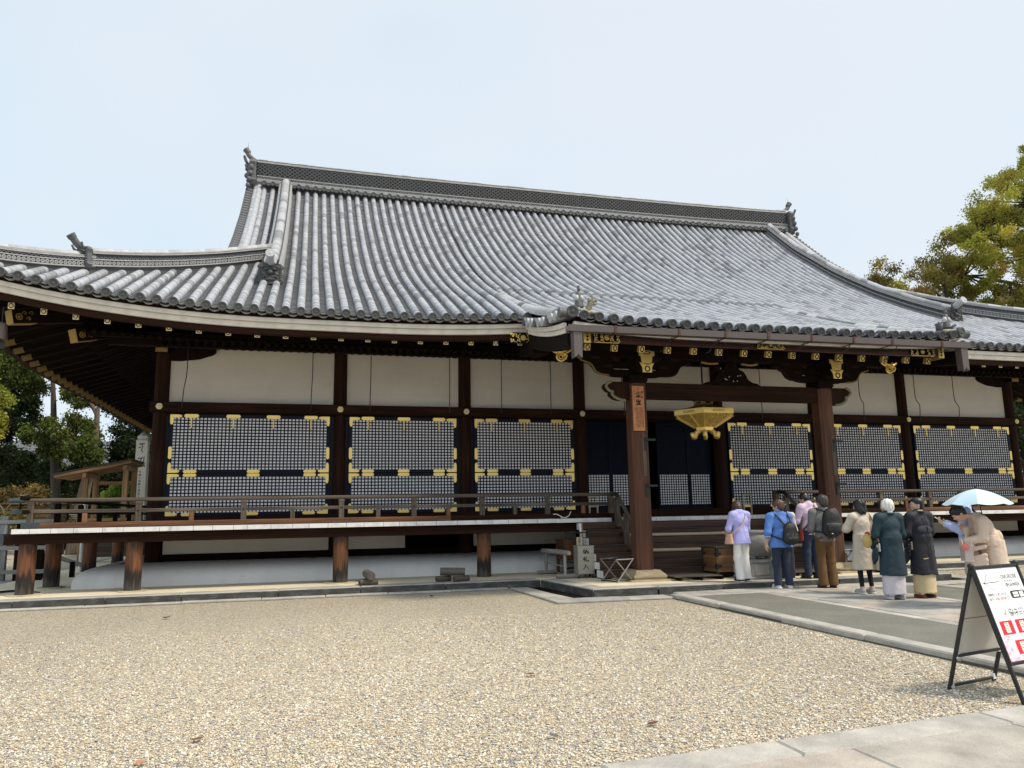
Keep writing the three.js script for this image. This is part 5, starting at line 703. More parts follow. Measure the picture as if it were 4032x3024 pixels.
{
  // hanging gold lantern
  const L = thing('hanging_lantern', 'six-sided gilt lantern hanging in the middle of the porch', 'lantern', [0, 3.125, 2.85]);
  const hex = (pts, capped) => { const g = fin(new THREE.LatheGeometry(pts.map((q) => new THREE.Vector2(q[0], q[1])), 6)); g.computeVertexNormals(); return tr(g, 0, 0, 0, 0, PI / 6, 0); };
  const flat = (g) => { const q = g.index ? g.toNonIndexed() : g; q.computeVertexNormals(); return q; };
  const pierced = canvasTex(512, 256, (c, w, h) => { c.fillStyle = '#f0dfa8'; c.fillRect(0, 0, w, h); const r = rng(4); for (let i = 0; i < 900; i++) { c.fillStyle = r() < 0.6 ? '#6a4f18' : '#b08a35'; const x = r() * w, y = r() * h; c.beginPath(); c.ellipse(x, y, 3 + r() * 5, 2 + r() * 3, r() * 3, 0, 7); c.fill(); } c.fillStyle = '#e9cf7a'; for (let i = 0; i < 8; i++) c.fillRect(i * w / 8 - 6, 0, 12, h); });
  pierced.wrapS = THREE.RepeatWrapping; pierced.repeat.set(6, 1);
  M.pierced = std({ color: lin(0.85, 0.75, 0.45), map: pierced, metalness: 0.35, roughness: 0.5 });
  mk('neck', flat(hex([[0, 0.905], [0.29, 0.905], [0.29, 0.885], [0.25, 0.84], [0.24, 0.76], [0.255, 0.735]])), M.goldDull, L);
  mk('roof', flat(hex([[0.255, 0.735], [0.40, 0.69], [0.58, 0.645], [0.70, 0.62]])), M.goldDull, L);
  mk('band', flat(hex([[0.70, 0.621], [0.742, 0.618], [0.742, 0.500], [0.70, 0.495]])), M.gold, L);
  mk('pierced_panels', flat(hex([[0.70, 0.494], [0.27, 0.242]])), M.pierced, L);
  const ribs = []; for (let k = 0; k < 6; k++) { const a = k * PI / 3 + PI / 6, R = 1; ribs.push(rod(V(Math.sin(a) * 0.70 * R, 0.494, Math.cos(a) * 0.70 * R), V(Math.sin(a) * 0.27 * R, 0.242, Math.cos(a) * 0.27 * R), 0.014, 0.014, 6)); const b = a + PI / 6; ribs.push(rod(V(Math.sin(b) * 0.606, 0.494, Math.cos(b) * 0.606), V(Math.sin(b) * 0.234, 0.242, Math.cos(b) * 0.234), 0.03, 0.02, 6)); ribs.push(rod(V(Math.sin(a) * 0.742 * R, 0.62, Math.cos(a) * 0.742 * R), V(Math.sin(a) * 0.742 * R, 0.50, Math.cos(a) * 0.742 * R), 0.012, 0.012, 6)); } mk('ribs', ribs, M.gold, L);
  mk('collar', flat(hex([[0.27, 0.242], [0.22, 0.235], [0.22, 0.165], [0.19, 0.155], [0.0, 0.15]])), M.gold, L);
  const feet = []; for (let k = 0; k < 6; k++) { const a = k * PI / 3 + PI / 6; const f = tube([[0, 0.17, 0.14], [0, 0.10, 0.24], [0, 0.03, 0.27], [0, 0.03, 0.31], [0, 0.08, 0.33]], 0.05, 14, 10); feet.push(tr(f, 0, 0, 0, 0, a, 0)); } mk('curled_feet', feet, M.gold, L);
  const orn = [], lat = []; for (let k = 0; k < 6; k++) { const a = k * PI / 3; orn.push(tr(extr(lobe(0.30, 0.055), 0.008, 0.002), Math.sin(a) * 0.643, 0.56, Math.cos(a) * 0.643, 0, a, 0)); lat.push(tr(extr(lobe(0.14, 0.06), 0.006, 0.001), Math.sin(a) * 0.209, 0.80, Math.cos(a) * 0.209, 0, a, 0)); } mk('mesh_windows', orn, M.pierced, L); mk('neck_ornament', lat, M.black, L);
  mk('hanging_rod', rod(V(0, 0.9, 0), V(0, 2.0, 0), 0.02, 0.02, 8), M.iron, L);
}
// ------------------------------------------------------------------ brush lettering: strokes on a 10 x 10 grid (x then y, y down), polylines parted by spaces
const KANJI = {
  金: '5004 5094 3464 1787 5459 2838 7768 0999', 堂: '4042 1123 8173 1315 1383 8384 3474 7477 3477 3437 2888 5669 0999', 国: '0109 0191 9199 0999 2373 2676 1888 4348 6677', 宝: '4041 1013 1282 8283 2474 2676 1888 4458 6677',
  納: '2002 2032 3204 0424 2429 0708 3646 4349 4393 9399 9988 6062 6257 6287', 札: '0333 2029 2305 2346 5058 5898 9896', 入: '3040 4043 4309 4375 7599', 御: '2003 2305 1519 4031 3161 4144 2565 4458 4676 3639 3968 7292 9297 9786 7279', 朱: '3022 2282 0595 5059 5508 5598', 印: '4012 1218 1545 1848 5191 9197 9786 5159',
  一: '0595', 番: '8011 5054 1292 2113 8173 5405 5495 2575 7579 2529 2979 2777 5559', 所: '0141 0444 4447 0747 0108 8052 5259 5494 7479', 経: '2002 2032 3204 0424 2429 0708 3646 4181 8145 5187 4999 4686 6669', 拝: '0333 2029 2919 0726 4191 4393 4595 3797 7179', 観: '1001 1242 0444 0646 0848 2129 0109 5191 5156 9196 5393 5494 5696 6639 8689 8999', 券: '3022 7162 1282 1494 5005 5599 2676 6679 4639', 境: '0242 2027 0847 7071 4191 5363 4494 5575 5578 7578 5676 6839 7888 8999', 内: '0209 0292 9299 9988 5053 5327 5377', 再: '0191 1319 1393 9399 5159 1696 0999', 場: '0242 2027 0847 5080 5054 8084 5282 5484 4696 5738 6999 9799', 可: '0191 8188 8878 1444 1417 1747 4447', 能: '2002 0242 0548 1519 1545 4549 1747 5053 5393 8062 5569 6999 8566',
  を: '1272 4024 2466 7535 3538 3888', お: '0353 3039 3907 0747 4777 7779 7272', 持: '0333 2029 2919 4191 5054 3494 3797 7079 5758', ち: '1272 3025 2565 6588 8838', の: '5428 2815 1542 4282 8288 8858', 方: '5051 0292 4249 4574 7489 2609', は: '1019 3393 6068 6836 3646 8899', へ: '0642 4299', で: '0191 9144 4446 4699', す: '0191 5155 5535 5348 5829',
};
function write(c, ch, x, y, s, w, col, wob = 0) { const d = KANJI[ch]; if (!d) return; c.strokeStyle = col; c.lineWidth = w; c.lineCap = 'round'; c.lineJoin = 'round'; const g = s / 9; for (const st of d.split(' ')) { c.beginPath(); for (let i = 0; i < st.length; i += 2) { const px = x + (+st[i]) * g, py = y + (+st[i + 1]) * g; i ? c.lineTo(px, py) : c.moveTo(px, py); } c.stroke(); } void wob; }
function line(c, str, x, y, s, w, col, vert) { let k = 0; for (const ch of str) { write(c, ch, x + (vert ? 0 : k * s * 1.12), y + (vert ? k * s * 1.15 : 0), s, w, col); k++; } }
// ------------------------------------------------------------------ things round the steps
{
  // name board on the porch column
  const t = canvasTex(512, 1860, (c, w, h) => { c.fillStyle = '#c98a62'; c.fillRect(0, 0, w, h); const r = rng(3); for (let i = 0; i < 260; i++) { c.fillStyle = `rgba(${r() < 0.5 ? '120,60,30' : '230,170,130'},0.10)`; const x = r() * w; c.fillRect(x, 0, 2 + r() * 6, h); } for (let i = 0; i < 30; i++) { c.fillStyle = 'rgba(90,50,30,0.06)'; c.beginPath(); c.ellipse(r() * w, r() * h, 60, 140, 0, 0, 7); c.fill(); }
    c.fillStyle = '#1c120c'; c.fillRect(245, 60, 26, 100); write(c, '金', 150, 240, 225, 34, '#17100b'); write(c, '堂', 150, 555, 225, 32, '#17100b'); write(c, '国', 388, 200, 85, 14, '#2a1a12'); write(c, '宝', 388, 425, 85, 14, '#2a1a12');
    const chars = Object.keys(KANJI); for (let k = 0; k < 7; k++) for (let j = 0; j < 19; j++) { if ((k === 6 && j > 3) || (k === 0 && j < 1)) continue; write(c, chars[(k * 7 + j * 5) % chars.length], 60 + (6 - k) * 58 + 10, 900 + j * 44, 34, 6, '#5a3320'); } });
  const b = thing('name_board', 'tall orange wooden board with black brush characters on the left porch column', 'name board', [-2.285, 3.105, PZ + 0.185]);
  mk('board', box(0.265, 0.93, 0.035, 0.006), M.woodOrange, b).position.set(0, 0.47, 0.0185); const f = new THREE.PlaneGeometry(0.253, 0.918); mk('lettering', f, std({ map: t, roughness: 0.8 }), b).position.set(0, 0.47, 0.0372);
}
{
  // metal plate box for paper talismans
  const t = canvasTex(512, 1024, (c, w, h) => { c.fillStyle = '#8f8b80'; c.fillRect(0, 0, w, h); const s = 64; for (let j = -1; j < h / (s * 0.75) + 1; j++) for (let i = -1; i < w / s + 1; i++) { const x = i * s + (j % 2 ? s / 2 : 0), y = j * s * 0.75; const q = (p, col) => { c.fillStyle = col; c.beginPath(); p.forEach(([a, d], k) => k ? c.lineTo(x + a * s, y + d * s) : c.moveTo(x + a * s, y + d * s)); c.fill(); }; q([[0, 0.25], [0.5, 0], [1, 0.25], [0.5, 0.5]], '#d8d4c8'); q([[0, 0.25], [0.5, 0.5], [0.5, 1], [0, 0.75]], '#96917f'); q([[1, 0.25], [0.5, 0.5], [0.5, 1], [1, 0.75]], '#6b675c'); }
    write(c, '納', 170, 120, 165, 24, '#0c0b0c'); write(c, '札', 170, 400, 165, 24, '#0c0b0c'); write(c, '入', 170, 690, 165, 24, '#0c0b0c'); });
  const b = thing('talisman_box', 'patterned metal box on castors lettered for old talismans, left of the steps', 'collection box', [-3.16, 0.16, 3.17], -0.02);
  mk('box', box(0.36, 0.57, 0.26, 0.012), M.steel, b).position.set(0, 0.365, 0); mk('lettered_front', new THREE.PlaneGeometry(0.352, 0.56), std({ map: t, metalness: 0.35, roughness: 0.45 }), b).position.set(0, 0.365, 0.1312); mk('side_panel', tr(new THREE.PlaneGeometry(0.25, 0.56), 0, 0, 0, 0, -PI / 2, 0), std({ map: (() => { const q = t.clone(); q.repeat.set(0.3, 1); q.needsUpdate = true; return q; })(), metalness: 0.35, roughness: 0.5 }), b).position.set(-0.1812, 0.365, 0);
  for (const x of [-0.15, 0.15]) for (const z of [-0.1, 0.1]) mk('castor', [rod(V(x, 0.04, z), V(x, 0.09, z), 0.014), tr(cyl(0.022, 0.022, 0.02, 14), x + 0.01, 0.022, z, 0, 0, PI / 2)], M.iron, b); for (const x of [-0.172, 0.172]) mk('leg', bx(x - 0.008, x + 0.008, 0.04, 0.65, 0.12, 0.136, 0.002), M.steel, b);
  mk('flap', bx(-0.20, 0.2, 0.645, 0.657, -0.14, 0.14, 0.003), M.steel, b);
}
{
  const s = thing('small_notice', 'small pale paper notice standing on the back of the patterned metal box', 'notice', [-3.22, 0.815, 3.10]); const t = canvasTex(128, 192, (c, w, h) => { c.fillStyle = '#b3a898'; c.fillRect(0, 0, w, h); write(c, '金', 36, 20, 50, 7, '#2a221c'); write(c, '納', 36, 80, 50, 6, '#2a221c'); write(c, '入', 36, 136, 46, 6, '#2a221c'); });
  mk('card', box(0.135, 0.17, 0.008, 0.002), M.woodNew, s).position.set(0, 0.085, 0); mk('print', new THREE.PlaneGeometry(0.13, 0.165), std({ map: t, roughness: 0.8 }), s).position.set(0, 0.085, 0.0046);
  const k = thing('wooden_pole', 'thin pale wooden pole leaning upright against the end of the steps', 'pole', [-3.06, 0.16, 2.92]); mk('stick', bar(V(0.0, 0, 0.02), V(0.01, 1.10, -0.12), 0.028, 0.022, 0.003), M.woodNew, k); mk('paper_wrap', bar(V(-0.02, 0.90, -0.105), V(-0.018, 1.10, -0.128), 0.06, 0.02, 0.003), M.whitePaint, k);
}
{
  const c = thing('wooden_cabinet', 'brown plywood cabinet on legs behind the metal box', 'cabinet', [-2.98, 0.16, 1.78]); const pw = std({ color: lin(0.24, 0.095, 0.035), map: T.wood, roughness: 0.5 });
  mk('case', [bx(-0.23, 0.35, 0.30, 0.72, -0.3, 0.3, 0.008)], pw, c); mk('top', bx(-0.25, 0.37, 0.72, 0.742, -0.31, 0.31, 0.004), M.woodOrange, c); for (const x of [-0.2, 0.32]) for (const z of [-0.26, 0.26]) mk('leg', bx(x - 0.03, x + 0.03, 0, 0.30, z - 0.03, z + 0.03, 0.004), pw, c); mk('stretcher', bx(-0.2, 0.32, 0.10, 0.14, 0.25, 0.275, 0.003), M.woodBlack, c);
}
{
  const f = thing('display_frame', 'thin dark metal rod frame standing behind the patterned metal box', 'frame', [-3.2, 0.16, 2.9]); const P = (a, b) => rod(V(...a), V(...b), 0.012, 0.012, 8);
  for (const p of [[-0.2, -0.22], [-0.10, 0.12], [0.24, 0.10], [0.26, -0.22]]) mk('upright', P([p[0], 0, p[1]], [p[0], 0.94, p[1]]), M.iron, f); mk('rail', [P([-0.2, 0.9, -0.22], [0.26, 0.9, -0.22]), P([-0.10, 0.92, 0.12], [0.24, 0.92, 0.10]), P([-0.2, 0.9, -0.22], [-0.10, 0.92, 0.12]), P([0.24, 0.92, 0.1], [0.26, 0.9, -0.22]), P([-0.2, 0.3, -0.22], [-0.10, 0.3, 0.12])], M.iron, f);
}
{
  const r = thing('bamboo_stand', 'weathered bamboo rack of two legs and a thick top pole by the plaster mound', 'rack', [-3.58, 0.16, 0]);
  mk('top_pole', [tube([[-0.02, 0.50, 1.70], [0, 0.515, 2.5], [0.01, 0.52, 3.38]], 0.052, 16, 14), tr(new THREE.TorusGeometry(0.052, 0.006, 6, 16), 0, 0.517, 2.6), tr(cyl(0.035, 0.035, 0.02, 14), 0.01, 0.52, 3.43, PI / 2, 0, 0)], M.bambooGrey, r); for (const z of [1.88, 3.18]) { mk('leg', rod(V(0, 0.05, z), V(0, 0.50, z), 0.034, 0.034, 12), M.bambooGrey, r); mk('foot', [rod(V(-0.20, 0.042, z + 0.02), V(0.24, 0.042, z - 0.02), 0.042, 0.042, 14)], M.bambooGrey, r); } mk('cross_rod', rod(V(0, 0.245, 1.78), V(0, 0.24, 3.28), 0.014, 0.014, 8), M.bambooGrey, r);
}
function stool(name, label, x, z, turn, h = 0.43, base = 0.16) {
  const s = thing(name, label, 'folding stool', [x, base, z], turn); const P = (a, b, r = 0.013) => rod(V(...a), V(...b), r, r, 8);
  for (const q of [-0.24, 0.24]) { mk('leg', P([-0.21, 0.0, q], [0.20, h, q]), M.steel, s); mk('leg', P([0.21, 0.0, q - 0.03], [-0.20, h, q - 0.03]), M.steel, s); mk('seat_bar', P([-0.21, h, q], [0.21, h, q]), M.steel, s); }
  for (const x2 of [-0.2, 0.2]) mk('foot_bar', P([x2, 0.02, -0.26], [x2, 0.02, 0.24]), M.iron, s); mk('foot_bar', P([-0.2, 0.03, 0.22], [0.2, 0.03, 0.22], 0.010), M.iron, s);
  const w = []; for (let k = 0; k < 9; k++) w.push(tr(box(0.036, 0.008, 0.46, 0.002), -0.18 + k * 0.045, h + 0.004 - 0.010 * Math.sin(PI * k / 8), 0)); mk('seat_webbing', w, M.iron, s); return s;
}
stool('folding_stool', 'folding steel stool standing left of the left porch column', -2.88, 4.28, 0.28); stool('folding_stool', 'dark folding stool on the platform behind the woman in the beige coat', 2.55, 4.3, 0.1);
{
  const lg = (name, label, x, z, turn, parts) => { const g = thing(name, label, 'log barrier', [x, 0.162, z], turn); parts.forEach(([nm, a, b, r]) => { const ge = rod(V(...a), V(...b), r, r * 0.96, 16); mk(nm, ge, nm === 'sleeper' ? M.woodGrey : M.barkLog, g); }); return g; };
  M.barkLog = std({ color: lin(0.17, 0.155, 0.135), map: T.bark, bumpMap: T.bark, bumpScale: 0.012, roughness: 0.95 });
  lg('log_stop', 'short weathered log lying end-on across a sleeper near the platform edge', -7.56, 2.86, 0.06, [['log', [0, 0.20, -0.30], [0.02, 0.185, 0.22], 0.085], ['sleeper', [-0.17, 0.055, 0.08], [0.17, 0.055, 0.08], 0.06], ['sleeper', [-0.17, 0.055, -0.18], [0.17, 0.055, -0.18], 0.06]]);
  lg('log_stop', 'short weathered log lying sideways over two sleepers near the second veranda post', -5.86, 2.80, 0.25, [['log', [-0.24, 0.20, -0.10], [0.20, 0.19, 0.14], 0.08], ['sleeper', [-0.06, 0.055, 0.17], [0.28, 0.055, 0.14], 0.06], ['sleeper', [-0.34, 0.055, -0.06], [-0.02, 0.055, -0.09], 0.06]]);
}
{
  // offering box with dark iron corners
  const b = thing('offering_box', 'wooden offering box with black iron corners in front of the steps', 'offering box', [-0.46, 0.16, 4.12]); const w = 0.31, d = 0.28; M.boxWood = std({ color: lin(0.40, 0.205, 0.085), map: T.wood, roughness: 0.6 });
  mk('body', [bx(-w, w, 0.10, 0.58, -d, d, 0.012)], M.boxWood, b); mk('lid_frame', [bx(-w - 0.02, w + 0.02, 0.58, 0.62, -d - 0.02, -d + 0.05, 0.006), bx(-w - 0.02, w + 0.02, 0.58, 0.62, d - 0.05, d + 0.02, 0.006), bx(-w - 0.02, -w + 0.05, 0.58, 0.62, -d + 0.05, d - 0.05, 0.006), bx(w - 0.05, w + 0.02, 0.58, 0.62, -d + 0.05, d - 0.05, 0.006)], M.woodGrey, b); mk('lid_hollow', bx(-w + 0.04, w - 0.04, 0.575, 0.584, -d + 0.04, d - 0.04, 0), M.dark, b);
  for (let k = 0; k < 5; k++) mk('lid_slat', bx(-w + 0.04, w - 0.04, 0.588, 0.606, -d + 0.10 + k * 0.085, -d + 0.13 + k * 0.085, 0.003), M.woodGrey, b);
  mk('foot_frame', [bx(-w - 0.02, w + 0.02, 0.03, 0.10, -d - 0.02, d + 0.02, 0.008)], M.woodBlack, b);
  for (const x of [-1, 1]) for (const z of [-1, 1]) { const X = x * w, Z = z * d; for (const [y0, y1] of [[0.44, 0.60], [0.20, 0.30], [0.02, 0.12]]) mk('iron_corner', [bx(Math.min(X + x * 0.006, X - x * 0.10), Math.max(X + x * 0.006, X - x * 0.10), y0, y0 + 0.05, Math.min(Z + z * 0.006, Z - z * 0.004), Math.max(Z + z * 0.006, Z - z * 0.004), 0.002), bx(Math.min(X + x * 0.006, X - x * 0.004), Math.max(X + x * 0.006, X - x * 0.004), y0, y0 + 0.05, Math.min(Z + z * 0.006, Z - z * 0.10), Math.max(Z + z * 0.006, Z - z * 0.10), 0.002), bx(X - 0.028, X + 0.028, y0 - 0.03, y1 - 0.02, Z - 0.028, Z + 0.028, 0.006)], M.iron, b); }
}
{
  const duck = (label, x0, x1, z0, z1) => { const g = thing('duckboard', label, 'duckboard', [0, 0, 0]); const n = Math.round((z1 - z0) / 0.105); for (let k = 0; k < n; k++) { const z = mixn(z0, z1, k / n); mk('slat', bx(x0, x1, 0.222, 0.240, z, z + 0.085, 0.003, 0), M.woodGrey, g); } for (let x = x0 + 0.08; x < x1; x += 0.45) mk('runner', bx(x, x + 0.05, 0.163, 0.221, z0, z1 - 0.02, 0.003, 2), M.woodBlack, g); };
  duck('grey slatted duckboard at the foot of the steps left of the offering box', -1.86, -0.86, 3.80, 4.75); duck('grey slatted duckboard at the foot of the steps right of the stone basin', 0.75, 2.0, 3.80, 4.75); duck('small grey duckboard behind the man in the grey sweater by the right porch column', 2.72, 3.5, 4.0, 4.8);
}
{
  const p = thing('stone_pedestal', 'square carved stone pedestal under the round basin', 'pedestal', [0.02, 0.16, 4.62]);
  mk('block', bx(-0.42, 0.42, 0.03, 0.31, -0.42, 0.42, 0.015), M.stoneGrey, p); mk('plinth', bx(-0.45, 0.45, 0, 0.05, -0.45, 0.45, 0.012), M.stoneGrey, p); mk('cap', bx(-0.44, 0.44, 0.31, 0.362, -0.44, 0.44, 0.012), M.stoneGrey, p); for (const [x, z, ry] of [[0, 0.424, 0], [-0.424, 0, -PI / 2], [0.424, 0, PI / 2]]) mk('carved_panel', tr(merge([tr(box(0.30, 0.18, 0.014, 0.004), -0.19, 0.17, 0), tr(box(0.30, 0.18, 0.014, 0.004), 0.19, 0.17, 0)]), x, 0, z, 0, ry, 0), M.stone, p);
  const u = thing('stone_basin', 'round grey stone basin with a star mark standing on the pedestal', 'basin', [0.02, 0.522, 4.62]); const feet = []; for (let k = 0; k < 3; k++) feet.push(ball(0.075, 0.20 * Math.cos(k * 2.09 + 0.5), 0.04, 0.20 * Math.sin(k * 2.09 + 0.5), [1, 0.8, 1]));
  mk('bowl', [lathe([[0, 0.03], [0.20, 0.035], [0.30, 0.09], [0.375, 0.19], [0.405, 0.30], [0.39, 0.40], [0.335, 0.475], [0.325, 0.50], [0.345, 0.515], [0.345, 0.555], [0.32, 0.565], [0.285, 0.555], [0.28, 0.50], [0.0, 0.48]], 48)], M.stoneGrey, u); mk('foot', feet, M.stoneGrey, u); const star = []; for (let k = 0; k < 10; k++) { const a = PI / 2 + k * PI / 5, rr = k % 2 ? 0.018 : 0.042; star.push([rr * Math.cos(a), rr * Math.sin(a)]); } const st = mk('star_mark', extr(star, 0.010, 0.002), std({ color: lin(0.14, 0.14, 0.13), roughness: 0.9 }), u); st.position.set(0.17, 0.37, 0.348); st.rotation.set(-0.12, 0.45, 0);
}
{
  const poles = [['upper bamboo pole lying across the steps', 0.99, 2.97], ['lower bamboo pole lying across the steps', 0.678, 3.36]]; poles.forEach(([label, y, z]) => { const g = thing('bamboo_pole', label, 'pole', [0, y, z]); const o = [], nd = []; mk('cane', tube([[-2.02, 0.01, 0], [-1, 0, 0], [0, -0.005, 0.0], [1, 0.0, 0], [1.98, 0.012, 0]], 0.036, 40, 14), M.bamboo, g); for (let k = -5; k <= 5; k++) nd.push(tr(new THREE.TorusGeometry(0.036, 0.006, 6, 16), k * 0.36 + 0.1, 0, 0, 0, PI / 2, 0)); mk('node_ring', nd, M.bamboo, g); void o; });
  const fr = (label, x, z) => { const g = thing('bamboo_gate', label, 'bamboo frame', [x, 1.374, z]); for (const q of [-0.10, 0.10]) mk('upright', rod(V(q, 0, 0), V(q, 0.49, 0.01), 0.022, 0.02, 10), M.bamboo, g); mk('bar', [rod(V(-0.13, 0.25, 0), V(0.13, 0.255, 0), 0.018, 0.018, 10), rod(V(-0.13, 0.48, 0), V(0.13, 0.48, 0), 0.020, 0.020, 10)], M.bamboo, g); };
  fr('short bamboo frame on the veranda left of the doors', -2.15, 1.2); fr('short bamboo frame on the veranda right of the doors', 1.75, 1.6);
  const h = thing('white_cable', 'thin white cable hooked over the front of the veranda rail', 'cable', [0, 0, 0]); mk('cable', [tube([[-3.56, 1.465, 2.43], [-3.5, 1.468, 2.44], [-3.41, 1.426, 2.45], [-3.33, 1.39, 2.45], [-3.22, 1.425, 2.45], [-3.16, 1.515, 2.43]], 0.009, 30, 6), tube([[-3.41, 1.426, 2.45], [-3.385, 1.38, 2.46], [-3.35, 1.29, 2.46]], 0.006, 10, 5)], M.whitePaint, h);
}
// wind bell under the left eave corner
{ const g = thing('wind_bell', 'dark bronze wind bell hanging under the left eave corner', 'bell', [-14.28, 4.80, 2.92]); const b = lathe([[0.0, 0.33], [0.05, 0.325], [0.085, 0.29], [0.095, 0.20], [0.10, 0.08], [0.115, 0.0], [0.10, 0.0], [0.09, 0.06], [0, 0.2]], 20); mk('bell_body', b, std({ color: lin(0.13, 0.10, 0.085), metalness: 0.5, roughness: 0.6 }), g); mk('clapper_plate', [bx(-0.08, 0.08, -0.16, -0.04, -0.006, 0.006, 0.002), rod(V(0, -0.05, 0), V(0, 0.2, 0), 0.006)], M.iron, g); mk('hook', rod(V(0, 0.32, 0), V(0, 0.62, 0), 0.010, 0.010, 6), M.iron, g); }
// A-frame board in the right foreground
{
  const g = thing('sandwich_board', 'black-framed folding signboard with a printed white poster at the gravel edge', 'signboard', [-3.559, 0, 13.36], 0.229);
  const w = 0.655, H = 1.016, D = 0.298;
  const print = canvasTex(1024, 1360, (c, W, Hh) => {
    c.fillStyle = '#f6f6f7'; c.fillRect(0, 0, W, Hh); const r = rng(12);
    for (let i = 0; i < 90; i++) { const x = r() * 430 * (0.3 + r()), y = Hh - Math.pow(r(), 1.4) * 420; const gr = c.createRadialGradient(x, y, 0, x, y, 34); gr.addColorStop(0, 'rgba(247,150,190,0.55)'); gr.addColorStop(1, 'rgba(247,170,200,0)'); c.fillStyle = gr; c.beginPath(); c.arc(x, y, 34, 0, 7); c.fill(); }
    c.fillStyle = '#8b8b8e'; c.font = '44px sans-serif'; c.fillText('The first place of OMURO88 sacred sites', 110, 78, 800);
    c.fillStyle = '#1f1b1e'; c.font = 'bold 92px sans-serif'; c.fillText('OMURO88', 540, 178, 400); line(c, '御一番内札所', 600, 196, 30, 3.4, '#333'); line(c, '一番札所納経所', 545, 246, 52, 6.5, '#1f1b1e');
    c.strokeStyle = '#3a2a3c'; c.lineWidth = 12; c.lineCap = 'round'; c.beginPath(); c.moveTo(85, 222); c.lineTo(470, 214); c.stroke(); c.lineWidth = 9; c.beginPath(); c.moveTo(85, 222); c.quadraticCurveTo(190, 190, 200, 118); c.quadraticCurveTo(206, 108, 250, 104); c.stroke(); c.beginPath(); c.moveTo(85, 222); c.quadraticCurveTo(180, 250, 225, 300); c.quadraticCurveTo(250, 322, 290, 320); c.stroke();
    line(c, '拝観券をお持ちの方は', 96, 380, 40, 5, '#2b2b2d'); line(c, '境内への', 96, 446, 40, 5, '#2b2b2d'); line(c, '再入場可能', 276, 446, 40, 6, '#d3222b'); line(c, 'です', 500, 446, 40, 5, '#2b2b2d');
    c.fillStyle = '#18181a'; c.beginPath(); c.roundRect(630, 366, 360, 118, 36); c.fill(); c.fillStyle = '#f4f4f4'; c.fillRect(690, 388, 130, 34); c.fillRect(690, 432, 130, 30); c.fillRect(850, 382, 100, 88); c.fillStyle = '#999'; c.font = '26px sans-serif'; c.fillText('For holders of a visitor ticket, Reentry to the precincts is permitted', 96, 530, 860);
    c.fillStyle = '#c9c9cb'; c.fillRect(40, 590, 950, 5); c.strokeStyle = '#e08a86'; c.lineWidth = 8; c.beginPath(); c.ellipse(330, 680, 56, 62, 0, 0, 7); c.stroke(); c.strokeStyle = '#c01f26'; c.lineWidth = 16; c.beginPath(); c.moveTo(304, 676); c.lineTo(326, 710); c.lineTo(362, 640); c.stroke(); line(c, '御朱印', 420, 625, 108, 11, '#2a2527');
    const card = (x, y) => { c.fillStyle = '#cf0f28'; c.fillRect(x, y, 300, 200); c.fillStyle = '#f2e7d4'; c.fillRect(x + 100, y + 26, 104, 148); for (let k = 0; k < 5; k++) { c.fillStyle = k % 2 ? '#b3382c' : '#4b8d93'; c.fillRect(x + 122 + (k % 3) * 14, y + 38 + k * 24, 40, 12); } c.fillStyle = '#8a8a8c'; for (let k = 0; k < 3; k++) c.fillRect(x + 20, y + 216 + k * 20, 150 - k * 40, 8); };
    card(100, 790); card(470, 790); card(290, 1080); card(660, 1080);
  });
  const P = (x, t, s) => V(x * w, H * (1 - t), s * D * t); // t from apex to ground
  const tf = 0.70, tb = 0.70;
  for (const s of [1, -1]) for (const x of [0.02, 0.98]) mk('leg', bar(P(x, 0.0, s), P(x, 1, s), 0.030, 0.022, 0.003, V(1, 0, 0)), M.black, g);
  for (const s of [1, -1]) { mk('frame_rail', [bar(P(0.04, 0.012, s), P(0.96, 0.012, s), 0.034, 0.026, 0.003), bar(P(0.04, 0.72, s), P(0.96, 0.72, s), 0.030, 0.026, 0.003)], M.black, g); }
  for (const s of [1, -1]) mk('foot_rail', bar(P(0.07, 0.965, s), P(0.93, 0.965, s), 0.026, 0.022, 0.003), M.black, g);
  for (const [x, t] of [[0.045, 0.955], [0.955, 0.955], [0.045, 0.72], [0.955, 0.72]]) { const c = P(x, t, -1); mk('corner_clip', bx(c.x - 0.022, c.x + 0.022, c.y - 0.022, c.y + 0.026, c.z - 0.014, c.z + 0.014, 0.003), M.whitePaint, g); }
  const ang = Math.atan2(D, H), L = Math.hypot(D, H);
  const panel = (s, mat, off, name) => { const q = mk(name, box(w * 0.93, L * 0.70, 0.006, 0.001), mat, g); const c = P(0.5, 0.365, s); q.position.copy(c).add(V(0, 0, 0).addScaledVector(V(0, D, s * H).normalize(), off)); q.rotation.x = -s * ang; return q; };
  panel(-1, M.whitePanel ?? (M.whitePanel = std({ color: lin(0.66, 0.65, 0.61), roughness: 0.6 })), 0, 'back_panel'); panel(1, M.whitePanel, 0, 'poster_board');
  const pp = mk('poster', new THREE.PlaneGeometry(w * 0.90, L * 0.685), std({ map: print, roughness: 0.35 }), g); pp.position.copy(P(0.5, 0.365, 1)).addScaledVector(V(0, D, H).normalize(), 0.006); pp.rotation.x = -ang;
  mk('poster_frame', [0.028, 0.972].map((x) => bar(P(x, 0.0, 1).addScaledVector(V(0, D, H).normalize(), 0.008), P(x, 0.73, 1).addScaledVector(V(0, D, H).normalize(), 0.008), 0.028, 0.02, 0.003, V(1, 0, 0))), M.black, g);
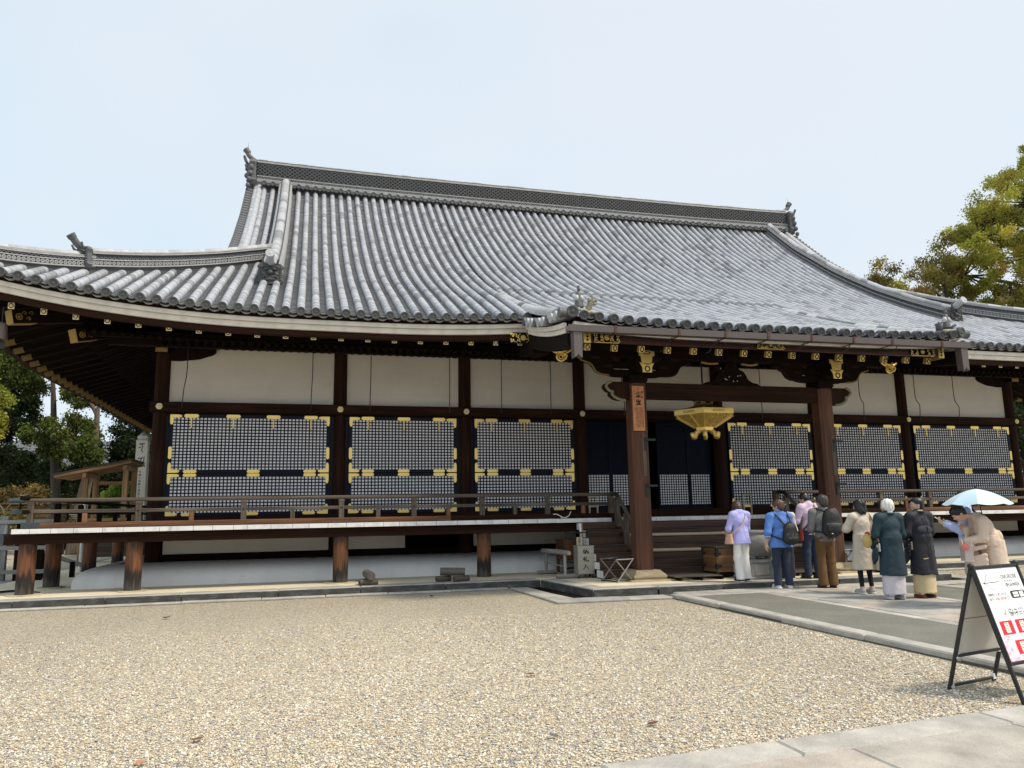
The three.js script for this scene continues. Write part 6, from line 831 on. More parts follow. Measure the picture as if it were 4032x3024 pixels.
  mk('hinge_cap', [ball(0.026, 0.012, H + 0.004, 0), ball(0.026, w - 0.012, H + 0.004, 0)], M.black, g); mk('brace', [bar(P(0.02, 0.42, -1), P(0.02, 0.42, -1).add(V(0.03, 0, 0)), 0.02, 0.016), bar(P(0.06, 0.42, -1), P(0.94, 0.42, -1), 0.012, 0.008)], M.woodNew, g);
}
// fallen leaves
{
  const shp = (() => { const g = sheet(4, 2, (u, v) => { const t = u * 2 - 1, w = 0.5 * (1 - t * t) * (v * 2 - 1); return [t * 0.055, 0.008 + 0.014 * t * t + 0.02 * Math.abs(w), w * 0.06]; }); return fin(g); })();
  const at = [[-6.751, 11.37, 'curled red-brown leaf lying alone in the middle of the gravel', [0.22, 0.06, 0.02]], [-6.515, 4.14, 'dark brown leaf on the gravel near the platform edge', [0.05, 0.03, 0.02]], [-6.41, 13.29, 'small dark red leaf on the gravel near the front path', [0.12, 0.04, 0.02]], [-7.17, 13.36, 'flat blue-grey leaf on the gravel near the bottom of the view', [0.12, 0.12, 0.14]], [-9.51, 12.65, 'small brown leaf on the gravel in the left foreground', [0.14, 0.07, 0.03]], [-9.79, 13.09, 'pinkish-orange leaf at the bottom edge of the gravel', [0.42, 0.20, 0.12]], [-10.82, 5.52, 'dark leaf on the gravel in front of the white mound', [0.05, 0.035, 0.025]], [-3.5, 13.58, 'pale orange leaf beside the signboard leg', [0.45, 0.25, 0.14]]];
  at.forEach(([x, z, label, c], i) => { const m = mk('fallen_leaf', shp, std({ color: lin(...c), roughness: 0.8 })); m.position.set(x, 0.012, z); m.rotation.y = i * 1.7; m.scale.setScalar(i === 6 || i === 1 ? 1.4 : 0.9); tag(m, label, 'leaf'); });
}
// ------------------------------------------------------------------ trees and the left background
const leafSpray = (size, seed, n = 6) => { const r = rng(seed), g = []; for (let k = 0; k < n; k++) { const q = new THREE.BufferGeometry(), L = size * (0.7 + 0.6 * r()), w = L * 0.42; q.setAttribute('position', new THREE.BufferAttribute(new Float32Array([0, 0, 0, w, L * 0.5, 0.12 * L, 0, L, 0, 0, 0, 0, 0, L, 0, -w, L * 0.5, 0.12 * L]), 3)); q.computeVertexNormals(); g.push(tr(q, (r() - 0.5) * size * 2.6, (r() - 0.5) * size * 2.0, (r() - 0.5) * size * 2.6, r() * 6.3, r() * 6.3, r() * 6.3)); } return merge(g); };
const SPRAY = [leafSpray(0.10, 1), leafSpray(0.15, 2)];
M.bark = std({ color: lin(0.20, 0.155, 0.115), map: T.bark, bumpMap: T.bark, bumpScale: 0.03, roughness: 0.95 });
M.barkDark = std({ color: lin(0.085, 0.07, 0.055), map: T.bark, bumpMap: T.bark, bumpScale: 0.03, roughness: 0.95 });
M.leaf = new THREE.MeshPhysicalMaterial({ color: lin(1, 1, 1), roughness: 0.8, transmission: 0.4, thickness: 0, specularIntensity: 0.3 });
// blobs: [x, y, z, rx, ry, rz, leaves, colour]; limbs run from the trunk to the blobs
function tree(name, label, cat, base, top, r0, blobs, o = {}) {
  const t = thing(name, label, cat, base, 0, o.group), r = rng(o.seed ?? 1), B = V(...base), lean = o.lean ?? [0, 0];
  const tp = (h) => V(lean[0] * h * h + 0.12 * Math.sin(h * 5 + (o.seed ?? 0)), h * top, lean[1] * h * h + 0.10 * Math.cos(h * 4));
  const tk = []; const N = 9; for (let i = 0; i < N; i++) tk.push(rod(tp(i / N), tp((i + 1) / N), r0 * (1 - 0.72 * i / N) * (i === 0 ? 1.18 : 1), r0 * (1 - 0.72 * (i + 1) / N), 10));
  const limbs = []; const clumps = [];
  for (const b of blobs) {
    const c = V(b[0], b[1], b[2]).sub(B), n = Math.max(7, Math.round(b[6] / 75)); const from = tp(cl((c.y - b[4] * 0.9) / top, 0.22, 0.96));
    const mid = from.clone().lerp(c, 0.5).add(V((r() - 0.5) * 0.7, 0.25 * b[4], (r() - 0.5) * 0.7)), c3 = new THREE.CatmullRomCurve3([from, mid, c]).getPoints(6); for (let i = 0; i < 6; i++) limbs.push(rod(c3[i], c3[i + 1], r0 * 0.34 * (1 - i / 7.5), r0 * 0.34 * (1 - (i + 1) / 7.5), 6));
    for (let k = 0; k < n; k++) { const u = r() * 2 - 1, a = r() * 2 * PI, q = Math.pow(r(), 0.42), s = Math.sqrt(1 - u * u), p = c.clone().add(V(q * s * Math.cos(a) * b[3], q * u * b[4], q * s * Math.sin(a) * b[5])); clumps.push([p, b]); limbs.push(rod(c.clone().lerp(p, 0.05), p, r0 * 0.10, r0 * 0.03, 5)); }
  }
  mk('trunk', tk, o.bark ?? M.bark, t); stuff(mk('limbs', limbs, o.bark ?? M.bark, t));
  const per = 1; let total = 0; for (const b of blobs) total += b[6]; void per;
  const list = []; for (const [p, b] of clumps) { const cnt = Math.max(7, Math.round(b[6] / 75)), m = Math.round(b[6] / cnt), sp = (o.spread ?? 0.24) * 0.75 * Math.min(b[3], b[4], b[5]) + 0.10, tone = 0.62 + 0.72 * r(), hue = r(); for (let k = 0; k < m; k++) { const g = () => (r() + r() + r() - 1.5) * 1.1; list.push([p.x + g() * sp, p.y + g() * sp * 0.8, p.z + g() * sp, tone * (0.8 + 0.4 * r()), b[7], hue]); } }
  const im = new THREE.InstancedMesh(o.fine ? SPRAY[0] : SPRAY[1], M.leaf, list.length), c = new THREE.Color(), m4 = new THREE.Matrix4(), qn = new THREE.Quaternion(), e = new THREE.Euler();
  list.forEach((l, i) => { const s = (o.size ?? 1) * (0.7 + 0.6 * r()); m4.compose(V(l[0], l[1], l[2]), qn.setFromEuler(e.set(r() * 6.3, r() * 6.3, r() * 6.3)), V(s, s, s)); im.setMatrixAt(i, m4); const k = l[3], h = l[5], w = o.warm ?? 0.15, g = l[4]; c.setRGB(g[0] * k * (1 + w * (h > 0.8 ? 1.0 : 0.3 * h)), g[1] * k, g[2] * k * (1 - 0.4 * w * h)); im.setColorAt(i, c); });
  im.name = 'crown'; im.castShadow = im.receiveShadow = true; t.add(stuff(im)); return t;
}
const OLIVE = [0.40, 0.41, 0.08], YEL = [0.48, 0.45, 0.07], DARKG = [0.034, 0.058, 0.020], MIDG = [0.10, 0.135, 0.028], BRN = [0.235, 0.215, 0.06];
// right, behind the hall
tree('tall_tree', 'tall olive-green tree with a broad open crown at the right edge behind the roof', 'tree', [30.2, 0, -12], 19, 0.5, [[30.4, 18.6, -12, 2.9, 2.5, 3, 3000, OLIVE], [27.4, 17.0, -11, 2.5, 2.2, 2.6, 2900, OLIVE], [25.0, 15.3, -12, 2.1, 1.9, 2.2, 2600, OLIVE], [31.3, 15.6, -12, 3.2, 2.3, 3, 2600, OLIVE], [27.6, 14.2, -10.5, 2.9, 1.9, 2.4, 2700, OLIVE], [24.2, 13.3, -12.5, 1.7, 1.5, 2, 2000, OLIVE], [30.2, 12.6, -11, 2.8, 1.6, 2.4, 1500, OLIVE], [26.6, 16.6, -13, 1.4, 1.0, 1.4, 1400, YEL], [29.0, 19.8, -12, 1.4, 0.9, 1.6, 1100, OLIVE], [26.2, 11.9, -12, 1.8, 0.9, 1.8, 1500, OLIVE]], { seed: 3, fine: false, size: 0.62, spread: 0.17, warm: 0.15, bark: M.barkDark });
tree('slender_tree', 'thin brownish-leaved tree between the big tree and the roof ridge', 'tree', [23.0, 0, -12.5], 13.5, 0.26, [[22.6, 13.9, -12.5, 1.4, 1.5, 1.2, 700, BRN], [21.7, 12.5, -12.5, 1.3, 1.3, 1.2, 1000, BRN], [23.6, 12.2, -12.8, 1.3, 1.5, 1.2, 1000, BRN], [22.6, 10.8, -12.5, 1.8, 1.2, 1.4, 1100, OLIVE]], { seed: 5, size: 0.56, spread: 0.30, warm: 0.4, bark: M.barkDark });
tree('slender_tree', 'small half-bare tree with yellowing leaves right of the long descending ridge', 'tree', [20.2, 0, -13], 13.0, 0.2, [[19.6, 13.1, -13, 1.1, 1.0, 1.1, 560, BRN], [20.4, 12.0, -13, 1.1, 1.4, 1.1, 820, OLIVE], [20.6, 10.4, -13, 1.3, 1.1, 1.1, 800, YEL], [19.3, 11.1, -13, 0.8, 0.9, 0.9, 420, BRN]], { seed: 7, size: 0.55, spread: 0.30, warm: 0.5, bark: M.barkDark });
tree('slender_tree', 'lowest small tree top just showing over the descending ridge', 'tree', [17.6, 0, -13.5], 12.4, 0.15, [[17.2, 12.7, -13.5, 0.9, 0.6, 0.8, 260, BRN], [17.9, 11.9, -13.5, 0.9, 0.7, 0.8, 480, YEL]], { seed: 9, size: 0.55, spread: 0.28, warm: 0.5, bark: M.barkDark });
tree('yellow_tree', 'yellow-green tree low at the right edge above the lower roof', 'tree', [27.6, 0, -7], 10.5, 0.25, [[27.2, 10.7, -7, 2.2, 0.9, 1.8, 1800, YEL], [25.2, 10.2, -7.4, 1.2, 0.6, 1.2, 700, YEL], [29, 10.3, -7, 2.0, 1.2, 1.8, 1300, YEL]], { seed: 11, size: 0.7, spread: 0.3, warm: 0.15, bark: M.barkDark });
tree('bare_tree', 'bare-branched tree with few leaves in front of the big tree', 'tree', [25.6, 0, -11], 12.6, 0.24, [[26.6, 12.6, -11, 2.0, 1.4, 1.5, 360, OLIVE], [24.8, 12.0, -11, 1.2, 1.6, 1.2, 260, BRN]], { seed: 13, size: 0.65, warm: 0.4, bark: M.barkDark });
tree('evergreen_tree', 'dark evergreen tree seen past the right corner column', 'tree', [19.5, 0, -6], 7, 0.3, [[19.2, 6.2, -6, 2.2, 1.8, 2, 2600, DARKG], [17.9, 4.3, -6.5, 1.8, 1.6, 2, 2000, DARKG], [20.5, 3.4, -6, 2.2, 2.2, 2, 2200, MIDG], [18.2, 2.0, -6, 1.8, 1.3, 1.6, 1300, MIDG]], { seed: 15, size: 0.7, bark: M.bark });
// left, beyond the veranda
tree('evergreen_tree', 'evergreen tree with a tall bare dark trunk beyond the left eave', 'tree', [-19.6, 0, -21], 9.0, 0.26, [[-20.6, 9.6, -22, 2.0, 1.0, 1.6, 1500, DARKG], [-18.6, 8.9, -22, 1.4, 0.8, 1.4, 800, DARKG], [-20.4, 5.2, -22, 1.3, 0.9, 1.0, 900, MIDG], [-19.8, 3.6, -22.5, 1.2, 0.8, 1.0, 900, DARKG]], { seed: 21, size: 0.8, bark: M.barkDark, lean: [-0.9, 0] });
tree('forked_tree', 'thick grey-barked forked tree behind the wooden shelter', 'tree', [-18.5, 0, -20.5], 6.6, 0.36, [[-19.2, 5.2, -20.5, 1.1, 1.0, 1.0, 1300, MIDG], [-17.6, 6.9, -21.5, 1.3, 0.8, 1.2, 1100, DARKG], [-19.3, 7.4, -21, 1.0, 0.7, 1.0, 700, MIDG], [-18.3, 4.4, -20.2, 0.7, 0.9, 0.7, 700, MIDG]], { seed: 23, size: 0.8, bark: M.bark, lean: [0.3, 0] });
tree('dark_evergreen', 'dense dark evergreen between the forked tree and the white pillar', 'tree', [-17.0, 0, -24.5], 5.5, 0.22, [[-17.4, 5.4, -24.5, 1.7, 1.3, 1.5, 2300, DARKG], [-16.6, 4.0, -24, 1.5, 1.3, 1.4, 2200, DARKG], [-18.2, 3.0, -24, 1.5, 1.2, 1.4, 1700, DARKG], [-16.4, 2.2, -23.6, 1.4, 1.0, 1.2, 1500, MIDG]], { seed: 25, size: 0.85, bark: M.barkDark });
tree('yellow_tree', 'bright yellow-green tree at the far left edge', 'tree', [-22.6, 0, -17], 6.5, 0.2, [[-21.5, 6.9, -17, 1.0, 1.0, 1.0, 1300, [0.25, 0.29, 0.04]], [-21.4, 5.7, -17, 0.85, 0.8, 0.9, 900, [0.29, 0.285, 0.035]], [-22.3, 6.2, -17.4, 1.2, 1.3, 1.1, 1200, [0.27, 0.31, 0.03]]], { seed: 27, size: 0.8, spread: 0.22, bark: M.barkDark });
tree('mid_green_tree', 'mid-green leafy tree behind the bright yellow one', 'tree', [-24.2, 0, -24], 9, 0.3, [[-22.7, 8.6, -24, 1.5, 1.5, 1.3, 2400, MIDG], [-23.6, 9.8, -24, 1.8, 1.3, 1.5, 1300, MIDG], [-22.6, 6.4, -24, 1.3, 1.2, 1.2, 1600, DARKG], [-23.9, 5.0, -23.5, 1.6, 1.5, 1.4, 1800, DARKG], [-22.2, 4.0, -23.5, 1.4, 1.2, 1.2, 1500, DARKG]], { seed: 29, size: 0.8, bark: M.barkDark });
tree('low_shrub', 'low shrub of brownish-gold leaves by the fence at the left', 'shrub', [-20.2, 0, -16.5], 2.0, 0.06, [[-19.7, 2.5, -16.5, 0.9, 0.5, 0.7, 260, [0.22, 0.16, 0.05]], [-20.9, 2.3, -16.5, 0.9, 0.7, 0.7, 200, [0.22, 0.17, 0.06]], [-20.4, 1.5, -16.5, 1.0, 0.5, 0.8, 160, BRN]], { seed: 31, size: 0.6, bark: std({ color: lin(0.36, 0.31, 0.25), roughness: 0.9 }) });
tree('green_shrub', 'bright green leafy shrub seen through the wooden shelter', 'shrub', [-16.6, 0, -18.5], 2.0, 0.08, [[-16.5, 2.4, -18.5, 0.8, 0.6, 0.6, 800, [0.13, 0.20, 0.03]], [-17.4, 1.6, -18.5, 1.0, 0.7, 0.7, 900, MIDG], [-15.8, 1.3, -18.5, 0.9, 0.8, 0.7, 800, MIDG]], { seed: 33, size: 0.7, bark: M.barkDark });
{
  const g = new THREE.InstancedMesh(SPRAY[1], M.leaf, 9000), r = rng(41), c = new THREE.Color(), m4 = new THREE.Matrix4(), q = new THREE.Quaternion(), e = new THREE.Euler(); for (let i = 0; i < 9000; i++) { const x = mixn(-44, -12.5, r()), top = 3.4 + 3.6 * fbm((x + 60) / 80, 0.3, 30, 3, 3, 8), y = Math.pow(r(), 0.8) * top; m4.compose(V(x, y, -31 + 3 * (r() - 0.5)), q.setFromEuler(e.set(r() * 6, r() * 6, r() * 6)), V(1, 1, 1).multiplyScalar(1.1 + r())); g.setMatrixAt(i, m4); const k = 0.6 + 0.9 * fbm((x + 60) / 60, y / 20, 60, 20, 2, 3); c.setRGB(0.05 * k, 0.075 * k, 0.022 * k); g.setColorAt(i, c); }
  g.name = 'far_hedge'; g.castShadow = g.receiveShadow = true; scene.add(stuff(tag(g, 'far mass of dark evergreen undergrowth beyond the fence on the left', 'hedge')));
}
{
  // bamboo fence far left
  const f = thing('bamboo_fence', 'long brown bamboo-slat fence in front of the far trees on the left', 'fence', [0, 0, -26.5]); const m = std({ color: lin(0.23, 0.17, 0.08), map: T.wood, roughness: 0.8 }); for (let k = 0; k < 26; k++) mk('slat', rod(V(-36, 0.12 + k * 0.085, 0.02 * (k % 2)), V(-12.6, 0.12 + k * 0.085, 0.02 * (k % 2)), 0.04, 0.04, 6), m, f); for (let x = -36; x < -12; x += 2.2) mk('post', rod(V(x, 0, 0.07), V(x, 2.45, 0.07), 0.05, 0.05, 8), M.woodBlack, f); mk('cap_rail', rod(V(-36, 2.38, 0.05), V(-12.6, 2.38, 0.05), 0.06, 0.06, 8), m, f);
  // grey post-and-rail fence beside the veranda
  const w = std({ color: lin(0.46, 0.46, 0.45), map: T.wood, roughness: 0.85 });
  const b = thing('grey_fence', 'weathered grey post-and-rail fence left of the veranda', 'fence', [0, 0, -2]); for (const x of [-15.53, -17.3, -19.1, -20.9]) mk('post', bx(x - 0.085, x + 0.085, 0, 1.63, -0.07, 0.07, 0.01), w, b); for (const y of [1.50, 0.90, 0.36]) mk('rail', bx(-22, -14.4, y - 0.045, y + 0.045, 0.071, 0.115, 0.006), w, b); for (const x of [-15.2, -14.75]) mk('post', bx(x - 0.07, x + 0.07, 0, 1.52, -0.06, 0.06, 0.008), M.woodBlack, b);
  const rp = thing('ramp_rail', 'sloping grey handrail of a ramp behind the corner posts', 'handrail', [0, 0, -2.6]); mk('sloping_rail', bar(V(-15.5, 1.0, 0), V(-13.9, 0.40, 0), 0.045, 0.10, 0.006), w, rp); for (const [x, h] of [[-15.4, 0.97], [-14.8, 0.74], [-14.2, 0.52]]) mk('post', bx(x - 0.05, x + 0.05, 0, h, -0.06, 0.06, 0.006), M.woodBlack, rp);
  const wp = thing('white_post', 'slim white rounded post standing behind the veranda rail', 'post', [-14.52, 0, -4.6]); mk('shaft', rod(V(0, 0, 0), V(0, 2.02, 0), 0.045, 0.04, 12), M.whitePaint, wp); mk('tip', ball(0.045, 0, 2.02, 0, [1, 1.5, 1]), M.whitePaint, wp); mk('arm', bx(-0.36, 0.12, 1.66, 1.70, -0.015, 0.015, 0.004), M.whitePaint, wp);
  // small new-timber shelter
  const s = thing('wooden_shelter', 'small open shelter of new pale timber with a sloping roof, left of the hall', 'shelter', [-15.35, 0, -9.2]);
  for (const [x, z, h] of [[-0.18, 0.55, 3.06], [0.98, 0.55, 3.32], [-0.18, -0.75, 3.06], [0.98, -0.75, 3.32]]) mk('post', bx(x - 0.075, x + 0.075, 0, h - 0.02, z - 0.075, z + 0.075, 0.008), M.woodNew, s);
  const ry = (x) => 3.12 + 0.215 * x; mk('roof_board', bar(V(-1.05, ry(-1.05) + 0.03, -0.1), V(1.22, ry(1.22) + 0.03, -0.1), 2.05, 0.03, 0.004), M.woodGrey, s); for (let k = 0; k < 9; k++) { const z = 0.85 - k * 0.235; mk('rafter', bar(V(-1.0, ry(-1.0) - 0.04, z), V(1.18, ry(1.18) - 0.04, z), 0.06, 0.09, 0.004), M.woodNew, s); } for (const x of [-0.18, 0.98]) mk('beam', bx(x - 0.06, x + 0.06, ry(x) - 0.24, ry(x) - 0.10, -0.95, 0.8, 0.006), M.woodNew, s); mk('beam', bx(-0.18, 0.98, 2.66, 2.78, -0.8, -0.7, 0.006), M.woodNew, s);
  mk('counter', [bx(-0.35, 1.1, 1.36, 1.56, 0.45, 0.62, 0.008)], M.woodNew, s); mk('back_board', bx(-0.25, 1.05, 0.3, 1.3, -0.78, -0.72, 0.004), M.woodGrey, s);
  // tall white memorial pillar with carved characters
  const pl = thing('memorial_pillar', 'tall square white wooden pillar with dark seed characters left of the corner column', 'pillar', [-14.52, 0, -11.9]);
  const t = canvasTex(256, 2048, (c, W, H) => { c.fillStyle = '#e6e3da'; c.fillRect(0, 0, W, H); const r = rng(8); c.strokeStyle = '#4a4742'; c.lineCap = 'round'; const sq = (pts, lw) => { c.lineWidth = lw; c.beginPath(); pts.forEach(([x, y], i) => i ? c.lineTo(x, y) : c.moveTo(x, y)); c.stroke(); }; sq([[70, 60], [180, 50]], 22); sq([[130, 70], [150, 110], [120, 170], [150, 210]], 20); sq([[60, 130], [110, 110]], 16); sq([[60, 330], [150, 320], [100, 390], [70, 450]], 20); sq([[190, 300], [185, 420], [210, 480]], 22); sq([[110, 400], [160, 390]], 16);
    const ks = Object.keys(KANJI); for (let k = 0; k < 24; k++) write(c, ks[(k * 11 + 4) % ks.length], 98, 560 + k * 58, 44, 6, r() < 0.3 ? '#8d8a83' : '#6d6a64'); });
  mk('shaft', bx(-0.20, 0.20, 0, 3.9, -0.2, 0.2, 0.008), std({ color: lin(0.78, 0.77, 0.73), map: T.plaster, roughness: 0.8 }), pl); mk('upper_block', bx(-0.20, 0.20, 3.92, 4.36, -0.2, 0.2, 0.03), M.whitePaint, pl); mk('top_block', [bx(-0.17, 0.17, 4.38, 4.50, -0.17, 0.17, 0.02), tr(new THREE.ConeGeometry(0.2, 0.2, 4).toNonIndexed(), 0, 4.60, 0, 0, PI / 4, 0)], M.whitePaint, pl); const fp = mk('lettering', new THREE.PlaneGeometry(0.38, 3.9), std({ map: t, roughness: 0.85 }), pl); fp.position.set(0, 2.35, 0.2035);
  // pale house far behind the left trees
  const h = thing('pale_house', 'pale house with a low tiled roof glimpsed far behind the left trees', 'house', [-27, 0, -46]); mk('wall', bx(-6, 8, 0, 5.2, -4, 4, 0.02), std({ color: lin(0.6, 0.6, 0.6), roughness: 0.9 }), h); mk('roof', extr([[-5, 0], [0, 2.2], [5, 0]], 15, 0.02).rotateY(PI / 2).translate(-6.5, 5.2, 0), M.tileMid, h); for (const x of [-3, 1, 5]) mk('window', bx(x - 0.7, x + 0.7, 2.4, 3.8, 4.0, 4.04, 0.01), M.black, h);
  const hc = thing('black_hose', 'black hose lying on the ground behind the left corner post', 'hose', [0, 0, 0]); mk('hose', tube([[-17.5, 0.03, 1.5], [-16.2, 0.03, 0.6], [-15.2, 0.18, 0.9], [-14.6, 0.18, 1.6], [-14.2, 0.18, 1.2], [-13.6, 0.18, 1.9]], 0.022, 40, 6), M.black, hc);
}
// ------------------------------------------------------------------ people: bodies and clothes meshed from distance fields
const n3h = (x, y, z) => { let h = Math.imul(x, 374761393) ^ Math.imul(y, 668265263) ^ Math.imul(z, 1274126177); h = Math.imul(h ^ (h >>> 13), 1274126177); return ((h ^ (h >>> 16)) >>> 0) / 2147483648 - 1; };
function noise3(x, y, z) { const i = Math.floor(x), j = Math.floor(y), k = Math.floor(z), s = (t) => t * t * (3 - 2 * t), u = s(x - i), v = s(y - j), w = s(z - k), L = (a, b, t) => a + (b - a) * t; return L(L(L(n3h(i, j, k), n3h(i + 1, j, k), u), L(n3h(i, j + 1, k), n3h(i + 1, j + 1, k), u), v), L(L(n3h(i, j, k + 1), n3h(i + 1, j, k + 1), u), L(n3h(i, j + 1, k + 1), n3h(i + 1, j + 1, k + 1), u), v), w); }
const cap = (a, b, ra, rb = ra, o = {}) => ({ t: 'c', a, b, ra, rb, ...o }), ell = (c, r, o = {}) => ({ t: 'e', c, r: Array.isArray(r) ? r : [r, r, r], ...o });
const fru = (y0, c0, r0, y1, c1, r1, o = {}) => ({ t: 'f', y0, c0, r0, y1, c1, r1, ...o });
function dist(q, x, y, z) {
  if (q.t === 'c') { const ax = q.a[0], ay = q.a[1], az = q.a[2], bx2 = q.b[0] - ax, by = q.b[1] - ay, bz = q.b[2] - az, px = x - ax, py = y - ay, pz = z - az, l = bx2 * bx2 + by * by + bz * bz, h = l ? cl((px * bx2 + py * by + pz * bz) / l) : 0; const dx = px - bx2 * h, dy = py - by * h, dz = pz - bz * h; return Math.sqrt(dx * dx + dy * dy + dz * dz) - (q.ra + (q.rb - q.ra) * h); }
  if (q.t === 'e') { let px = x - q.c[0], py = y - q.c[1], pz = z - q.c[2]; if (q.m) { const m = q.m; const a = m[0] * px + m[1] * py + m[2] * pz, b = m[3] * px + m[4] * py + m[5] * pz, c = m[6] * px + m[7] * py + m[8] * pz; px = a; py = b; pz = c; } const r = q.r, a = px / r[0], b = py / r[1], c = pz / r[2], k0 = Math.sqrt(a * a + b * b + c * c), a2 = a / r[0], b2 = b / r[1], c2 = c / r[2], k1 = Math.sqrt(a2 * a2 + b2 * b2 + c2 * c2); return k1 < 1e-6 ? -Math.min(...r) : k0 * (k0 - 1) / k1; }
  const t = cl((y - q.y0) / (q.y1 - q.y0)), cx = mixn(q.c0[0], q.c1[0], t), cz = mixn(q.c0[1], q.c1[1], t), rx = mixn(q.r0[0], q.r1[0], t), rz = mixn(q.r0[1], q.r1[1], t), a = (x - cx) / rx, b = (z - cz) / rz, k0 = Math.hypot(a, b), k1 = Math.hypot(a / rx, b / rz), d2 = k1 < 1e-6 ? -Math.min(rx, rz) : k0 * (k0 - 1) / k1, dy = Math.max(Math.min(q.y0, q.y1) - y, y - Math.max(q.y0, q.y1)); return dy > 0 ? Math.hypot(Math.max(d2, 0), dy) : Math.max(d2, dy);
}
function bounds(q) { if (q.t === 'c') { const r = Math.max(q.ra, q.rb); return [0, 1, 2].map((i) => [Math.min(q.a[i], q.b[i]) - r, Math.max(q.a[i], q.b[i]) + r]); } if (q.t === 'e') { const r = q.m ? Math.max(...q.r) : 0; return [0, 1, 2].map((i) => [q.c[i] - (r || q.r[i]), q.c[i] + (r || q.r[i])]); } const mx = Math.max(q.r0[0], q.r1[0]), mz = Math.max(q.r0[1], q.r1[1]); return [[Math.min(q.c0[0], q.c1[0]) - mx, Math.max(q.c0[0], q.c1[0]) + mx], [Math.min(q.y0, q.y1), Math.max(q.y0, q.y1)], [Math.min(q.c0[1], q.c1[1]) - mz, Math.max(q.c0[1], q.c1[1]) + mz]]; }
function blob(prims, cell, o = {}) {
  const k = o.k ?? 0.03, pad = k * 1.5 + cell * 3; let lo = [9e9, 9e9, 9e9], hi = [-9e9, -9e9, -9e9];
  for (const q of prims) if (!q.neg) bounds(q).forEach(([a, b], i) => { lo[i] = Math.min(lo[i], a - cell * 2.5); hi[i] = Math.max(hi[i], b + cell * 2.5); });
  const N = [0, 1, 2].map((i) => Math.ceil((hi[i] - lo[i]) / cell) + 1), f = new Float32Array(N[0] * N[1] * N[2]).fill(0.5), at = (i, j, l) => (l * N[1] + j) * N[0] + i;
  for (const q of prims) { const b = bounds(q), kk = q.k ?? k, s = b.map(([a, c], i) => [Math.max(0, Math.floor((a - pad - lo[i]) / cell)), Math.min(N[i] - 1, Math.ceil((c + pad - lo[i]) / cell))]);
    for (let l = s[2][0]; l <= s[2][1]; l++) for (let j = s[1][0]; j <= s[1][1]; j++) for (let i = s[0][0]; i <= s[0][1]; i++) { const d = dist(q, lo[0] + i * cell, lo[1] + j * cell, lo[2] + l * cell), n = at(i, j, l), g = f[n]; if (q.neg) { f[n] = Math.max(g, -d); } else { const h = Math.max(kk - Math.abs(g - d), 0) / kk; f[n] = Math.min(g, d) - h * h * kk * 0.25; } } }
  for (const [nx, ny, nz, d] of o.cuts ?? []) for (let l = 0; l < N[2]; l++) for (let j = 0; j < N[1]; j++) for (let i = 0; i < N[0]; i++) { const n = at(i, j, l); f[n] = Math.max(f[n], nx * (lo[0] + i * cell) + ny * (lo[1] + j * cell) + nz * (lo[2] + l * cell) - d); }
  const id = new Int32Array(f.length).fill(-1), P = [];
  for (let l = 0; l < N[2] - 1; l++) for (let j = 0; j < N[1] - 1; j++) for (let i = 0; i < N[0] - 1; i++) {
    let c = 0, sx = 0, sy = 0, sz = 0, neg = 0; const v = []; for (let q = 0; q < 8; q++) { const w = f[at(i + (q & 1), j + ((q >> 1) & 1), l + (q >> 2))]; v.push(w); if (w < 0) neg++; } if (!neg || neg === 8) continue;
    for (const [a, b] of EDGES) if ((v[a] < 0) !== (v[b] < 0)) { const t = v[a] / (v[a] - v[b]); sx += (a & 1) + ((b & 1) - (a & 1)) * t; sy += ((a >> 1) & 1) + (((b >> 1) & 1) - ((a >> 1) & 1)) * t; sz += (a >> 2) + ((b >> 2) - (a >> 2)) * t; c++; }
    id[at(i, j, l)] = P.length / 3; P.push(lo[0] + (i + sx / c) * cell, lo[1] + (j + sy / c) * cell, lo[2] + (l + sz / c) * cell); }
  const I = [], quad = (a, b, c, d, flip) => { if (a < 0 || b < 0 || c < 0 || d < 0) return; flip ? I.push(a, c, b, a, d, c) : I.push(a, b, c, a, c, d); };
  for (let l = 1; l < N[2] - 1; l++) for (let j = 1; j < N[1] - 1; j++) for (let i = 1; i < N[0] - 1; i++) { const s = f[at(i, j, l)] < 0;
    if (s !== f[at(i + 1, j, l)] < 0) quad(id[at(i, j - 1, l - 1)], id[at(i, j, l - 1)], id[at(i, j, l)], id[at(i, j - 1, l)], !s);
    if (s !== f[at(i, j + 1, l)] < 0) quad(id[at(i - 1, j, l - 1)], id[at(i - 1, j, l)], id[at(i, j, l)], id[at(i, j, l - 1)], !s);
    if (s !== f[at(i, j, l + 1)] < 0) quad(id[at(i - 1, j - 1, l)], id[at(i, j - 1, l)], id[at(i, j, l)], id[at(i - 1, j, l)], !s); }
  const g = new THREE.BufferGeometry(); g.setAttribute('position', new THREE.BufferAttribute(new Float32Array(P), 3)); g.setIndex(I); g.computeVertexNormals();
  const p = g.attributes.position, n = g.attributes.normal; if (o.wob) { for (let i = 0; i < p.count; i++) { const d = o.wob(p.getX(i), p.getY(i), p.getZ(i)); p.setXYZ(i, p.getX(i) + n.getX(i) * d, p.getY(i) + n.getY(i) * d, p.getZ(i) + n.getZ(i) * d); } g.computeVertexNormals(); }
  const uv = new Float32Array(p.count * 2); for (let i = 0; i < p.count; i++) { uv[i * 2] = p.getX(i) + 0.35 * p.getZ(i); uv[i * 2 + 1] = p.getY(i); } g.setAttribute('uv', new THREE.BufferAttribute(uv, 2));
  return g.toNonIndexed();
}
const EDGES = [[0, 1], [2, 3], [4, 5], [6, 7], [0, 2], [1, 3], [4, 6], [5, 7], [0, 4], [1, 5], [2, 6], [3, 7]];
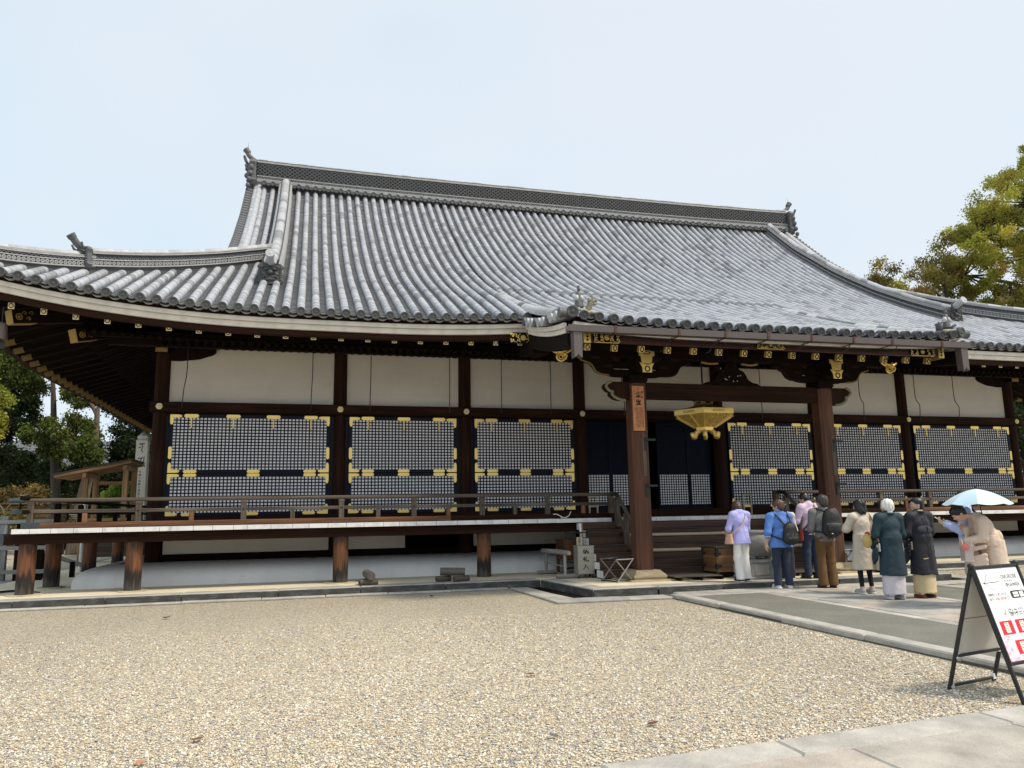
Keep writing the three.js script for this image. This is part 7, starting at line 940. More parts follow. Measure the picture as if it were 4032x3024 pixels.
const folds = (amp, s, fx = 9, fy = 3.2) => (x, y, z) => amp * (noise3(x * fx + s, y * fy + 2 * x, z * fx) + 0.5 * noise3(x * fx * 2.2, y * fy * 2.6 + s, z * fx * 2.2 + 3 * y) + 0.3 * noise3(x * 30, y * 22 + s, z * 30));
const strands = (amp, s) => (x, y, z) => amp * (noise3(x * 70 + s, y * 9, z * 70) + 0.6 * noise3(x * 25, y * 12 + s, z * 25));
const SKIN = std({ color: lin(0.56, 0.36, 0.26), roughness: 0.55 }), fab = (r, g, b, o = {}) => std({ color: lin(r, g, b), roughness: 0.9, bumpMap: T.cloth, bumpScale: 0.0008, ...o });
const rotM = (rx, ry, rz) => { const e = new THREE.Matrix4().makeRotationFromEuler(new THREE.Euler(rx, ry, rz, 'YXZ')).elements; return [e[0], e[1], e[2], e[4], e[5], e[6], e[8], e[9], e[10]]; };
const at3 = (v) => [v.x, v.y, v.z];
// head in its own axes (forward +z), placed at c with yaw (to the left positive) and pitch (down positive)
function headParts(c, yaw, pitch, H) {
  const s = H / 1.6, Q = new THREE.Quaternion().setFromEuler(new THREE.Euler(pitch, yaw, 0, 'YXZ')), P = (x, y, z) => at3(V(x * s, y * s, z * s).applyQuaternion(Q).add(V(...c))), m = rotM(pitch, yaw, 0), E = (x, y, z, r, o) => ell(P(x, y, z), r.map((q) => q * s), { m, ...o });
  return { P, E, s, Q, prims: [E(0, 0.015, -0.008, [0.073, 0.092, 0.090]), E(0, -0.045, 0.025, [0.055, 0.068, 0.062]), E(0, -0.092, 0.050, [0.024, 0.018, 0.022], { k: 0.02 }), cap(P(0, 0.005, 0.083), P(0, -0.028, 0.100), 0.007 * s, 0.012 * s, { k: 0.012 }), E(0, 0.022, 0.075, [0.045, 0.012, 0.016], { k: 0.015 }), E(0, -0.060, 0.078, [0.022, 0.010, 0.012], { k: 0.010 }), ...[-1, 1].flatMap((q) => [E(q * 0.030, 0.002, 0.082, [0.014, 0.010, 0.012], { neg: true }), E(q * 0.030, 0.001, 0.072, [0.013, 0.011, 0.012], { k: 0.004 }), E(q * 0.040, -0.028, 0.060, [0.024, 0.020, 0.020], { k: 0.02 }), E(q * 0.074, -0.012, -0.008, [0.010, 0.030, 0.018], { k: 0.008 })])] };
}
// hand: palm, four fingers of unequal length, thumb from the side of the palm; d along the hand, n out of the palm, side +1 left
function handPrims(w, d, n, side, s, curl = 0.5) {
  const D = V(...d).normalize(), N = V(...n); N.addScaledVector(D, -N.dot(D)).normalize(); const X = D.clone().cross(N).normalize().multiplyScalar(side), W = V(...w), o = [], at = (a, b, c) => W.clone().addScaledVector(D, a * s).addScaledVector(X, b * s).addScaledVector(N, c * s);
  o.push(cap(at3(at(0, 0, 0)), at3(at(0.035, 0, 0)), 0.024 * s, 0.028 * s)); o.push(cap(at3(at(0.03, 0.018, 0)), at3(at(0.075, 0.020, 0.002)), 0.018 * s, 0.016 * s), cap(at3(at(0.03, -0.018, 0)), at3(at(0.070, -0.022, 0.002)), 0.018 * s, 0.015 * s));
  [[0.030, 0.072, 0.95], [0.010, 0.080, 1], [-0.011, 0.074, 0.97], [-0.031, 0.058, 0.9]].forEach(([x, L, q], i) => { let p = at(0.078 - (i === 3 ? 0.010 : 0), x, 0.002), a = curl * 0.5; for (let k = 0; k < 3; k++) { const l = L * [0.45, 0.32, 0.23][k] * s, b = p.clone().addScaledVector(D, Math.cos(a) * l).addScaledVector(N, Math.sin(a) * l); o.push(cap(at3(p), at3(b), (0.0098 - k * 0.0008) * s * q, (0.0092 - k * 0.0009) * s * q, { k: 0.004 })); p = b; a += curl * 0.75; } });
  const t0 = at(0.022, 0.026, 0.008), t1 = at(0.050, 0.048, 0.022), t2 = at(0.076, 0.050, 0.034); o.push(cap(at3(t0), at3(t1), 0.013 * s, 0.011 * s, { k: 0.008 }), cap(at3(t1), at3(t2), 0.0108 * s, 0.009 * s, { k: 0.004 })); return o;
}
// joints of a standing figure, +z forward, +x the figure's left
function figure(H, o = {}) {
  const J = { H, s: H / 1.6 }, b = o.bend ?? 0, hip = 0.525 * H, up = (y, x = 0, z = 0) => { const h = (y - 0.525) * H; return [x * H, hip + h * Math.cos(b) - z * H * Math.sin(b), h * Math.sin(b) + z * H * Math.cos(b)]; };
  const st = o.stance ?? 0.055, fz = o.fz ?? [0, 0]; J.up = up;
  J.hip = [-1, 1].map((q) => [q * 0.052 * H, hip - 0.02 * H, 0]); J.ank = [-1, 1].map((q, i) => [q * st * H, 0.048 * H, -0.012 * H + fz[i]]); J.knee = [-1, 1].map((q, i) => [q * (st * 0.5 + 0.026) * H, 0.285 * H, 0.012 * H + fz[i] * 0.5]);
  const sw = o.sw ?? 0.108; J.sh = [-1, 1].map((q) => up(0.808, q * sw)); J.neck = up(0.845); J.head = o.head ?? up(0.928, 0, 0.012); J.chest = up(0.73); J.waist = up(0.61);
  const ad = (i, q) => o['el' + 'RL'[i]] ? o['el' + 'RL'[i]].map((v, k) => k === 1 ? v * H : v) : up(0.625, q * (sw + 0.025), -0.015); J.el = [ad(0, -1), ad(1, 1)]; J.wr = [0, 1].map((i) => o['wr' + 'RL'[i]] ? o['wr' + 'RL'[i]].map((v, k) => k === 1 ? v * H : v) : up(0.475, (i ? 1 : -1) * (sw + 0.030), 0.02));
  J.hd = [0, 1].map((i) => o['hd' + 'RL'[i]] ?? V(...J.wr[i]).sub(V(...J.el[i])).normalize().toArray()); J.yaw = o.yaw ?? 0; J.pitch = o.pitch ?? 0; J.curl = o.curl ?? 0.6; J.pn = o.pn ?? [[1, 0, 0], [-1, 0, 0]]; return J;
}
function person(label, J, x, y, z, facing, mats = {}) {
  const g = thing('person', label, 'person', [x, y, z], facing), s = J.s, hp = headParts(J.head, J.yaw, J.pitch, J.H); g.J = J; J.hp = hp;
  const body = [ell(J.chest, [0.125 * s, 0.15 * s, 0.085 * s]), ell(J.waist, [0.11 * s, 0.12 * s, 0.08 * s]), ell([0, J.hip[0][1] + 0.03, 0], [0.13 * s, 0.10 * s, 0.095 * s]), cap(J.neck, hp.P(0, -0.05, -0.012), 0.046 * s, 0.044 * s)];
  for (const i of [0, 1]) { body.push(cap(J.hip[i], J.knee[i], 0.068 * s, 0.047 * s), cap(J.knee[i], J.ank[i], 0.046 * s, 0.031 * s), cap(J.ank[i], [J.ank[i][0], 0.03, J.ank[i][2] + 0.11 * s], 0.030 * s, 0.022 * s), cap(J.neck, J.sh[i], 0.045 * s, 0.046 * s), cap(J.sh[i], J.el[i], 0.046 * s, 0.036 * s), cap(J.el[i], J.wr[i], 0.036 * s, 0.025 * s)); }
  const geo = [blob(body, 0.014, { k: 0.05 }), blob([...hp.prims, cap(hp.P(0, -0.10, -0.012), hp.P(0, -0.05, -0.012), 0.044 * s)], 0.0055, { k: 0.03 })];
  for (const i of [0, 1]) if (!(mats.noHand ?? [])[i]) geo.push(blob([cap(V(...J.wr[i]).addScaledVector(V(...J.hd[i]), -0.04).toArray(), J.wr[i], 0.025 * s, 0.023 * s), ...handPrims(J.wr[i], J.hd[i], J.pn[i], i ? 1 : -1, s, J.curl)], 0.0045, { k: 0.012 }));
  mk('body', geo, mats.skin ?? SKIN, g); mk('eyes', [-1, 1].map((q) => { const p = hp.P(q * 0.030, 0.001, 0.0835); return ball(0.0065 * s, ...p, [1, 0.7, 1], 8, 6); }), M.black, g);
  mk('mouth', (() => { const p = hp.P(0, -0.060, 0.0895); return ball(0.016 * s, ...p, [1, 0.28, 0.3], 10, 6); })(), std({ color: lin(0.35, 0.12, 0.10), roughness: 0.6 }), g); return g;
}
const hair = (g, prims, mat, seed, amp = 0.006, cell = 0.008, cuts) => mk('hair', blob(prims, cell, { k: 0.03, wob: strands(amp, seed), cuts }), mat, g);
function trousers(g, mat, o = {}) { const J = g.J, s = J.s, p = [ell([0, J.hip[0][1] + 0.035 * s, -0.012], [0.155 * s, 0.13 * s, 0.118 * s])]; const w = o.w ?? 1; for (const i of [0, 1]) p.push(cap(J.hip[i], J.knee[i], 0.088 * s, (o.knee ?? 0.068) * s * w), cap(J.knee[i], [J.ank[i][0], (o.hem ?? 0.05), J.ank[i][2]], (o.knee ?? 0.068) * s * w, (o.rh ?? 0.062) * s * w)); mk('trousers', blob(p, 0.011, { k: 0.035, wob: folds(o.f ?? 0.007, o.seed ?? 3, 8, 6), cuts: [[0, 1, 0, J.hip[0][1] + 0.11], [0, -1, 0, -(o.hem ?? 0.05)]] }), mat, g); }
function top(g, mat, o = {}) { const J = g.J, s = J.s, f = o.f ?? 1, p = [ell(J.chest, [0.155 * s * f, 0.16 * s, 0.112 * s * f]), ell(J.waist, [0.145 * s * f, 0.17 * s, 0.11 * s * f]), cap(J.neck, J.up(0.80), 0.056 * s, 0.07 * s)];
  if (o.hemY !== undefined) p.push(fru(o.hemY - 0.03, [0, J.waist[2] * 0.2], [(o.hr ?? 0.17) * s * f, (o.hr ?? 0.17) * 0.74 * s * f], J.waist[1], [0, J.waist[2]], [0.142 * s * f, 0.108 * s * f]));
  for (const i of [0, 1]) { p.push(cap(J.neck, J.sh[i], 0.06 * s, 0.064 * s), cap(J.sh[i], J.el[i], 0.068 * s * (o.sl ?? 1), 0.055 * s * (o.sl ?? 1))); if ((o.slv ?? 1) > 0) { const w = V(...J.el[i]).lerp(V(...J.wr[i]), o.slv ?? 1).toArray(); p.push(cap(J.el[i], w, 0.054 * s * (o.sl ?? 1), 0.040 * s * (o.sl ?? 1))); } }
  mk(o.name ?? 'shirt', blob(p, 0.010, { k: 0.035, wob: folds(o.fold ?? 0.008, o.seed ?? 5), cuts: o.hemY !== undefined ? [[0, -1, 0, -o.hemY]] : [[0, -1, 0, -(J.hip[0][1] + 0.01)]] }), mat, g); mk('collar', tube([0, 1, 2, 3, 4, 5, 6, 7].map((k) => { const a = k * PI / 4, c = J.up(0.855, 0.034 * Math.sin(a), 0.034 * Math.cos(a)); return c; }), 0.013 * s, 32, 6, true), o.collar ?? mat, g); }
function shoes(g, mat, sole, o = {}) { const J = g.J, s = J.s; for (const i of [0, 1]) { const a = J.ank[i], sp = o.splay ?? 0.15, q = i ? 1 : -1, fx = Math.sin(sp * q), fz = Math.cos(sp); const sh = mk('shoe', blob([ell([a[0], 0.048, a[2] - 0.005], [0.042 * s, 0.048, 0.05 * s]), cap([a[0], 0.05, a[2]], [a[0] + fx * 0.12 * s, 0.036, a[2] + fz * 0.12 * s], 0.038 * s, 0.032 * s), ell([a[0] + fx * 0.10 * s, 0.04, a[2] + fz * 0.10 * s], [0.043 * s, 0.032, 0.06 * s])], 0.007, { k: 0.03, cuts: [[0, -1, 0, -0.014], [0, 1, 0, o.high ?? 0.095]] }), mat, g); mk('sole', blob([cap([a[0] - fx * 0.035, 0.012, a[2] - 0.035 * s], [a[0] + fx * 0.14 * s, 0.012, a[2] + fz * 0.14 * s], 0.040 * s, 0.040 * s)], 0.006, { k: 0.01, cuts: [[0, -1, 0, -0.0005], [0, 1, 0, 0.022]] }), sole, sh); if (o.stripes) for (let k = 0; k < 3; k++) mk('stripe', tr(box(0.006, 0.035, 0.012, 0.001), a[0] + q * 0.041 * s + fx * (0.04 + k * 0.024), 0.045, a[2] + fz * (0.035 + k * 0.024), 0.5, 0, 0), M.black, sh); } }
// strap over the shoulder: flat band following points
function band(pts, w, th, mat, name, parent) { const c = new THREE.CatmullRomCurve3(pts.map((p) => V(...p))).getPoints(30); const o = []; for (let i = 0; i < 30; i++) { const d = c[i + 1].clone().sub(c[i]); const out = V(c[i].x, 0, c[i].z).normalize(); o.push(bar(c[i], c[i + 1].clone().addScaledVector(d, 0.08), w, th, 0.001, out.lengthSq() > 0.1 ? V(0, 1, 0).cross(d).lengthSq() > 1e-8 ? out : V(1, 0, 0) : V(0, 0, 1))); } return mk(name, o, mat, parent); }
const bag3 = (name, label, cat, g) => { const b = thing(name, label, cat, g.position.toArray(), g.rotation.y); return b; };
function backpack(label, g, c, w, h, d, o = {}) { // on the back of g, c in g's axes
  const b = bag3('backpack', label, 'backpack', g), J = g.J, [x, y, z] = c, mat = o.mat ?? std({ color: lin(0.012, 0.012, 0.014), roughness: 0.55, bumpMap: T.cloth, bumpScale: 0.001 });
  mk('main_bag', blob([ell([x, y, z], [w / 2, h / 2, d / 2]), ell([x, y - h * 0.22, z], [w * 0.52, h * 0.30, d * 0.52]), ell([x, y + h * 0.25, z + 0.01], [w * 0.40, h * 0.26, d * 0.40]), cap([x - w * 0.3, y - h * 0.3, z], [x + w * 0.3, y - h * 0.3, z], 0.06)], 0.009, { k: 0.06, wob: folds(0.006, 4) }), mat, b);
  mk('pocket', blob([ell([x, y - h * 0.2, z - d * 0.42], [w * 0.40, h * 0.22, d * 0.22]), cap([x - w * 0.26, y - h * 0.3, z - d * 0.42], [x + w * 0.26, y - h * 0.3, z - d * 0.42], 0.035)], 0.008, { k: 0.04, wob: folds(0.004, 8) }), mat, b); mk('zip', tube([[x - w * 0.40, y - h * 0.05, z - d * 0.45], [x, y - h * 0.02, z - d * 0.56], [x + w * 0.40, y - h * 0.05, z - d * 0.45]], 0.004, 14, 5), M.steel, b);
  for (const i of [0, 1]) { const S = J.sh[i], q = i ? 1 : -1; mk('strap', tube([[x + q * w * 0.25, y + h * 0.40, z + d * 0.3], [S[0] * 0.72, S[1] + 0.072 * J.s, S[2] - 0.02], [S[0] * 0.74, S[1] + 0.02, S[2] + 0.10], [S[0] * 0.85, S[1] - 0.16, S[2] + 0.11], [S[0] * 1.15, S[1] - 0.30, S[2] + 0.02], [x + q * w * 0.36, y - h * 0.36, z + d * 0.2]], 0.016, 40, 7), mat, b); }
  mk('handle', tube([[x - 0.05, y + h * 0.46, z], [x - 0.03, y + h * 0.56, z], [x + 0.03, y + h * 0.56, z], [x + 0.05, y + h * 0.46, z]], 0.007, 14, 6), mat, b); if (o.logo) mk('triangle_mark', extr([[-0.02, 0], [0.022, 0.004], [0.004, 0.022]], 0.003).translate(x + w * 0.18, y - h * 0.40, z - d * 0.62), M.whitePaint, b); return b;
}
const HAIRB = std({ color: lin(0.010, 0.008, 0.008), roughness: 0.42 }), HAIRBR = std({ color: lin(0.055, 0.027, 0.018), roughness: 0.45 }), HAIRG = std({ color: lin(0.045, 0.043, 0.042), roughness: 0.5 }), HAIRW = std({ color: lin(0.74, 0.73, 0.69), roughness: 0.6 });
const CREAM = [0.62, 0.55, 0.40];
{
  // woman in the lavender shirt
  const J = figure(1.53, { head: [0.0, 1.385, 0.075], pitch: 0.55, yaw: 0.15, stance: 0.06, elL: [0.235, 0.64, 0.05], wrL: [0.09, 0.67, 0.23], elR: [-0.20, 0.635, 0.05], wrR: [-0.07, 0.67, 0.23], fz: [0.02, -0.03] }), g = person('woman in a long lavender striped shirt and white trousers before the offering box', J, -0.81, 0.165, 5.40, PI + 0.12);
  const stripes = tex(256, 64, (u, v) => { const a = Math.sin(u * 2 * PI * 10), b = Math.sin(u * 2 * PI * 5 + 1); const w = a > 0.55 ? 1 : b > 0.8 ? 0.55 : 0; return [mixn(0.36, 0.62, w), mixn(0.37, 0.62, w), mixn(0.80, 0.92, w)]; }, 0.16, 0.3);
  const sh = fab(1, 1, 1, { map: stripes }); trousers(g, fab(0.78, 0.765, 0.73), { w: 1.22, rh: 0.072, knee: 0.066, seed: 11, f: 0.009, hem: 0.05 }); top(g, sh, { hemY: 0.70, hr: 0.195, f: 1.10, fold: 0.011, seed: 2, sl: 1.05 });
  shoes(g, std({ color: lin(0.02, 0.02, 0.022), roughness: 0.5 }), fab(0.6, 0.58, 0.52)); const h = J.hp; hair(g, [h.E(0, 0.03, -0.02, [0.088, 0.092, 0.10]), h.E(0, -0.03, -0.055, [0.084, 0.078, 0.062]), h.E(-0.062, -0.02, -0.005, [0.028, 0.075, 0.05]), h.E(0.062, -0.02, -0.005, [0.028, 0.075, 0.05])], HAIRBR, 3);
  const b = bag3('shoulder_bag', 'small tan shoulder bag hanging at the hip of the woman in lavender', 'bag', g); mk('pouch', blob([fru(0.70, [0.25, 0.03], [0.055, 0.12], 0.88, [0.235, 0.04], [0.035, 0.085])], 0.008, { k: 0.02, wob: folds(0.005, 4) }), fab(0.62, 0.38, 0.26, { roughness: 0.6 }), b); band([[-0.10, 1.30, -0.02], [-0.04, 1.20, -0.125], [0.06, 1.06, -0.15], [0.17, 0.94, -0.10], [0.225, 0.87, 0.0]], 0.022, 0.004, fab(0.62, 0.42, 0.33), 'strap', b); mk('handle', tube([[0.24, 0.88, 0.10], [0.26, 0.93, 0.16], [0.27, 0.92, 0.20], [0.25, 0.88, 0.14]], 0.008, 16, 6), fab(0.55, 0.33, 0.22), b); mk('clasp', ball(0.012, 0.285, 0.80, 0.03), M.gold, b);
}
{
  // blue shirt with small black backpack
  const J = figure(1.60, { pitch: 0.15, yaw: 0.55, stance: 0.066, sw: 0.118, elL: [0.265, 0.63, -0.03], wrL: [0.275, 0.50, 0.03], elR: [-0.235, 0.635, 0.03], wrR: [-0.13, 0.59, 0.20], pn: [[1, 0, 0.2], [-1, 0, 0]], fz: [0.0, 0.02] }), g = person('short-haired person in a blue shirt and dark jeans with a small black backpack', J, -0.30, 0.068, 5.92, PI - 0.06);
  trousers(g, fab(0.022, 0.032, 0.060), { w: 1.12, rh: 0.064, seed: 5, hem: 0.055, f: 0.008 }); top(g, fab(0.10, 0.23, 0.60), { hemY: 0.735, hr: 0.20, f: 1.18, slv: 0.35, sl: 1.15, seed: 7, fold: 0.011 }); shoes(g, fab(0.74, 0.74, 0.74, { roughness: 0.5 }), fab(0.8, 0.8, 0.8), { stripes: true });
  for (const i of [0, 1]) { const w = V(...J.el[i]).lerp(V(...J.wr[i]), 0.36); mk('rolled_cuff', tr(new THREE.TorusGeometry(0.047, 0.012, 8, 18), w.x, w.y, w.z, PI / 2, 0, 0), fab(0.45, 0.52, 0.66), g); } const h = J.hp; hair(g, [h.E(0, 0.032, -0.022, [0.093, 0.092, 0.100]), h.E(0, -0.025, -0.062, [0.080, 0.066, 0.050]), h.E(0, 0.06, 0.03, [0.07, 0.05, 0.06])], std({ color: lin(0.085, 0.040, 0.024), roughness: 0.45 }), 9, 0.009);
  backpack('small black nylon backpack worn over the blue shirt', g, [-0.07, 0.99, -0.235], 0.27, 0.37, 0.15); const s = bag3('lanyard', 'thin purple lanyard strap over the back of the blue shirt', 'strap', g); mk('cord', tube([[0.03, 1.345, -0.10], [-0.03, 1.27, -0.16], [-0.08, 1.20, -0.17]], 0.005, 14, 5), fab(0.30, 0.08, 0.34), s);
}
{
  // girl with the ponytail, mostly hidden
  const J = figure(1.49, { pitch: 0.2, yaw: -0.3, elR: [-0.21, 0.62, 0.0], wrR: [-0.22, 0.50, 0.10], elL: [0.20, 0.62, 0.04], wrL: [0.09, 0.60, 0.20] }), g = person('dark-haired girl with a ponytail half hidden behind the blue shirt', J, 0.20, 0.165, 5.34, PI - 0.1);
  trousers(g, fab(0.030, 0.032, 0.045), { w: 1.05, rh: 0.058, seed: 15, hem: 0.06 }); top(g, fab(0.62, 0.60, 0.62), { hemY: 0.72, hr: 0.17, f: 1.0, slv: 0.4, seed: 17 }); shoes(g, fab(0.03, 0.03, 0.032), fab(0.75, 0.75, 0.72)); const h = J.hp; hair(g, [h.E(0, 0.03, -0.018, [0.082, 0.086, 0.094]), cap(h.P(0, 0.02, -0.10), h.P(0.0, -0.02, -0.14), 0.035, 0.045), cap(h.P(0, -0.02, -0.14), h.P(-0.02, -0.22, -0.15), 0.05, 0.022)], HAIRB, 13); mk('hair_tie', tr(new THREE.TorusGeometry(0.026, 0.010, 8, 14), ...h.P(0, 0.018, -0.105)), fab(0.7, 0.65, 0.55), g);
  const ph = bag3('camera', 'small dark camera held low beside the girl with the ponytail', 'camera', g); mk('case', box(0.06, 0.04, 0.025, 0.006), M.black, ph).position.set(-0.255, 0.70, 0.16); mk('lens', tr(cyl(0.017, 0.017, 0.02, 14), -0.255, 0.70, 0.18, PI / 2, 0, 0), M.iron, ph);
}
{
  // man in the pink shirt
  const J = figure(1.67, { head: [0.035, 1.515, 0.07], pitch: 0.5, yaw: 0.45, sw: 0.118, stance: 0.06, elL: [0.265, 0.655, 0.06], wrL: [0.10, 0.675, 0.25], elR: [-0.23, 0.655, 0.07], wrR: [-0.04, 0.69, 0.25], fz: [-0.02, 0.05] }), g = person('man in a pale pink shirt and blue jeans looking down, by the right porch column', J, 0.74, 0.165, 5.38, PI + 0.1);
  trousers(g, fab(0.030, 0.045, 0.085), { w: 1.04, rh: 0.062, seed: 25, hem: 0.05 }); top(g, fab(0.66, 0.52, 0.66), { f: 1.06, hemY: 0.83, hr: 0.165, seed: 27, fold: 0.010 }); shoes(g, std({ color: lin(0.035, 0.028, 0.024), roughness: 0.6 }), fab(0.05, 0.045, 0.04)); const h = J.hp; hair(g, [h.E(0, 0.042, -0.022, [0.080, 0.078, 0.088]), h.E(0, -0.01, -0.058, [0.072, 0.055, 0.042]), h.E(-0.05, 0.0, -0.02, [0.028, 0.05, 0.05]), h.E(0.05, 0.0, -0.02, [0.028, 0.05, 0.05])], HAIRB, 23, 0.003);
  const b = bag3('shoulder_bag', 'dark bag with a brown and red strap across the back of the pink shirt', 'bag', g); band([[-0.12, 1.44, 0.01], [-0.05, 1.36, -0.115], [0.06, 1.18, -0.14], [0.15, 1.02, -0.11], [0.205, 0.92, -0.02]], 0.034, 0.005, fab(0.10, 0.03, 0.028), 'strap', b); mk('stripe', (() => { const c = new THREE.CatmullRomCurve3([[-0.03, 1.33, -0.127], [0.06, 1.18, -0.148], [0.15, 1.02, -0.118]].map((p) => V(...p))); return new THREE.TubeGeometry(c, 16, 0.007, 5).toNonIndexed(); })(), fab(0.5, 0.42, 0.3), b); mk('pouch', blob([fru(0.72, [0.225, 0.02], [0.035, 0.06], 0.93, [0.21, 0.0], [0.022, 0.04])], 0.008, { k: 0.02 }), fab(0.30, 0.045, 0.022), b);
}
{
  // grey sweater, large backpack
  const J = figure(1.67, { pitch: 0.05, yaw: 0.35, sw: 0.116, stance: 0.056, elL: [0.245, 0.635, 0.0], wrL: [0.14, 0.60, 0.20], elR: [-0.235, 0.63, 0.0], wrR: [-0.10, 0.61, 0.20] }), g = person('person in a grey sweater and brown trousers carrying a large black backpack', J, 0.47, 0.068, 6.16, PI - 0.22);
  trousers(g, fab(0.135, 0.070, 0.026), { w: 1.10, rh: 0.074, knee: 0.066, seed: 35, hem: 0.045, f: 0.008 }); top(g, fab(0.18, 0.178, 0.175), { name: 'sweater', f: 1.08, hemY: 0.835, hr: 0.165, seed: 37, fold: 0.009, sl: 1.12 }); shoes(g, std({ color: lin(0.05, 0.022, 0.014), roughness: 0.5 }), fab(0.03, 0.02, 0.016)); const h = J.hp; hair(g, [h.E(0, 0.034, -0.022, [0.098, 0.096, 0.104]), h.E(0, -0.028, -0.058, [0.086, 0.07, 0.056])], HAIRG, 33, 0.007);
  backpack('large black hiking backpack on the grey sweater', g, [-0.05, 1.17, -0.235], 0.34, 0.50, 0.22, { logo: true });
}
{
  // beige trench coat
  const J = figure(1.57, { pitch: 0.12, yaw: 0.1, sw: 0.108, stance: 0.062, elL: [0.265, 0.685, 0.06], wrL: [0.11, 0.71, 0.24], elR: [-0.22, 0.65, 0.05], wrR: [-0.07, 0.69, 0.24] }), g = person('woman with black shoulder-length hair in a long beige coat and black tights', J, 0.38, 0.068, 7.27, PI + 0.02);
  const coat = fab(0.60, 0.525, 0.43); const s = J.s; mk('tights', blob([0, 1].flatMap((i) => [cap(J.hip[i], J.knee[i], 0.072 * s, 0.051 * s), cap(J.knee[i], J.ank[i], 0.050 * s, 0.034 * s)]), 0.010, { k: 0.03 }), fab(0.010, 0.010, 0.011), g);
  const p = [ell(J.chest, [0.16, 0.17, 0.118]), cap(J.neck, J.up(0.80), 0.058, 0.075), fru(0.395, [0.0, 0.01], [0.205, 0.165], 0.98, [0, 0], [0.150, 0.118]), ell(J.waist, [0.152, 0.2, 0.12])]; for (const i of [0, 1]) p.push(cap(J.neck, J.sh[i], 0.062, 0.068), cap(J.sh[i], J.el[i], 0.070, 0.062), cap(J.el[i], J.wr[i], 0.058, 0.048)); p.push({ ...cap([-0.06, 0.36, -0.20], [-0.07, 0.80, -0.165], 0.035, 0.004), neg: true });
  mk('coat', blob(p, 0.010, { k: 0.04, wob: folds(0.012, 41, 7, 2.4), cuts: [[0, -1, 0, -0.40]] }), coat, g); mk('collar', tube([0, 1, 2, 3, 4, 5, 6, 7].map((k) => { const a = k * PI / 4; return J.up(0.85, 0.042 * Math.sin(a), 0.040 * Math.cos(a)); }), 0.022, 32, 7, true), coat, g); mk('coat_tail', box(0.012, 0.42, 0.16, 0.004).translate(-0.13, 0.60, -0.125), coat, g); mk('button', ball(0.010, -0.02, 1.17, -0.124, [1, 1, 0.5], 8, 6), fab(0.2, 0.15, 0.1), g);
  shoes(g, fab(0.40, 0.40, 0.40), fab(0.72, 0.72, 0.70)); const h = J.hp; hair(g, [h.E(0, 0.03, -0.022, [0.088, 0.092, 0.10]), h.E(0, -0.07, -0.062, [0.098, 0.10, 0.055]), h.E(-0.055, -0.06, -0.02, [0.04, 0.12, 0.05]), h.E(0.06, -0.07, -0.02, [0.04, 0.115, 0.05])], HAIRB, 43, 0.010);
  const b = bag3('shoulder_bag', 'black bag on a dark strap over the right shoulder of the beige coat', 'bag', g); band([[-0.10, 1.345, 0.06], [-0.13, 1.345, -0.03], [-0.155, 1.20, -0.105], [-0.19, 1.0, -0.11], [-0.215, 0.86, -0.06]], 0.03, 0.005, M.black, 'strap', b); mk('bag_body', blob([fru(0.66, [-0.25, 0.02], [0.05, 0.12], 0.88, [-0.235, 0], [0.035, 0.11])], 0.009, { k: 0.02 }), M.black, b);
}
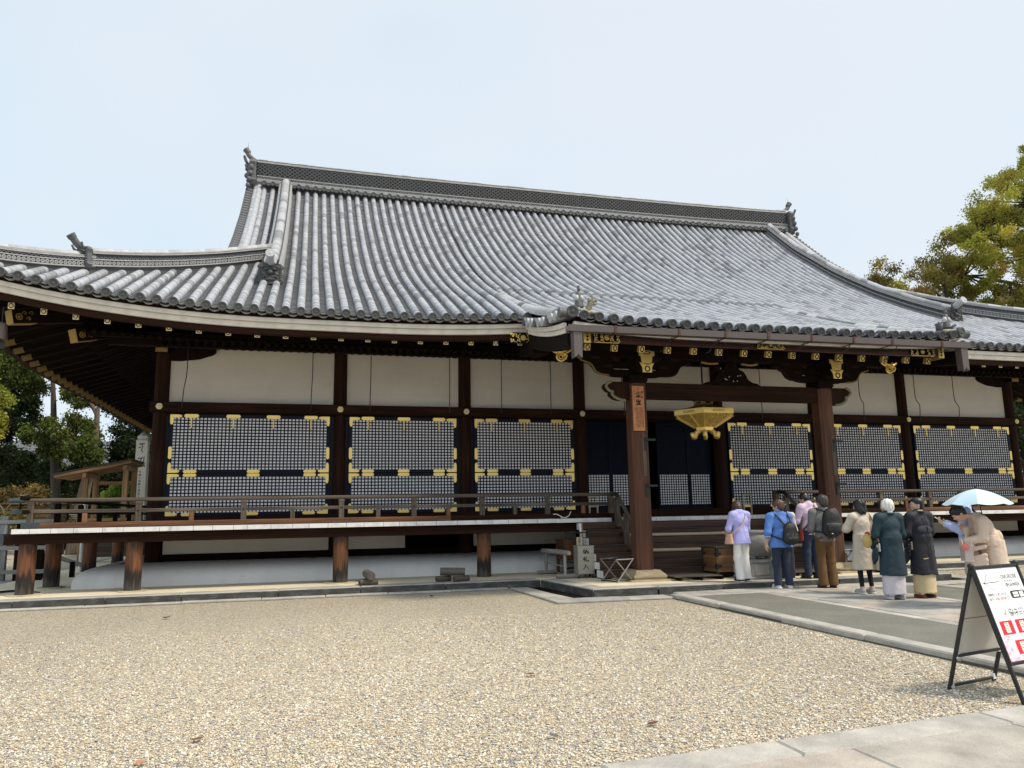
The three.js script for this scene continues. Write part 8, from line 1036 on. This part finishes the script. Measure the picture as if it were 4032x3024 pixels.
function kimono(g, coatMat, skirtMat, o) {
  const J = g.J, s = J.s; mk('kimono_skirt', blob([fru(0.075, [0, 0.015], [0.175 * s, 0.155 * s], 0.62, [0, 0], [0.185 * s, 0.15 * s]), fru(0.62, [0, 0], [0.18 * s, 0.145 * s], 0.95, [0, 0], [0.15, 0.12])], 0.011, { k: 0.03, wob: folds(0.006, o.seed, 10, 0.9), cuts: [[0, -1, 0, -0.08]] }), skirtMat, g);
  const z1 = J.chest[2], p = [ell(J.chest, [0.168 * s, 0.17 * s, 0.125 * s]), cap(J.neck, J.up(0.80), 0.062 * s, 0.08 * s), ell([J.waist[0], J.waist[1], J.waist[2] - 0.012], [0.17 * s, 0.17 * s, 0.135 * s]), fru(o.hem, [0, 0.0], [0.218 * s, 0.175 * s], J.waist[1], [0, J.waist[2]], [0.175 * s, 0.138 * s])];
  for (const i of [0, 1]) { p.push(cap(J.neck, J.sh[i], 0.066 * s, 0.076 * s), cap(J.sh[i], J.el[i], 0.074 * s, 0.064 * s), cap(J.el[i], J.wr[i], 0.058 * s, 0.050 * s)); } mk('coat', blob(p, 0.011, { k: 0.04, wob: folds(0.009, o.seed + 2, 7, 2.0), cuts: [[0, -1, 0, -o.hem]] }), coatMat, g);
  for (const i of [0, 1]) { const E = V(...J.el[i]), W = V(...J.wr[i]), dr = o.drop ?? 0.40; const a = E.clone().lerp(V(...J.sh[i]), 0.35); const q = [cap(at3(a.clone().add(V(0, -0.06, 0))), at3(W.clone().add(V(0, -0.04, 0))), 0.035 * s, 0.04 * s), cap(at3(E.clone().add(V(0, -dr * 0.55, 0))), at3(W.clone().add(V(0, -dr * 0.6, 0))), 0.026 * s), cap(at3(E.clone().add(V(0, -dr * 0.9, 0))), at3(W.clone().add(V(0, -dr * 0.95, 0))), 0.022 * s), cap(at3(E.clone().add(V(0, -dr * 0.28, 0))), at3(W.clone().add(V(0, -dr * 0.32, 0))), 0.032 * s), cap(at3(E.clone().add(V(0, -dr * 0.73, 0))), at3(W.clone().add(V(0, -dr * 0.78, 0))), 0.024 * s)]; mk('wide_sleeve', blob(q, 0.010, { k: 0.075, wob: folds(0.008, o.seed + 5 + i, 8, 2) }), coatMat, g); if (o.lining) mk('sleeve_lining', box(0.008, 0.13, 0.035, 0.003).translate(E.x * 0.86, E.y - dr * 0.50, E.z - 0.035), o.lining, g); }
  void z1; mk('collar', tube([0, 1, 2, 3, 4, 5, 6, 7].map((k) => { const a = k * PI / 4; return J.up(0.855, 0.044 * Math.sin(a), 0.046 * Math.cos(a) - 0.008); }), 0.020 * s, 32, 7, true), o.collar ?? coatMat, g); if (o.inner) mk('inner_collar', tube([0, 1, 2, 3, 4, 5, 6, 7].map((k) => { const a = k * PI / 4; return J.up(0.868, 0.038 * Math.sin(a), 0.040 * Math.cos(a) - 0.004); }), 0.012 * s, 32, 6, true), o.inner, g);
  for (const i of [0, 1]) { const a = J.ank[i]; mk('tabi_sock', blob([cap([a[0], 0.085, a[2] - 0.01], [a[0], 0.068, a[2] + 0.12], 0.036, 0.028), cap([a[0], 0.085, a[2] - 0.01], [a[0], 0.15, a[2] - 0.01], 0.036, 0.038)], 0.008, { k: 0.02, cuts: [[0, -1, 0, -0.046]] }), M.tabi, g); mk('sandal', blob([fru(0.0, [a[0], a[2] + 0.05], [0.044, 0.125], 0.045, [a[0], a[2] + 0.05], [0.042, 0.122])], 0.007, { k: 0.01 }), o.sandal, g); }
}
M.tabi = fab(0.80, 0.80, 0.80);
{
  const J = figure(1.56, { pitch: 0.02, yaw: 0.25, stance: 0.062, elL: [0.245, 0.645, 0.02], wrL: [0.17, 0.59, 0.22], elR: [-0.225, 0.64, 0.02], wrR: [-0.10, 0.60, 0.22] }), g = person('white-haired woman in a dark teal kimono coat over a pale lavender kimono', J, 0.24, 0.068, 8.09, PI - 0.1);
  kimono(g, fab(0.012, 0.036, 0.052, { roughness: 0.75 }), fab(0.66, 0.615, 0.66), { seed: 51, hem: 0.37, drop: 0.40, inner: fab(0.8, 0.8, 0.78), lining: M.tabi, sandal: fab(0.50, 0.53, 0.58) }); const h = J.hp; hair(g, [h.E(0, 0.034, -0.020, [0.092, 0.092, 0.100]), h.E(0, -0.03, -0.060, [0.078, 0.066, 0.048]), h.E(0.05, 0.0, -0.01, [0.045, 0.06, 0.055]), h.E(-0.05, 0.0, -0.01, [0.045, 0.06, 0.055])], HAIRW, 53, 0.009);
  const b = bag3('drawstring_pouch', 'yellow drawstring pouch with red trim held at the left side of the teal coat', 'pouch', g); mk('pouch_body', blob([ell([0.34, 0.90, 0.10], [0.075, 0.105, 0.065]), cap([0.33, 0.98, 0.10], [0.32, 1.02, 0.10], 0.05, 0.04)], 0.008, { k: 0.03, wob: folds(0.006, 3, 14, 8) }), fab(0.52, 0.37, 0.14), b); mk('red_trim', [ball(0.034, 0.335, 1.03, 0.09, [1.2, 0.5, 1]), tube([[0.34, 1.01, 0.04], [0.32, 1.03, 0.07], [0.31, 1.02, 0.13]], 0.012, 10, 6)], fab(0.45, 0.02, 0.03), b); mk('green_trim', ball(0.02, 0.315, 0.99, 0.05), fab(0.40, 0.45, 0.05), b);
}
{
  const J = figure(1.58, { pitch: -0.02, yaw: 1.15, stance: 0.062, elL: [0.235, 0.65, 0.02], wrL: [0.15, 0.59, 0.21], elR: [-0.22, 0.65, 0.02], wrR: [-0.08, 0.61, 0.21] }), g = person('black-haired woman with glasses in a sheer black kimono coat over a cream kimono', J, 0.83, 0.068, 8.09, PI + 0.0);
  kimono(g, fab(0.016, 0.017, 0.026, { roughness: 0.7 }), fab(0.66, 0.54, 0.32), { seed: 61, hem: 0.365, drop: 0.42, inner: fab(...CREAM), lining: fab(...CREAM), sandal: std({ color: lin(0.12, 0.035, 0.022), roughness: 0.4 }) }); mk('seam', tube([[0.0, 1.30, -0.115], [-0.01, 1.1, -0.155], [-0.02, 0.8, -0.165], [-0.02, 0.45, -0.182]], 0.006, 20, 5), M.black, g);
  mk('obi_bulge', blob([ell([0, 1.06, -0.095], [0.14, 0.08, 0.055])], 0.010, { k: 0.02, wob: folds(0.004, 2) }), fab(0.040, 0.042, 0.058), g); const h = J.hp; hair(g, [h.E(0, 0.034, -0.024, [0.086, 0.088, 0.096]), h.E(0, -0.05, -0.062, [0.078, 0.085, 0.05]), h.E(0, 0.07, 0.03, [0.06, 0.035, 0.045]), h.E(-0.066, -0.05, -0.03, [0.024, 0.09, 0.045])], HAIRB, 63, 0.003);
  mk('earring', ball(0.009, ...h.P(0.08, -0.05, -0.005)), M.gold, g); const gl = bag3('glasses', 'round wire glasses on the face of the woman in the black kimono coat', 'glasses', g); mk('frames', [[-0.032, 0], [0.032, 0]].map(([x]) => { const t = new THREE.TorusGeometry(0.021, 0.0022, 6, 22).toNonIndexed(); const q = h.P(x, 0.0, 0.104); t.applyQuaternion(h.Q); return t.translate(...q); }).concat([rod(V(...h.P(0.053, 0.004, 0.10)), V(...h.P(0.078, 0.006, 0.0)), 0.002, 0.002, 5), rod(V(...h.P(-0.012, 0.003, 0.106)), V(...h.P(0.012, 0.003, 0.106)), 0.002, 0.002, 5)]), M.steel, gl);
}
{
  // man with the phone, facing left
  const J = figure(1.66, { pitch: 0.35, yaw: 0.1, sw: 0.118, stance: 0.06, elL: [0.23, 0.64, 0.08], wrL: [0.10, 0.70, 0.28], elR: [-0.21, 0.645, 0.08], wrR: [-0.02, 0.705, 0.28], pn: [[0, 0.7, 0.3], [0, 0.7, 0.3]], hdL: [-0.35, 0.30, 0.75], hdR: [0.30, 0.30, 0.75], curl: 0.8 }), g = person('man in a pale blue shirt and beige trousers looking down at a phone', J, 0.86, 0.068, 9.02, PI + 0.75);
  trousers(g, fab(0.46, 0.42, 0.34), { w: 1.12, rh: 0.068, seed: 75, hem: 0.05 }); top(g, fab(0.46, 0.53, 0.80), { f: 1.10, hemY: 0.80, hr: 0.18, seed: 77, fold: 0.012, sl: 1.1 }); shoes(g, fab(0.25, 0.22, 0.18), fab(0.6, 0.58, 0.55)); const h = J.hp; hair(g, [h.E(0, 0.040, -0.020, [0.094, 0.092, 0.102]), h.E(0, -0.02, -0.056, [0.080, 0.06, 0.05])], HAIRB, 73, 0.006);
  const p = bag3('phone', 'white smartphone in the hands of the man in the pale blue shirt', 'phone', g); const pm = mk('case', box(0.072, 0.009, 0.148, 0.003), std({ color: lin(0.75, 0.75, 0.76), roughness: 0.3 }), p); pm.position.set(0.04, 1.235, 0.37); pm.rotation.x = -0.55; const b = bag3('sling_bag', 'dark sling bag on a wide black strap across the back of the pale blue shirt', 'bag', g); band([[-0.09, 1.42, 0.04], [-0.10, 1.40, -0.06], [-0.02, 1.26, -0.135], [0.10, 1.06, -0.13], [0.18, 0.90, -0.06]], 0.05, 0.006, M.black, 'strap', b); mk('bag_body', blob([fru(0.70, [0.21, -0.03], [0.045, 0.10], 0.95, [0.19, -0.02], [0.035, 0.085])], 0.009, { k: 0.03 }), fab(0.02, 0.03, 0.035), b);
}
{
  // bowing woman with the parasol
  const J = figure(1.56, { bend: 0.42, head: [0.0, 1.33, 0.44], pitch: 0.75, yaw: 0.12, stance: 0.055, elL: [0.19, 0.625, 0.20], wrL: [0.13, 0.60, 0.40], elR: [-0.19, 0.63, 0.20], wrR: [-0.07, 0.70, 0.34], hdL: [-0.1, -0.5, 0.8], hdR: [0.0, 0.6, 0.6], curl: 1.1 }), g = person('bowing woman in a pale pink kimono under a light blue parasol', J, 0.80, 0.068, 9.52, PI + 1.05);
  const km = fab(0.66, 0.525, 0.42, { roughness: 0.8 }); kimono(g, km, km, { seed: 81, hem: 0.30, drop: 0.42, inner: fab(0.78, 0.70, 0.62), sandal: fab(0.6, 0.55, 0.5) }); mk('obi', blob([fru(0.86, [0, 0.06], [0.185, 0.16], 1.02, [0, 0.12], [0.18, 0.155]), ell([0, 0.97, -0.04], [0.13, 0.12, 0.06])], 0.011, { k: 0.04 }), fab(0.66, 0.51, 0.40), g); const h = J.hp; hair(g, [h.E(0, 0.034, -0.022, [0.090, 0.092, 0.10]), h.E(0, -0.02, -0.058, [0.080, 0.066, 0.05]), h.E(0, 0.06, 0.035, [0.064, 0.045, 0.05])], HAIRB, 83, 0.004);
  const q = thing('parasol', 'light blue and white parasol with a dark shaft held over the bowing woman', 'parasol', [0.58, 1.53, 9.50]); const N = 8, R = 0.45, hgt = 0.215, pan = (k) => { const a0 = k * 2 * PI / N, a1 = (k + 1) * 2 * PI / N; return sheet(6, 8, (u, v) => { const a = mixn(a0, a1, u), rr = R * v * (1 - 0.06 * Math.sin(PI * u) * v), y = hgt * (1 - v * v * 0.72 - v * 0.28) - 0.020 * Math.sin(PI * u) * v * v; return [rr * Math.cos(a), y, rr * Math.sin(a)]; }); };
  const c1 = fab(0.52, 0.70, 0.80, { roughness: 0.6 }), c2 = fab(0.62, 0.76, 0.83, { roughness: 0.6 }); for (let k = 0; k < N; k++) { mk('canopy_panel', pan(k), k % 2 ? c1 : c2, q); const a = k * 2 * PI / N; mk('rib', tube([[0, hgt - 0.01, 0], [R * 0.5 * Math.cos(a), hgt * 0.66, R * 0.5 * Math.sin(a)], [R * Math.cos(a), -0.008, R * Math.sin(a)]], 0.004, 10, 5), M.steel, q); } mk('shaft', rod(V(0, hgt + 0.04, 0), V(0.10, -0.55, 0.03), 0.007, 0.007, 8), M.black, q); mk('handle', rod(V(0.10, -0.55, 0.03), V(0.12, -0.66, 0.035), 0.012, 0.012, 8), M.woodOrange, q);
  const t = bag3('clear_tote', 'clear plastic tote bag with a white handle hanging from the hand of the bowing woman', 'bag', g); const film = new THREE.MeshPhysicalMaterial({ color: lin(0.92, 0.86, 0.84), roughness: 0.25, transmission: 0.7, thickness: 0 }); mk('bag_sides', [bx(0.02, 0.24, 0.66, 0.88, 0.36, 0.363, 0), bx(0.02, 0.24, 0.66, 0.88, 0.47, 0.473, 0), bx(0.02, 0.023, 0.66, 0.88, 0.363, 0.47, 0), bx(0.237, 0.24, 0.66, 0.88, 0.363, 0.47, 0)], film, t); mk('contents', [bx(0.05, 0.20, 0.665, 0.78, 0.38, 0.45, 0.02), ball(0.04, 0.11, 0.80, 0.42)], fab(0.70, 0.58, 0.50), t); for (const z of [0.36, 0.472]) mk('handle', tube([[0.07, 0.88, z], [0.10, 0.96, z], [0.15, 0.965, z], [0.19, 0.88, z]], 0.008, 16, 6), fab(0.8, 0.76, 0.74), t); mk('edge_trim', [bx(0.015, 0.245, 0.872, 0.888, 0.356, 0.477, 0.003), bx(0.015, 0.245, 0.655, 0.667, 0.356, 0.477, 0.003)], fab(0.66, 0.6, 0.55), t);
  const pm = thing('pompom', 'pink fluffy pompom hanging from the clear tote bag', 'pompom', [0, 0, 0]); const pw = V(0.26, 0.86, 0.46).applyAxisAngle(V(0, 1, 0), g.rotation.y).add(g.position); mk('puff', blob([ell([0, 0, 0], 0.048)], 0.006, { k: 0.01, wob: (x, y, z) => 0.007 * noise3(x * 110, y * 110, z * 110) }), fab(0.75, 0.24, 0.20), pm); pm.position.copy(pw);
}
renderer.render(scene, camera);
